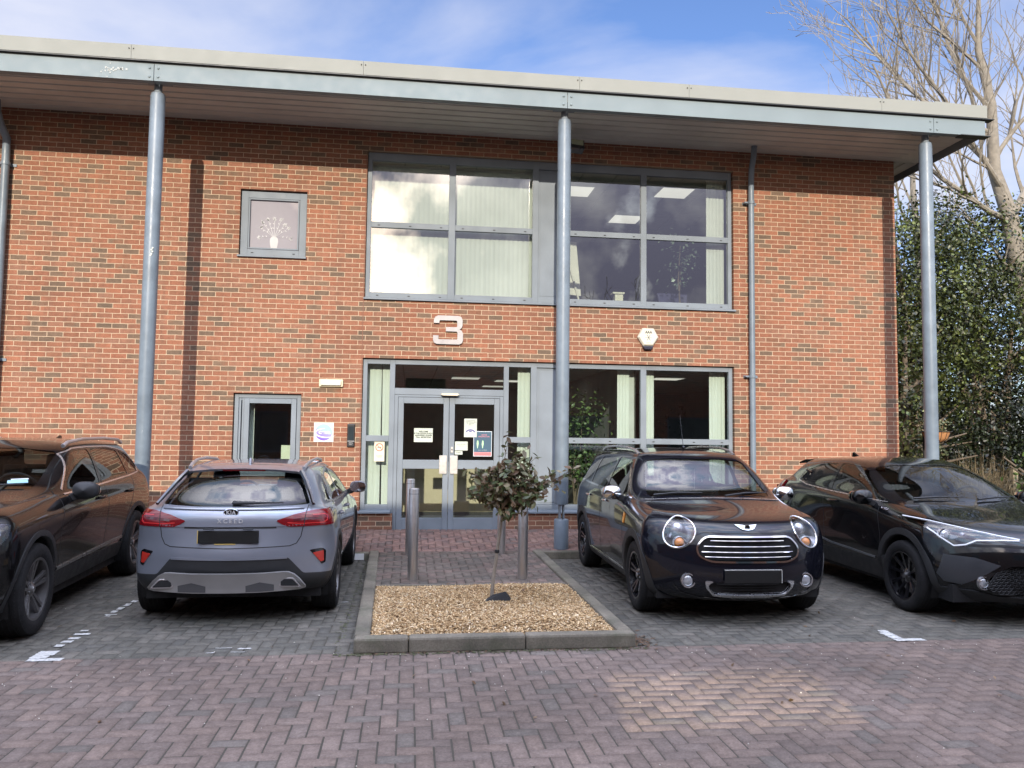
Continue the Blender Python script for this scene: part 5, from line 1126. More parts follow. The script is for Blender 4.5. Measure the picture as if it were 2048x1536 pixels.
# ================================================================ CARS
def rg(xf, cf, xr, cr, w, z, **k):
    T = lambda v: v if isinstance(v, list) else [(0, v), (9, v)]
    return dict(xf=xf, cf=cf, xr=xr, cr=cr, w=T(w), z=T(z), **k)
upper = lambda zmin: (lambda c, n: c.z > zmin)
FRONT = lambda c, n: n.x < -.22 and c.x < 2.2
REAR = lambda c, n: n.x > .2 and c.x > 2.4
SIDE = lambda sg, zm=-1: (lambda c, n: c.y*sg > .3 and abs(n.y) > .35 and c.z > zm)
def mir(P): return [(-x, z) for x, z in P][::-1]
def mirrors(root, x, y, z, m, chrome=False, size=1., glassback=True):
    for sg in (1, -1):
        e = MB(); c = (x, sg*(y+.11), z); n = 14; a, b, d = .075*size, .105*size, .075*size; rings_ = []
        for i in range(9):
            t_ = -1+2*i/8; rr_ = math.sqrt(max(.0, 1-abs(t_)**2.6)); rings_.append((t_, rr_))
        vs = []; fs = []
        for (t_, rr_) in rings_:
            for k in range(n):
                an = 2*math.pi*k/n; ca, sa = math.cos(an), math.sin(an); ex = .75
                py = math.copysign(abs(ca)**ex, ca)*rr_; pz = math.copysign(abs(sa)**ex, sa)*rr_
                vs.append((c[0]+t_*a, c[1]+sg*py*b, c[2]+pz*d*(1-.12*t_)))
        for i in range(8):
            for k in range(n): fs.append((i*n+k, i*n+(k+1) % n, (i+1)*n+(k+1) % n, (i+1)*n+k))
        fs += [tuple(range(n)), tuple(8*n+k for k in range(n))]
        e.add(vs, fs); mo = e.build('door_mirror', CHROME if chrome else m, root, smooth=True)
        MB().prism([(sg*(y-.05), z-.10*size), (sg*(y+.04), z-.085*size), (sg*(y+.10), z-.04), (sg*(y+.06), z+.01), (sg*(y-.05), z-.05)], x-.025, x+.035, 'x').build('mirror_arm', PLAS, mo, bevel=.01)
        P = [(sg*(y+.11)+sg*.098*size*math.copysign(abs(math.cos(t))**.7, math.cos(t)), z+.060*size*math.copysign(abs(math.sin(t))**.7, math.sin(t))) for t in [2*math.pi*k/24 for k in range(24)]]
        MB().prism(P, x+.060*size, x+a+.004, 'x').build('mirror_glass', mat('mirror_glass', (.75, .78, .8), .03, metal=1, var=.01), mo)
def mold(P, y0, y1, name, m, par, axis='y', bevel=0): return MB().prism(P, y0, y1, axis).build(name, m, par, bevel=bevel)
# ---------------------------------------------------------------- small black-blue hatchback with round lamps (centre right)
def car_round_lamp():
    root = empty('parked_car', (0, 0, 0)); L_ = 4.10; paint = carpaint('paint_midnight', (.0045, .005, .0095), rough=.18, cw=.85)
    S = [.34, .5, .7, .92, 1.12, 1.35, 1.62, 1.95, 2.3, 2.65, 2.95, 3.2, 3.45, 3.65, 3.8]
    xr = lambda v: v
    sp = dict(S=S, crown=.03, crease={}, rings=[
        rg(.17, .33, 3.98, .25, .78, [(0, .205), (4, .22)]),
        rg(.05, .36, 4.05, .25, .85, [(0, .255), (.9, .25), (3.3, .26), (4, .30)]),
        rg(.0, .37, 4.09, .25, .872, .39),
        rg(.0, .37, 4.10, .25, .886, [(0, .56), (.5, .6), (4, .6)]),
        rg(.035, .36, 4.10, .25, .893, [(0, .70), (.5, .75), (4, .77)]),
        rg(.075, .36, 4.09, .25, .870, [(0, .80), (.5, .875), (1.1, .93), (4, 1.0)]),
        rg(.135, .33, 4.08, .25, [(0, .79), (.9, .815), (1.35, .853), (4, .845)], [(0, .87), (.4, .935), (1.1, .99), (1.45, .985), (4, 1.05)]),
        rg(.36, .24, 4.07, .25, [(0, .60), (.9, .70), (1.2, .80), (1.45, .838), (4, .83)], [(.36, .955), (.8, 1.015), (1.1, 1.035), (1.45, 1.02), (4, 1.085)]),
        rg(1.04, .17, 4.05, .24, [(1., .765), (1.4, .818), (4, .812)], [(1.04, 1.05), (1.35, 1.045), (1.7, 1.045), (4, 1.11)]),
        rg(1.33, .15, 3.98, .22, [(1.3, .665), (1.7, .715), (3.5, .72), (4, .69)], [(1.33, 1.30), (4, 1.33)]),
        rg(1.56, .13, 3.88, .20, [(1.5, .565), (1.9, .615), (3.5, .625), (3.9, .59)], [(1.56, 1.458), (2.2, 1.49), (3.8, 1.46)]),
        rg(1.66, .11, 3.78, .18, [(1.6, .50), (1.9, .54), (3.7, .545)], [(1.66, 1.492), (2.3, 1.528), (3.7, 1.50)])])
    c = Car(sp, root, paint); AX = (.80, 3.395); RW = .333
    # windows
    ws = roundpoly([(-.655, 1.075), (-.545, 1.425), (-.3, 1.45), (.3, 1.45), (.545, 1.425), (.655, 1.075), (.3, 1.09), (-.3, 1.09)], .05)
    c.take('front', ws, lambda q, n: n.x < -.25 and 1.0 < q.x < 2.2 and q.z > 1.0, 'windscreen', CGLASS, off=-.004)
    for sg in (1, -1):
        for P in ([(1.36, 1.075), (1.40, 1.13), (1.70, 1.40), (1.86, 1.432), (2.26, 1.445), (2.28, 1.43), (2.28, 1.09)], [(2.35, 1.09), (2.35, 1.44), (2.9, 1.438), (3.16, 1.425), (3.16, 1.105)], [(3.22, 1.105), (3.22, 1.42), (3.62, 1.395), (3.76, 1.15)]):
            c.take('side', roundpoly(P, .035, 3), SIDE(sg, 1.03), 'side_window', CGLASS, off=-.004)
        c.strip('side', [(1.22, 1.052), (1.45, 1.058), (2.3, 1.072), (3.2, 1.088), (3.85, 1.115)], sg, .022, CHROME, 'window_trim', .005)
    c.take('front', roundpoly([(-.56, 1.14), (-.50, 1.41), (.50, 1.41), (.56, 1.14)], .06), lambda q, n: n.x > .2 and q.x > 3.5, 'rear_window', CGLASS, off=-.004)
    # arches, wheels
    for x in AX: wheel_arch(c, x, .335, .375, .89, clad=.075, cladm=PLAS)
    # grille, lower grille, lamps
    G = roundpoly([(-.395, .790), (.395, .790), (.475, .70), (.46, .62), (.36, .575), (-.36, .575), (-.46, .62), (-.475, .70)], .05, 5)
    c.drop('front', G, FRONT); H2 = roundpoly([(-.36, .395), (.36, .395), (.385, .355), (.33, .285), (-.33, .285), (-.385, .355)], .035, 4); c.drop('front', H2, FRONT)
    gm = MB(); gm.prism(G, .12, .125, 'x').prism(H2, .10, .105, 'x'); gm.build('grille_backing', MATB, root)
    ring_ = G+[G[0]]; c.strip('front', ring_, -1, .016, CHROME, 'grille_surround', .008, step=.02)
    for z, w in ((.752, .375), (.703, .415), (.655, .425), (.612, .40)):
        mb_ = MB(); P = [(-w+2*w*k/16, z) for k in range(17)]; pts = []
        for y_, z_ in P:
            h = c.hit('front', y_, z_, -1); pts.append((h[0].x+.030, y_, z_))
        mb_.tube(pts, .0065, 8); mb_.build('grille_bar', CHROME, root, smooth=True)
    for z in (.37, .345, .32):
        h = c.hit('front', 0, z, -1); MB().tube([(h[0].x+.04+.06*abs(k/4)**2, .34*k/4, z) for k in range(-4, 5)], .006, 6).build('lower_grille_bar', PLAS, root)
    Bp = roundpoly([(-.41, .405), (-.345, .405), (-.34, .355), (-.30, .310), (-.15, .292), (.15, .292), (.30, .310), (.34, .355), (.345, .405), (.41, .405), (.40, .345), (.33, .272), (.15, .257), (-.15, .257), (-.33, .272), (-.40, .345)], .012, 2)
    c.take('front', Bp, FRONT, 'lower_grille_trim', CHROMED, off=.012, remove=False, rim=.02)
    for sg in (1, -1):
        hl = []
        for k in range(30):
            t_ = 2*math.pi*k/30; rx, rz = .130, .132; hl.append((sg*(.600+rx*math.cos(t_)-.030*math.sin(t_)), .812+rz*math.sin(t_)-.012*math.cos(t_)))
        lf = lambda q, n, sg=sg: q.x < .9 and n.x < -.12 and q.z < 1.05
        cov = c.take('front', hl, lf, 'headlight', LENS, off=.006, rim=.004)
        ins = [(sg*.585+(y-sg*.585)*.93, .845+(z-.845)*.93) for y, z in hl]
        h = [c.hit('front', y, z, -1) for y, z in hl]; H_ = [p[0] for p in h if p]
        MB().tube([p+Vector((-.006, 0, .001)) for p in H_]+[H_[0]+Vector((-.006, 0, .001))], .0095, 8, False).build('chrome_ring', CHROME, cov, smooth=True)
        cpt = Vector((.30, sg*.60, .812)); vs = []; n = len(H_)
        for f in (0, .35, .7, 1): vs += [tuple(p.lerp(cpt, f*.8)+Vector((.10*math.sin(f*1.57), 0, 0))) for p in H_]
        fs = [(i*n+k, i*n+(k+1) % n, (i+1)*n+(k+1) % n, (i+1)*n+k) for i in range(3) for k in range(n)]+[tuple(3*n+k for k in range(n))]
        MB().add(vs, fs).build('reflector_bowl', BOWL, cov, smooth=True)
        hb = c.hit('front', sg*.585, .84, -1)[0]
        MB().lathe([(0, -.02), (.03, -.012), (.052, .015), (.060, .05), (.066, .05), (.066, .02)], 24, 'x', (hb.x+.075, hb.y, hb.z)).build('projector_lens', mat('lens_ball', (.55, .58, .62), .04, metal=.6, coat=1), cov, smooth=True)
        ha = c.hit('front', sg*.60, .725, -1)[0]; MB().lathe([(0, -.012), (.03, -.006), (.045, .012), (.047, .04)], 20, 'x', (ha.x+.022, ha.y, ha.z)).build('indicator', AMBER, cov, smooth=True)
        MB().lathe([(.047, .04), (.053, .005), (.057, .01), (.057, .04)], 20, 'x', (ha.x+.022, ha.y, ha.z)).build('indicator_ring', CHROMED, cov, smooth=True)
        fo = c.hit('front', sg*.55, .40, -1)[0]; fe = MB().lathe([(0, -.002), (.035, .0), (.05, .012), (.052, .03)], 24, 'x', (fo.x-.020, fo.y, fo.z)).build('fog_light', mat('fog_glass', (.5, .52, .55), .06, metal=.5, coat=1), root, smooth=True)
        MB().lathe([(.052, .03), (.055, -.004), (.064, -.004), (.068, .02)], 24, 'x', (fo.x-.020, fo.y, fo.z)).build('fog_ring', CHROMED, fe, smooth=True)
        # side repeater and handles
        c.strip('side', [(1.165, .90), (1.185, .80)], sg, .05, AMBER, 'side_repeater', .008)
        for x in (2.12, 3.02): 
            hh = c.hit('side', x, .955, sg)[0]; MB().tube([(x-.075, hh.y+sg*.004, .955), (x-.05, hh.y+sg*.028, .955), (x+.05, hh.y+sg*.028, .957), (x+.075, hh.y+sg*.004, .957)], .0125, 8).build('door_handle', CHROME, root, smooth=True)
        for P in ([(1.24, .36), (1.22, .6), (1.26, .9), (1.30, 1.05)], [(2.31, .34), (2.32, 1.06)], [(3.20, 1.08), (3.14, .8), (3.0, .62), (2.92, .40)], [(1.26, .34), (2.9, .34)]): c.strip('side', P, sg, .007, GAP, 'door_gap', .0012)
        c.take('side', [(1.16, .20), (1.19, .315), (3.02, .315), (3.05, .20)], lambda q, n, sg=sg: q.y*sg > .6, 'sill_trim', PLAS, off=.006, remove=False)
        c.strip('side', [(1.22, .322), (2.98, .322)], sg, .014, CHROME, 'sill_chrome', .010)
        # roof rail
        P = [(1.82, .545, 1.485), (1.95, .555, 1.53), (2.3, .565, 1.56), (2.9, .565, 1.565), (3.4, .56, 1.545), (3.62, .55, 1.50)]
        MB().tube([(x, sg*y, z) for x, y, z in P], [.020, .016, .014, .014, .016, .02], 8).build('roof_rail', BLK if 0 else CHROMED, root, smooth=True)
    c.strip('front', [(-.40, .9), (-.45, .88)], -1, .006, GAP, 'bonnet_gap', .001)
    c.strip('top', [(.50, -.71), (.80, -.765), (1.08, -.79)], 1, .007, GAP, 'bonnet_gap', .001); c.strip('top', [(.50, .71), (.80, .765), (1.08, .79)], 1, .007, GAP, 'bonnet_gap', .001)
    mb_ = None
    for (a, b) in (((-.47, .80), (-.40, .822)), ((-.40, .822), (.40, .822)), ((.40, .822), (.47, .80))): mb_ = c.strip('front', [a, b], -1, .006, GAP, '', .001, mb=mb_ or MB())
    mb_.build('bonnet_edge_gap', GAP, root)
    c.strip('front', [(-.70, 1.045), (-.35, 1.062), (0, 1.067), (.35, 1.062), (.70, 1.045)], -1, .022, CHROMED, 'windscreen_trim', .008)
    for y0_, y1_, z0_, z1_ in ((.60, .10, 1.08, 1.105), (-.12, -.62, 1.08, 1.105)):
        p0, p1 = c.hit('front', y0_, z0_, -1)[0], c.hit('front', y1_, z1_, -1)[0]; pm = c.hit('front', (y0_+y1_)/2, (z0_+z1_)/2+.012, -1)[0]
        o_ = Vector((-.022, 0, .012)); MB().tube([p0+o_, pm+o_, p1+o_], [.011, .010, .005], 6).build('wiper', PLAS, root)
    # badge with wings, plate
    h, n_ = c.hit('front', 0, .862, -1); e = MB(); wn = [(0, .012), (.03, .020), (.105, .026), (.085, .008), (.065, -.006), (.045, -.014), (.02, -.018), (0, -.02)]
    P = [(y, .862+z) for y, z in wn]+[(-y, .862+z) for y, z in wn[::-1][1:-1]]
    vs = []
    for y_, z_ in P:
        q = c.hit('front', y_, z_, -1); vs.append(q[0]+q[1]*.009)
    n = len(vs); e.add([tuple(v) for v in vs]+[tuple(v-n_*.008) for v in vs], [tuple(range(n))]+[(i, (i+1) % n, n+(i+1) % n, n+i) for i in range(n)])
    bo_ = e.build('wing_badge', CHROME, root); q = h+n_*.010; e2 = MB().lathe([(.0, 0), (.021, 0), (.024, .004)], 20, 'x'); e2.v = [tuple(Vector((q.x+a-.004, q.y+b, q.z+d))) for a, b, d in e2.v]; e2.build('badge_disc', BLK, bo_); e3 = MB().lathe([(.021, -.002), (.026, -.002), (.026, .004)], 20, 'x'); e3.v = [(q.x+a-.004, q.y+b, q.z+d) for a, b, d in e3.v]; e3.build('badge_ring', CHROME, bo_)
    pz = .452; hx_ = c.hit('front', 0, pz, -1)[0].x; po = MB().box(hx_-.024, hx_-.012, -.262, .262, pz-.058, pz+.058).build('number_plate', PLATE, root, bevel=.006); MB().box(hx_-.022, hx_-.014, -.2665, -.2625, pz-.056, pz+.060).box(hx_-.022, hx_-.014, -.262, .262, pz+.0585, pz+.0625).build('plate_edge', mat('plate_edge', (.7, .7, .66), .5), po)
    c.strip('front', [(-.66, .36), (-.60, .29), (-.45, .25), (0, .235), (.45, .25), (.60, .29), (.66, .36)], -1, .012, CHROMED if 0 else BLK, 'bumper_lip', .006)
    # aerial
    MB().tube([(1.95, 0, 1.55), (1.93, 0, 1.575)], .014, 8).tube([(1.94, 0, 1.57), (2.06, 0, 1.93)], [.004, .002], 6).build('aerial', PLAS, root)
    c.finish(); interior(root, L_, .89, 1.15, 3.3, 1.06)
    MB().tube([(1.62, -.02, 1.36), (1.62, -.02, 1.12)], .003, 4).build('mirror_charm', TRIMG, root); MB().box(1.58, 1.60, -.12, .12, 1.34, 1.40).build('rear_view_mirror', PLAS, root, bevel=.01)
    for x, t_ in ((AX[0], .765), (AX[1], .775)):
        for sg in (1, -1): make_wheel('star', RW, .215, .220, 'star5', RIMB, root, x, sg*(t_-.0), RW, sg)
    mirrors(root, 1.42, .84, 1.09, paint, chrome=True, size=1.)
    return root
# ---------------------------------------------------------------- grey crossover seen from behind (left of the path)
def car_grey():
    root = empty('parked_car', (0, 0, 0)); L_ = 4.395; paint = carpaint('paint_steel', (.255, .275, .318), metal=.5, rough=.28)
    S = [.4, .6, .9, 1.15, 1.4, 1.7, 2.1, 2.5, 2.9, 3.2, 3.5, 3.72, 3.9, 4.02]
    sp = dict(S=S, crown=.022, crease={}, rings=[
        rg(.14, .34, 4.22, .22, .80, [(0, .24), (3.8, .26), (4.4, .315)]),
        rg(.03, .36, 4.33, .25, .87, [(0, .33), (3.8, .35), (4.4, .39)]),
        rg(0, .36, 4.375, .36, [(0, .902), (3.8, .902), (4.2, .88)], [(0, .46), (4.4, .50)], q=2.3),
        rg(.01, .36, 4.385, .38, [(0, .912), (3.8, .912), (4.2, .885)], [(0, .60), (4.4, .62)], q=2.3),
        rg(.04, .36, 4.345, .37, [(0, .908), (3.8, .908), (4.2, .88)], [(0, .72), (4.4, .735)]),
        rg(.09, .35, 4.31, .27, [(0, .87), (.9, .885), (3.4, .89), (4.3, .875)], [(0, .80), (1, .87), (3, .90), (4.3, .865)]),
        rg(.18, .33, 4.295, .27, [(0, .78), (1.0, .82), (1.4, .868), (3.6, .868), (4.3, .84)], [(0, .86), (1.1, .96), (1.4, .945), (3.3, .975), (4.3, .985)]),
        rg(.5, .25, 4.235, .25, [(.5, .6), (1.1, .74), (1.45, .85), (3.7, .83), (4.2, .77)], [(.5, .93), (1.2, 1.03), (1.5, .985), (3.3, 1.01), (4.2, 1.035)]),
        rg(1.16, .2, 4.155, .24, [(1.1, .77), (1.5, .83), (3.5, .81), (4.1, .72)], [(1.16, 1.04), (1.5, 1.01), (3.3, 1.035), (4.1, 1.065)]),
        rg(1.58, .17, 3.93, .24, [(1.5, .69), (1.9, .735), (3.3, .725), (3.9, .65)], [(1.58, 1.22), (3.9, 1.24)]),
        rg(1.98, .14, 3.70, .22, [(1.9, .61), (2.3, .645), (3.2, .64), (3.7, .585)], [(1.98, 1.36), (2.7, 1.385), (3.6, 1.35)]),
        rg(2.10, .12, 3.60, .20, [(2, .54), (2.4, .575), (3.5, .54)], [(2.1, 1.39), (2.7, 1.42), (3.5, 1.385)])])
    c = Car(sp, root, paint); AX = (.90, 3.55); RW = .337
    RW_P = roundpoly([(-.665, 1.055), (-.60, 1.20), (-.505, 1.345), (-.3, 1.365), (.3, 1.365), (.505, 1.345), (.60, 1.20), (.665, 1.055), (.3, 1.045), (-.3, 1.045)], .03)
    c.take('front', RW_P, lambda q, n: n.x > .15 and q.x > 3.3 and q.z > 1.0, 'rear_window', CGLASS, off=-.002, rim=.01)
    c.take('front', roundpoly([(-.62, 1.06), (-.56, 1.32), (.56, 1.32), (.62, 1.06)], .06), lambda q, n: n.x < -.2 and q.x < 2.6 and q.z > 1.03, 'windscreen', CGLASS, off=-.004)
    for sg in (1, -1):
        for P in ([(1.50, 1.02), (1.62, 1.12), (2.08, 1.335), (2.52, 1.36), (2.54, 1.03)], [(2.60, 1.03), (2.58, 1.362), (3.06, 1.345), (3.32, 1.27), (3.36, 1.05)], [(3.41, 1.06), (3.38, 1.24), (3.62, 1.10), (3.62, 1.065)]):
            c.take('side', roundpoly(P, .03, 3), SIDE(sg, .98), 'side_window', CGLASS, off=-.004)
        c.strip('side', [(1.45, 1.0), (2.5, 1.012), (3.3, 1.03), (3.68, 1.06)], sg, .018, CHROMED, 'window_trim', .004)
        for P in ([(1.35, .36), (1.33, .7), (1.42, .98)], [(2.56, .34), (2.58, 1.02)], [(3.42, 1.03), (3.34, .86), (3.16, .64), (3.08, .40)]): c.strip('side', P, sg, .007, GAP, 'door_gap', .0012)
        for x in (2.35, 3.22):
            hh = c.hit('side', x, .90, sg)[0]; MB().tube([(x-.1, hh.y+sg*.004, .905), (x-.06, hh.y+sg*.030, .905), (x+.05, hh.y+sg*.030, .905), (x+.09, hh.y+sg*.004, .905)], .014, 8).build('door_handle', paint, root, smooth=True)
        P = [(2.2, .57, 1.38), (2.35, .58, 1.42), (2.8, .585, 1.445), (3.2, .575, 1.435), (3.45, .56, 1.405), (3.58, .545, 1.37)]; MB().tube([(x, sg*y, z) for x, y, z in P], [.018, .016, .015, .015, .016, .018], 8).build('roof_rail', mat('rail_silver', (.50, .50, .51), .35, metal=.7), root, smooth=True)
    for x in AX: wheel_arch(c, x, .337, .385, .90, clad=.05, cladm=PLAS)
    # --- rear
    rq = lambda q, n: n.x > .05 and q.x > 3.6
    for sg in (1, -1):
        TL = roundpoly([(sg*.39, .925), (sg*.54, .975), (sg*.70, 1.005), (sg*.87, 1.01), (sg*.90, .95), (sg*.90, .872), (sg*.84, .866), (sg*.50, .868), (sg*.455, .885)], .02, 3)
        o = c.take('front', TL, lambda q, n, sg=sg: q.x > 3.85 and q.y*sg > .2 and q.z < 1.04, 'tail_light', REDL, off=.006, rim=.01)
        MB()
        IN = roundpoly([(sg*.50, .918), (sg*.62, .945), (sg*.80, .955), (sg*.80, .905), (sg*.52, .900)], .012, 2)
        mb_ = None
        c.strip('front', [(sg*.49, .905), (sg*.60, .893), (sg*.80, .893), (sg*.825, .91), (sg*.825, .95), (sg*.80, .965), (sg*.70, .965)], 1, .010, mat('red_light_guide', (.55, .03, .03), .2, coat=1), 'light_guide', .008, parent=o)
        c.strip('front', [(sg*.54, .925), (sg*.66, .935), (sg*.78, .935)], 1, .022, REDD, 'dark_segment', .0075, parent=o)
        c.strip('front', [(sg*.645, 1.0), (sg*.635, .93), (sg*.632, .865)], 1, .006, GAP, 'lamp_gap', .009, parent=o)
        RF = roundpoly([(sg*.685, .65), (sg*.79, .66), (sg*.825, .635), (sg*.825, .525), (sg*.79, .51), (sg*.765, .56)], .012, 2)
        o = c.take('front', RF, lambda q, n, sg=sg: q.x > 3.8 and q.y*sg > .5, 'rear_reflector_housing', BLK, off=.003, rim=.01, remove=False)
        c.take('front', roundpoly([(sg*.712, .622), (sg*.803, .635), (sg*.808, .54), (sg*.78, .535)], .008, 2), lambda q, n, sg=sg: q.x > 3.8 and q.y*sg > .5, 'rear_reflector', mat('reflector_red', (.42, .03, .02), .18, coat=1), off=.008, rim=.006, remove=False, parent=o)
        # bumper cladding corner down to the wheel
    # dark lower bumper and silver skid plate
    DK = roundpoly([(-.86, .435), (-.64, .45), (-.51, .60), (.51, .60), (.64, .45), (.86, .435), (.95, .435), (.95, .2), (-.95, .2), (-.95, .435)], .02, 2)
    c.take('front', DK, lambda q, n: q.x > 3.98 and n.z > -.8 and q.z < .62, 'lower_bumper', PLAS, off=.001, rim=.01)
    SKP = [(-.70, .285), (-.60, .40), (-.52, .445), (-.30, .435), (.30, .435), (.52, .445), (.60, .40), (.70, .285), (.66, .262), (.30, .245), (-.30, .245), (-.66, .262)]
    sk = c.take  # plate built as its own curved panel proud of the bumper
    m_ = MB(); vs = []; n = 0; SK = roundpoly(SKP, .02, 3)
    ptsf = []
    xrear = lambda y: 4.395-.10*abs(y/.7)**2.4
    for y_, z_ in SK: vs.append((xrear(y_)+.012+(.03 if z_ > .36 else -.01), y_, z_))
    # build as strips across y
    m_ = MB(); cols_ = 29; rows_ = 7
    def zr_(y):
        a = abs(y); top = lerp([(0, .480), (.30, .482), (.52, .492), (.60, .455), (.68, .355)], a); bot = lerp([(0, .308), (.30, .310), (.64, .325), (.70, .345)], a); return bot, top
    G_ = []
    for i in range(cols_):
        y_ = -.675+1.35*i/(cols_-1); b_, t_ = zr_(y_)
        for j in range(rows_):
            f = j/(rows_-1); z_ = b_+(t_-b_)*f; G_.append((xrear(y_)+.006+.030*f**1.5-.012*(1-f), y_, z_))
    fs = [(i*rows_+j, (i+1)*rows_+j, (i+1)*rows_+j+1, i*rows_+j+1) for i in range(cols_-1) for j in range(rows_-1)]
    G2 = [(x-.05, y, z) for x, y, z in G_]; o_ = len(G_); rimf = []
    loop = [i*rows_ for i in range(cols_)]+[(cols_-1)*rows_+j for j in range(1, rows_)]+[i*rows_+rows_-1 for i in range(cols_-2, -1, -1)]+[j for j in range(rows_-2, 0, -1)]
    rimf = [(loop[i], loop[(i+1) % len(loop)], loop[(i+1) % len(loop)]+o_, loop[i]+o_) for i in range(len(loop))]
    so_ = m_.add(G_+G2, fs+rimf).build('skid_plate', mat('skid_silver', (.40, .39, .385), .38, metal=.6, coat=.2), root, smooth=True)
    for sg in (1, -1):
        P = roundpoly([(sg*.455, .435), (sg*.45, .355), (sg*.650, .352), (sg*.575, .435)], .02, 3); x_ = xrear(.56)+.034
        MB().prism(P, x_-.03, x_-.006, 'x').build('exhaust_trim', CHROMED, so_, bevel=.006); cx2 = sum(p[0] for p in P)/len(P); cz2 = sum(p[1] for p in P)/len(P)
        MB().prism([(cx2+(a-cx2)*.82, cz2+(b-cz2)*.74) for a, b in P], x_-.01, x_-.003, 'x').build('exhaust_opening', MATB, so_)
    for sg in (1, -1):
        gg = []; nx_, nz_ = 7, 4
        for i in range(nx_):
            ya = .17+.24*i/(nx_-1)
            for j in range(nz_):
                f = j/(nz_-1); b_, t_ = zr_(ya); za = b_+.008+(.085-.03*abs(ya-.29)/.12)*f; ff = (za-b_)/(t_-b_); gg.append((xrear(ya)+.0085+.030*ff**1.5-.012*(1-ff), sg*ya, za))
        MB().add(gg, [(i*nz_+j, (i+1)*nz_+j, (i+1)*nz_+j+1, i*nz_+j+1) for i in range(nx_-1) for j in range(nz_-1)]).build('skid_recess', mat('skid_dark', (.11, .11, .115), .45, metal=.3), so_, smooth=True)
    m2 = MB(); vs = [(xrear(.3)+.022, -.40, .25), (xrear(.3)+.022, .40, .25), (xrear(.3)+.034, .31, .335), (xrear(.1)+.036, .17, .345), (xrear(.1)+.022, .16, .262), (xrear(.1)+.022, -.16, .262), (xrear(.1)+.036, -.17, .345), (xrear(.3)+.034, -.31, .335)]
    c.strip('front', [(-.50, .60), (.50, .60)], 1, .02, paint, 'bumper_crease', .010)
    # tailgate shut lines, step, plate
    for P in ([(-.655, 1.05), (-.632, .90), (-.61, .78), (-.575, .72), (-.52, .70), (0, .69), (.52, .70), (.575, .72), (.61, .78), (.632, .90), (.655, 1.05)],): c.strip('front', P, 1, .008, GAP, 'tailgate_gap', .0012, step=.02)
    c.strip('front', [(-.62, 1.025), (-.3, 1.022), (.3, 1.022), (.62, 1.025)], 1, .020, paint, 'tailgate_spoiler_lip', .012)
    c.strip('front', [(-.63, .88), (.63, .88)], 1, .012, paint, 'tailgate_crease', .006); c.strip('front', [(-.40, .868), (.40, .868)], 1, .016, GAP, 'plate_recess_shadow', .003)
    xp = max(c.hit('front', a, b, 1)[0].x for a in (0, .25) for b in (.73, .79, .85))-.004
    po = MB().box(xp+.002, xp+.016, -.262, .262, .735, .850).build('number_plate', PLATE, root, bevel=.006); MB().box(xp+.004, xp+.014, -.2685, -.2625, .735, .850).box(xp+.004, xp+.014, -.12, .06, .726, .7335).build('plate_edge', mat('plate_edge_amber', (.62, .45, .14), .5), po)
    for y_ in (-.17, .17): MB().box(xp+.002, xp+.03, y_-.045, y_+.045, .858, .866).build('plate_lamp', PLAS, root)
    # badge and lettering
    h = c.hit('front', 0, 1.0, 1); x_ = h[0].x+.003
    bo_ = MB().lathe([(0, .010), (.060, .009), (.066, 0)], 32, 'x').v; e = MB().lathe([(0, .010), (.058, .009), (.064, .0)], 32, 'x'); e.v = [(x_+a, b, 1.0+d*.55) for a, b, d in e.v]; ob = e.build('badge', BLK, root, smooth=True)
    e = MB().lathe([(.058, .0095), (.061, .012), (.066, .010), (.067, 0)], 32, 'x'); e.v = [(x_+a, b, 1.0+d*.55) for a, b, d in e.v]; e.build('badge_ring', CHROME, ob, smooth=True)
    text_mesh('KIA', .052, .0012, 'lettering', mat('badge_silver', (.8, .8, .8), .25, metal=.4), ob, (x_+.0125, 0, 1.0), (math.pi/2, 0, math.pi/2), bold=.0010, xs=1.)
    h2 = c.hit('front', 0, .925, 1); text_mesh('X C E E D', .052, .002, 'model_lettering', MATS['badge_silver'], root, (h2[0].x+.006, 0, .925), (math.pi/2, 0, math.pi/2), bold=.0006)
    # spoiler, brake light, wiper, aerial
    vs = []; sec = [(3.46, 1.394), (3.62, 1.390), (3.745, 1.36), (3.735, 1.34), (3.60, 1.345), (3.5, 1.365)]
    nsec = len(sec); YS = [-.56, -.50, -.3, 0, .3, .50, .56]
    for y_ in YS:
        dz = -.022*(abs(y_)/.55)**2*1.0+.012*(1-(abs(y_)/.56)**2); dx = -.05*(abs(y_)/.55)**3
        for x, z in sec: vs.append((x+dx, y_, z+dz-(.02 if abs(y_) > .55 else 0)))
    fs = [(i*nsec+k, i*nsec+(k+1) % nsec, (i+1)*nsec+(k+1) % nsec, (i+1)*nsec+k) for i in range(len(YS)-1) for k in range(nsec)]+[tuple(range(nsec)), tuple((len(YS)-1)*nsec+k for k in range(nsec))]
    sp_ = MB().add(vs, fs).build('roof_spoiler', paint, root, smooth=True)
    MB().box(3.735, 3.748, -.20, .20, 1.347, 1.361).build('brake_light', REDD, sp_)
    for sg in (1, -1): MB().prism([(sg*.50, 1.375), (sg*.565, 1.345), (sg*.69, 1.085), (sg*.655, 1.06)], 3.72, 3.735, 'x')
    for sg in (1, -1):
        P3 = [(3.70, .535, 1.345), (3.80, .60, 1.25), (3.93, .655, 1.15), (4.06, .70, 1.06)]; MB().tube([(x, sg*y, z) for x, y, z in P3], [.022, .022, .02, .016], 6).build('spoiler_blade', BLK, root, smooth=True)
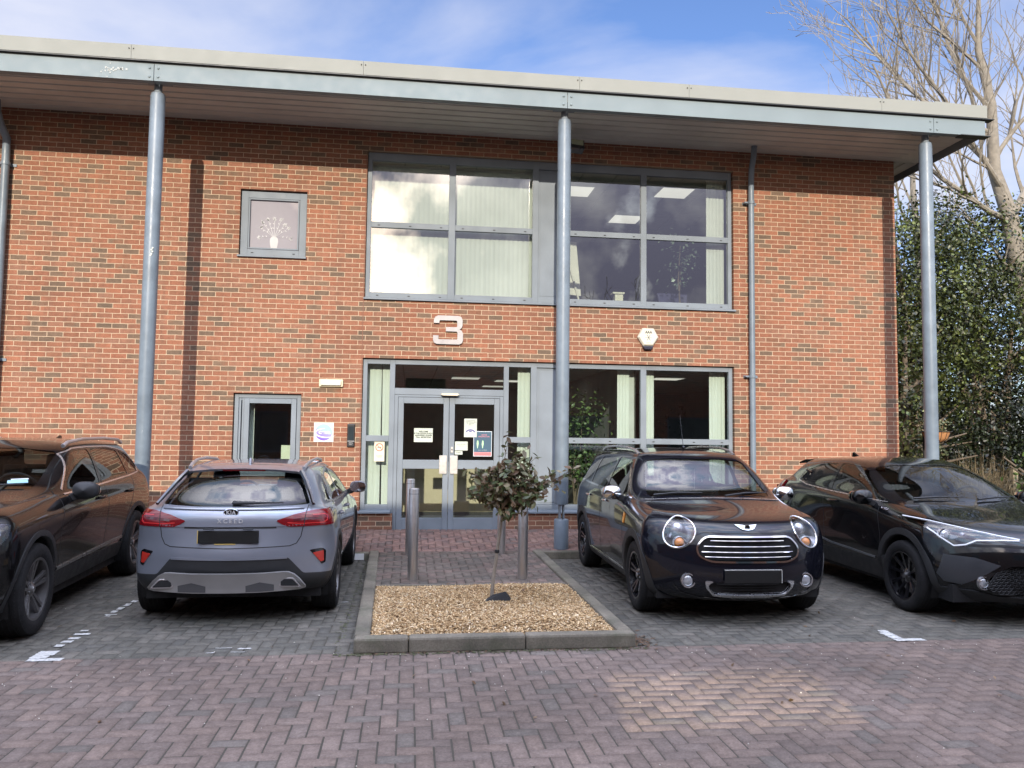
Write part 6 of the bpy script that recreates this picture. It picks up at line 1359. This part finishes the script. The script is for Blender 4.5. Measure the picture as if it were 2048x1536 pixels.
    hp = c.hit('front', .02, 1.075, 1)[0]; MB().tube([hp+Vector((.02, -.02, 0)), hp+Vector((.035, .0, .002))], .022, 10).tube([hp+Vector((.035, -.02, .002)), hp+Vector((.030, .17, .004))], [.020, .013], 8).tube([hp+Vector((.030, .15, .004)), hp+Vector((.012, .42, .006))], [.012, .006], 8).build('rear_wiper', PLAS, root)
    MB().prism([(3.30, 1.415), (3.47, 1.40), (3.45, 1.46), (3.42, 1.465)], -.012, .012, 'y').build('shark_fin_aerial', paint, root, bevel=.008)
    c.finish(); interior(root, L_, .90, 1.30, 3.35, 1.02, headz=-.06)
    for x, t_ in ((AX[0], .785), (AX[1], .79)):
        for sg in (1, -1): make_wheel('grey_car', RW, .235, .228, 'five_double', RIMG, root, x, sg*t_, RW, sg)
    mirrors(root, 1.55, .86, 1.06, paint, size=.98)
    return root
# ---------------------------------------------------------------- black coupe crossover (right edge)
def car_coupe():
    root = empty('parked_car', (0, 0, 0)); L_ = 4.36; paint = carpaint('paint_black', (.004, .0045, .0055), rough=.16)
    S = [.42, .6, .8, 1.0, 1.25, 1.5, 1.8, 2.15, 2.5, 2.85, 3.15, 3.45, 3.7, 3.88]
    sp = dict(S=S, crown=.03, crease={5: .15}, rings=[
        rg(.17, .42, 4.2, .25, .79, [(0, .22), (4.4, .26)]),
        rg(.03, .46, 4.3, .28, [(0, .86), (.9, .86), (1.6, .82), (3, .82), (3.6, .86)], [(0, .32), (4.4, .36)]),
        rg(0, .50, 4.35, .30, [(0, .885), (1.0, .89), (2.2, .84), (3.5, .89)], .46),
        rg(.02, .50, 4.36, .32, [(0, .885), (.95, .9), (2.2, .855), (3.55, .9), (4.3, .87)], [(0, .60), (4.4, .64)]),
        rg(.06, .50, 4.34, .34, [(0, .87), (.95, .9), (1.8, .862), (2.4, .855), (3.55, .9), (4.3, .85)], [(0, .725), (4.4, .80)]),
        rg(.10, .48, 4.30, .36, [(0, .84), (.95, .885), (1.9, .868), (3.5, .885), (4.3, .80)], [(0, .775), (.6, .84), (1.0, .905), (2, .95), (3.5, 1.0), (4.3, .98)]),
        rg(.20, .42, 4.24, .36, [(0, .74), (1.0, .80), (1.45, .848), (3.4, .84), (4.2, .72)], [(0, .84), (.5, .895), (1.1, .975), (1.5, .985), (2.5, 1.03), (3.8, 1.10)]),
        rg(.50, .30, 4.18, .34, [(.5, .56), (1.1, .74), (1.5, .822), (3.4, .80), (4.1, .68)], [(.5, .925), (1.15, 1.01), (1.5, 1.015), (2.5, 1.06), (3.8, 1.15)]),
        rg(1.14, .24, 4.10, .32, [(1.1, .76), (1.5, .80), (3.2, .78), (4, .64)], [(1.14, 1.03), (1.5, 1.035), (2.5, 1.08), (3.3, 1.15), (4, 1.20)]),
        rg(1.56, .22, 3.98, .30, [(1.5, .66), (1.9, .715), (3.2, .70), (3.9, .58)], [(1.56, 1.255), (2.5, 1.265), (3.9, 1.30)]),
        rg(1.96, .19, 3.80, .26, [(1.9, .56), (2.3, .615), (3.2, .60), (3.8, .53)], [(1.96, 1.40), (2.6, 1.425), (3.7, 1.38)]),
        rg(2.08, .17, 3.70, .24, [(2, .49), (2.4, .54), (3.6, .50)], [(2.08, 1.43), (2.6, 1.462), (3.6, 1.415)])])
    c = Car(sp, root, paint); AX = (.94, 3.58); RW = .343
    c.take('front', roundpoly([(-.64, 1.055), (-.55, 1.365), (-.3, 1.395), (.3, 1.395), (.55, 1.365), (.64, 1.055), (.3, 1.06), (-.3, 1.06)], .05), lambda q, n: n.x < -.2 and 1.1 < q.x < 2.6, 'windscreen', CGLASS, off=-.004)
    c.take('front', roundpoly([(-.5, 1.2), (-.42, 1.35), (.42, 1.35), (.5, 1.2)], .05), lambda q, n: n.x > .15 and q.x > 3.3 and q.z > 1.1, 'rear_window', CGLASSD, off=-.004)
    for sg in (1, -1):
        c.take('side', roundpoly([(1.46, 1.05), (1.56, 1.12), (2.02, 1.36), (2.30, 1.392), (2.52, 1.394), (2.50, 1.09)], .03, 3), SIDE(sg, 1.03), 'side_window', CGLASS, off=-.004)
        c.take('side', roundpoly([(2.58, 1.095), (2.60, 1.392), (3.02, 1.365), (3.28, 1.285), (3.34, 1.16), (3.1, 1.13)], .03, 3), SIDE(sg, 1.03), 'side_window', CGLASSD, off=-.004)
        c.strip('side', [(1.36, 1.03), (2.5, 1.070), (3.1, 1.107), (3.35, 1.145), (3.42, 1.19), (3.34, 1.30)], sg, .012, CHROMED, 'window_trim', .004)
        for P in ([(1.36, .40), (1.33, .7), (1.42, 1.05)], [(2.54, .38), (2.55, 1.08)], [(3.30, 1.14), (3.26, .9), (3.12, .68), (3.04, .46)]): c.strip('side', P, sg, .007, GAP, 'door_gap', .0012)
        hh = c.hit('side', 2.32, .97, sg)[0]; MB().tube([(2.22, hh.y+sg*.004, .97), (2.26, hh.y+sg*.030, .97), (2.38, hh.y+sg*.030, .972), (2.42, hh.y+sg*.004, .972)], .014, 8).build('door_handle', paint, root, smooth=True)
        hh = c.hit('side', 3.22, 1.27, sg)[0]; MB().tube([(3.16, hh.y+sg*.006, 1.25), (3.28, hh.y+sg*.01, 1.28)], .014, 8).build('door_handle', BLK, root, smooth=True)
        c.take('side', [(1.20, .22), (1.26, .50), (1.45, .42), (3.1, .42), (3.26, .50), (3.3, .22)], lambda q, n, sg=sg: q.y*sg > .6, 'sill_cladding', PLAS, off=.006, remove=False, rim=.01)
        c.strip('side', [(1.45, .445), (2.4, .475), (3.0, .56), (3.2, .66)], sg, .02, mat('satin_grey', (.16, .17, .18), .4, metal=.3), 'door_moulding', .008)
        q = c.hit('side', 1.32, .965, sg)[0]; text_mesh('HYBRID', .036, .0015, 'side_lettering', CHROME, root, (1.29, q.y+sg*.006, .965), (math.pi/2, 0, math.pi) if sg > 0 else (math.pi/2, 0, 0), bold=.001)
        fy = sg
        # headlight: long pointed lamp sweeping back over the wing
        HL = [(.25, .795), (.40, .822), (.58, .862), (.74, .905), (.84, .935), (.872, .925), (.855, .86), (.80, .77), (.73, .70), (.66, .715), (.58, .758), (.42, .772), (.27, .775)]
        P = [(sg*y, z) for y, z in HL]; lf = lambda q, n, sg=sg: q.x < 1.05 and q.y*sg > .15 and q.z < .96
        cov = c.take('front', P, lf, 'headlight', LENS, off=.006, rim=.003)
        c.take  # inner dark bowl
        H_ = [c.hit('front', y, z, -1)[0] for y, z in roundpoly(P, .01, 1)]; n = len(H_); cp_ = sum(H_, Vector())/n+Vector((.09, 0, 0))
        MB().add([tuple(p) for p in H_]+[tuple(p.lerp(cp_, .45)+Vector((.05, 0, 0))) for p in H_], [(i, (i+1) % n, n+(i+1) % n, n+i) for i in range(n)]+[tuple(n+i for i in range(n))]).build('lamp_bowl', mat('lamp_dark', (.03, .032, .036), .2, metal=.5, coat=1), cov)
        c.strip('front', [(sg*.27, .782), (sg*.42, .781), (sg*.585, .769), (sg*.66, .728), (sg*.73, .712), (sg*.79, .775), (sg*.835, .85)], -1, .012, mat('light_guide_white', (.8, .82, .85), .2), 'light_guide', .009, parent=cov)
        c.strip('front', [(sg*.26, .791), (sg*.40, .815), (sg*.58, .855), (sg*.74, .897), (sg*.84, .925)], -1, .010, MATS['light_guide_white'], 'upper_guide', .009, parent=cov)
        hp = c.hit('front', sg*.745, .80, -1)[0]; MB().lathe([(0, -.02), (.028, -.012), (.044, .012), (.048, .045), (.056, .045), (.056, .01)], 24, 'x', (hp.x+.035, hp.y, hp.z)).build('projector_lens', MATS['lens_ball'], cov, smooth=True)
        hp = c.hit('front', sg*.63, .80, -1)[0]; MB().lathe([(0, -.01), (.02, -.006), (.032, .012), (.036, .04)], 20, 'x', (hp.x+.04, hp.y, hp.z)).build('main_beam_lens', BOWL, cov, smooth=True)
        fo = c.hit('front', sg*.575, .40, -1)[0]; fe = MB().lathe([(0, -.002), (.035, .0), (.048, .012), (.05, .03)], 24, 'x', (fo.x-.012, fo.y, fo.z)).build('fog_light', mat('fog_glass', (.5, .52, .55), .06, metal=.5, coat=1), root, smooth=True)
        MB().lathe([(.05, .03), (.053, -.006), (.060, -.006), (.064, .02)], 24, 'x', (fo.x-.012, fo.y, fo.z)).build('fog_ring', CHROMED, fe, smooth=True)
        # satin blade in the bumper corner
        c.take('front', [(sg*.46, .565), (sg*.62, .62), (sg*.80, .63), (sg*.84, .45), (sg*.80, .385), (sg*.70, .37), (sg*.60, .45)], lambda q, n, sg=sg: q.x < .8 and q.y*sg > .3, 'bumper_blade', mat('satin_black', (.030, .033, .038), .35, coat=.3), off=.008, rim=.02, remove=False)
        TLr = [(sg*.48, 1.10), (sg*.85, 1.13), (sg*.90, 1.02), (sg*.84, .94), (sg*.62, 1.03)]
        c.take('front', TLr, lambda q, n, sg=sg: q.x > 3.7 and q.y*sg > .3, 'tail_light', REDL, off=.02, rim=.02, remove=False)
        hs = c.hit('side', 4.05, 1.03, sg)
        if hs: MB().prism([(3.93, 1.00), (4.05, 1.06), (4.16, 1.04), (4.15, .96), (4.02, .955)], hs[0].y-.03*sg, hs[0].y+.05*sg, 'y').build('tail_light_wing', REDL, root, bevel=.01)
    for x in AX: wheel_arch(c, x, .345, .40, .90, clad=.065, cladm=PLAS)
    # lower grille and splitter
    GR_ = roundpoly([(-.60, .36), (-.50, .50), (-.38, .565), (.38, .565), (.50, .50), (.60, .36), (.45, .30), (-.45, .30)], .03, 3)
    c.drop('front', GR_, lambda q, n: q.x < .7); MB().prism(GR_, .13, .14, 'x').build('grille_backing', MATB, root)
    hm = MB()
    for j in range(9):
        z_ = .325+.026*j
        for i in range(24):
            y_ = -.56+.049*i+(.0245 if j % 2 else 0)
            if not pip(y_, z_, GR_): continue
            hx = c.hit('front', y_, z_, -1)
            if not hx: continue
            x_ = min(hx[0].x+.03, .118); P = [(y_+.024*math.cos(t), z_+.0125*math.sin(t)) for t in [k*math.pi/3 for k in range(6)]]
            hm.tube([(x_, a, b) for a, b in P]+[(x_, *P[0])], .0035, 4, False)
    hm.build('grille_mesh', PLAS, root)
    c.strip('front', [(-.66, .725), (-.4, .735), (-.15, .725), (0, .72), (.15, .725), (.4, .735), (.66, .725)], -1, .022, MATB, 'upper_grille', .004)
    c.take('front', [(-.95, .33), (-.62, .325), (-.45, .285), (.45, .285), (.62, .325), (.95, .33), (.95, .2), (-.95, .2)], lambda q, n: q.x < .75, 'front_splitter', PLAS, off=.008, rim=.01, remove=False)
    h = c.hit('front', 0, .765, -1)[0]
    e = MB(); 
    for (a, b) in ((.062, .042), (.026, .040), (.056, .016)):
        cz_ = .765 if a != .056 else .785
        e.tube([(h.x-.010, a*math.cos(t), cz_+b*math.sin(t)) for t in [k*math.tau/28 for k in range(29)]], .0045, 6, False)
    e.build('oval_badge', CHROME, root, smooth=True)
    hx_ = c.hit('front', 0, .52, -1)[0].x; po = MB().box(hx_-.03, hx_-.015, -.262, .262, .43, .545).build('number_plate', mat('plate_white', (.72, .72, .70), .5), root, bevel=.006)
    for sg in (1, -1):
        c.strip('top', [(.52, sg*.62), (.80, sg*.72), (1.14, sg*.77)], 1, .007, GAP, 'bonnet_gap', .001)
    for y0_, y1_, z0_, z1_ in ((.56, .02, 1.065, 1.085), (-.08, -.55, 1.065, 1.08)):
        p0, p1 = c.hit('front', y0_, z0_, -1), c.hit('front', y1_, z1_, -1); o_ = Vector((-.025, 0, .014)); MB().tube([p0[0]+o_, (p0[0]+p1[0])/2+o_*1.6, p1[0]+o_], [.011, .010, .005], 6).build('wiper', PLAS, root)
    MB().prism([(3.25, 1.46), (3.42, 1.44), (3.40, 1.51), (3.37, 1.515)], -.012, .012, 'y').build('shark_fin_aerial', paint, root, bevel=.008)
    YS = [-.5, -.42, 0, .42, .5]; sec = [(3.60, 1.445), (3.80, 1.435), (3.99, 1.39), (3.97, 1.375), (3.75, 1.39), (3.62, 1.41)]; vs = []
    for y_ in YS:
        for x, z in sec: vs.append((x-.08*(abs(y_)/.5)**3, y_, z-.03*(abs(y_)/.5)**2))
    fs = [(i*6+k, i*6+(k+1) % 6, (i+1)*6+(k+1) % 6, (i+1)*6+k) for i in range(4) for k in range(6)]+[tuple(range(6)), tuple(24+k for k in range(6))]
    MB().add(vs, fs).build('roof_spoiler', paint, root, smooth=True)
    c.finish(); interior(root, L_, .89, 1.32, 3.4, 1.07)
    for x, t_ in ((AX[0], .785), (AX[1], .78)):
        for sg in (1, -1): make_wheel('coupe', RW, .225, .235, 'multi10', RIMB, root, x, sg*t_, RW, sg)
    mirrors(root, 1.52, .855, 1.07, paint, size=1.05)
    return root
# ---------------------------------------------------------------- dark brown-black large SUV (left edge)
def car_suv():
    root = empty('parked_car', (0, 0, 0)); L_ = 4.69; paint = carpaint('paint_black_suv', (.005, .0045, .005), rough=.18, cw=.62)
    S = [.34, .5, .72, .95, 1.2, 1.5, 1.85, 2.2, 2.6, 3.0, 3.4, 3.75, 4.05, 4.28]
    sp = dict(S=S, crown=.03, crease={5: .1}, rings=[
        rg(.14, .26, 4.5, .22, .85, [(0, .27), (4.7, .30)]),
        rg(.03, .30, 4.62, .24, .89, [(0, .38), (4.7, .40)]),
        rg(0, .31, 4.68, .26, [(0, .94), (.9, .94), (1.5, .905), (3.2, .905), (3.8, .94)], .55),
        rg(0, .31, 4.69, .26, [(0, .95), (.9, .95), (1.5, .925), (3.2, .925), (3.8, .95)], .72),
        rg(.025, .31, 4.67, .27, .945, [(0, .87), (4.7, .92)]),
        rg(.06, .31, 4.63, .28, [(0, .90), (.9, .93), (1.6, .928), (3.7, .93), (4.6, .89)], [(0, .93), (1, .99), (1.7, 1.0), (4.6, 1.10)]),
        rg(.13, .28, 4.60, .28, [(0, .82), (1.15, .85), (1.6, .895), (4.0, .89), (4.6, .83)], [(0, .98), (.5, 1.03), (1.3, 1.08), (1.65, 1.06), (4.6, 1.165)]),
        rg(.42, .22, 4.57, .28, [(.4, .62), (1.2, .76), (1.6, .87), (4.0, .86), (4.5, .80)], [(.42, 1.035), (1.2, 1.11), (1.6, 1.09), (4.5, 1.205)]),
        rg(1.28, .20, 4.52, .27, [(1.3, .80), (1.7, .85), (4.0, .835), (4.5, .76)], [(1.28, 1.13), (1.65, 1.105), (3.4, 1.165), (4.4, 1.225)]),
        rg(1.68, .17, 4.40, .26, [(1.7, .73), (2.1, .78), (3.8, .765), (4.3, .69)], [(1.68, 1.345), (4.3, 1.39)]),
        rg(2.06, .14, 4.22, .24, [(2.0, .66), (2.4, .695), (3.8, .68), (4.2, .63)], [(2.06, 1.50), (2.8, 1.53), (4.2, 1.50)]),
        rg(2.18, .12, 4.10, .22, [(2.1, .59), (2.5, .62), (4.0, .59)], [(2.18, 1.535), (2.9, 1.57), (4.0, 1.535)])])
    c = Car(sp, root, paint); AX = (.875, 3.74); RW = .372
    c.take('front', roundpoly([(-.67, 1.145), (-.62, 1.465), (-.3, 1.50), (.3, 1.50), (.62, 1.465), (.67, 1.145), (.3, 1.155), (-.3, 1.155)], .04), lambda q, n: n.x < -.2 and 1.2 < q.x < 2.7 and q.z > 1.1, 'windscreen', CGLASS, off=-.004)
    c.take('front', roundpoly([(-.56, 1.25), (-.5, 1.44), (.5, 1.44), (.56, 1.25)], .05), lambda q, n: n.x > .15 and q.x > 3.9 and q.z > 1.2, 'rear_window', CGLASSD, off=-.004)
    for sg in (1, -1):
        for P in ([(1.66, 1.11), (1.72, 1.19), (2.08, 1.435), (2.30, 1.478), (2.62, 1.485), (2.62, 1.14)], [(2.70, 1.145), (2.69, 1.485), (3.30, 1.48), (3.55, 1.45), (3.62, 1.18)], [(3.68, 1.185), (3.61, 1.445), (3.85, 1.41), (4.08, 1.30), (4.10, 1.25), (3.98, 1.205)]):
            c.take('side', roundpoly(P, .035, 3), SIDE(sg, 1.06), 'side_window', CGLASS, off=-.004)
        c.strip('side', [(1.60, 1.09), (2.6, 1.122), (3.6, 1.16), (4.0, 1.185), (4.13, 1.24), (4.11, 1.31), (3.88, 1.43), (3.58, 1.475), (3.3, 1.50), (2.6, 1.505), (2.25, 1.495), (2.04, 1.445), (1.62, 1.13)], sg, .018, mat('trim_bright', (.70, .62, .56), .22, metal=.8), 'window_trim', .004)
        for P in ([(1.40, .45), (1.36, .8), (1.47, 1.13)], [(2.66, .44), (2.66, 1.16)], [(3.66, 1.18), (3.55, .95), (3.36, .72), (3.28, .48)]): c.strip('side', P, sg, .007, GAP, 'door_gap', .0012)
        for x in (2.42, 3.40):
            hh = c.hit('side', x, 1.0, sg)[0]; MB().tube([(x-.1, hh.y+sg*.004, 1.0), (x-.06, hh.y+sg*.032, 1.0), (x+.06, hh.y+sg*.032, 1.002), (x+.1, hh.y+sg*.004, 1.002)], .015, 8).build('door_handle', paint, root, smooth=True)
        c.take('side', [(1.24, .28), (1.28, .44), (3.30, .44), (3.34, .28)], lambda q, n, sg=sg: q.y*sg > .6, 'sill_cladding', PLAS, off=.008, remove=False, rim=.01)
        c.strip('side', [(1.36, .455), (3.25, .50)], sg, .028, mat('sill_bright', (.30, .29, .28), .3, metal=.7), 'sill_moulding', .012)
        P = [(2.12, .65, 1.52), (2.22, .655, 1.555), (2.6, .665, 1.585), (3.3, .66, 1.59), (3.9, .64, 1.57), (4.1, .62, 1.53)]; MB().tube([(x, sg*y, z) for x, y, z in P], [.02, .018, .016, .016, .018, .02], 8).build('roof_rail', mat('rail_silver', (.50, .50, .51), .35, metal=.7), root, smooth=True)
        HLp = roundpoly([(sg*.50, .95), (sg*.60, .96), (sg*.80, .96), (sg*.90, .945), (sg*.91, .86), (sg*.86, .78), (sg*.72, .76), (sg*.55, .80)], .02, 2)
        cov = c.take('front', HLp, lambda q, n, sg=sg: q.x < .75 and q.y*sg > .3, 'headlight', LENS, off=.008, rim=.003)
        H_ = [c.hit('front', y, z, -1) for y, z in HLp]; H_ = [h[0] for h in H_ if h]; n = len(H_); cp_ = sum(H_, Vector())/n+Vector((.10, 0, 0))
        MB().add([tuple(p) for p in H_]+[tuple(p.lerp(cp_, .4)+Vector((.05, 0, 0))) for p in H_], [(i, (i+1) % n, n+(i+1) % n, n+i) for i in range(n)]+[tuple(n+i for i in range(n))]).build('lamp_bowl', BOWL, cov)
        c.strip('front', [(sg*.53, .87), (sg*.70, .87), (sg*.86, .87)], -1, .02, mat('light_guide_white', (.8, .82, .85), .2), 'light_guide', -.002, parent=cov); c.strip('front', [(sg*.80, .79), (sg*.82, .945)], -1, .025, MATS['light_guide_white'], 'light_guide', -.002, parent=cov)
        for q in (.62, .74):
            hp = c.hit('front', sg*q, .91, -1)[0]; MB().lathe([(0, -.01), (.022, -.006), (.034, .012), (.038, .04)], 20, 'x', (hp.x+.03, hp.y, hp.z)).build('projector_lens', MATS['lens_ball'], cov, smooth=True)
    for x in AX: wheel_arch(c, x, .375, .425, .945, clad=.05, cladm=PLAS)
    GP = roundpoly([(-.42, .93), (.42, .93), (.46, .80), (.38, .62), (-.38, .62), (-.46, .80)], .04, 3); c.drop('front', GP, FRONT); MB().prism(GP, .10, .11, 'x').build('grille_backing', MATB, root)
    for k in range(13): MB().box(.045, .07, -.39+.065*k-.006, -.39+.065*k+.006, .64, .91).build('grille_bar', CHROMED, root)
    c.strip('front', [(-.8, .46), (-.55, .43), (.55, .43), (.8, .46)], -1, .09, PLAS, 'lower_intake', .004)
    c.strip('front', [(-.78, .36), (0, .33), (.78, .36)], -1, .02, CHROMED, 'skid_trim', .008)
    hx_ = c.hit('front', 0, .54, -1)[0].x; MB().box(hx_-.03, hx_-.015, -.262, .262, .47, .585).build('number_plate', PLATE, root, bevel=.006)
    for sg in (1, -1): c.strip('top', [(.5, sg*.69), (.85, sg*.76), (1.3, sg*.81)], 1, .007, GAP, 'bonnet_gap', .001)
    for y0_, y1_, z0_, z1_ in ((.60, .02, 1.16, 1.185), (-.08, -.60, 1.16, 1.18)):
        p0, p1 = c.hit('front', y0_, z0_, -1), c.hit('front', y1_, z1_, -1); o_ = Vector((-.025, 0, .014)); MB().tube([p0[0]+o_, (p0[0]+p1[0])/2+o_*1.6, p1[0]+o_], [.011, .010, .005], 6).build('wiper', PLAS, root)
    pk = c.hit('front', -.50, 1.255, -1)[0]; c.strip('front', [(-.585, 1.215), (-.44, 1.21)], -1, .062, mat('permit_blue', (.35, .62, .72), .6), 'parking_permit', .001)
    c.strip('front', [(-.575, 1.233), (-.45, 1.228)], -1, .014, mat('permit_white', (.8, .85, .88), .6), 'permit_text', .003)
    MB().prism([(3.75, 1.565), (3.95, 1.545), (3.93, 1.61), (3.90, 1.615)], -.014, .014, 'y').build('shark_fin_aerial', paint, root, bevel=.008)
    c.finish(); interior(root, L_, .94, 1.45, 3.7, 1.16, headz=.05)
    for x, t_ in ((AX[0], .825), (AX[1], .825)):
        for sg in (1, -1): make_wheel('suv', RW, .24, .245, 'five_double', RIMG, root, x, sg*t_, RW, sg)
    mirrors(root, 1.70, .90, 1.12, MATS['dark_plastic'], size=1.08)
    return root
def place(root, axle_x, X, Y, yaw, face):
    """put the middle of the axle at (X, Y); face=+1 nose towards the camera, -1 nose towards the building"""
    a = (math.pi/2 if face > 0 else -math.pi/2)+yaw; root.rotation_euler = (0, 0, a); d = Vector((math.cos(a), math.sin(a), 0))*axle_x; root.location = (X-d.x, Y-d.y, GZ+.002)
import os
o = car_round_lamp(); place(o, .80, 3.11, -4.74, R(-1.6), 1); tag(o, 'small black hatchback with round chrome ringed headlights and chrome mirrors, nose towards the viewer', 'car', 'cars parked in front of the office')
o = car_grey(); o.scale = (.968, .968, .975); place(o, 3.55*.968, -1.50, -4.40, R(0.4), -1); tag(o, 'blue grey crossover parked nose in, its tailgate and silver skid plate showing', 'car', 'cars parked in front of the office')
o = car_coupe(); place(o, .94, 5.80, -4.97, R(-1.5), 1); tag(o, 'glossy black coupe style crossover with slim pointed headlight at the right edge', 'car', 'cars parked in front of the office')
o = car_suv(); place(o, .875, -3.91, -5.33, R(3.3), 1); tag(o, 'large black SUV with a bright window surround cut off by the left edge', 'car', 'cars parked in front of the office')
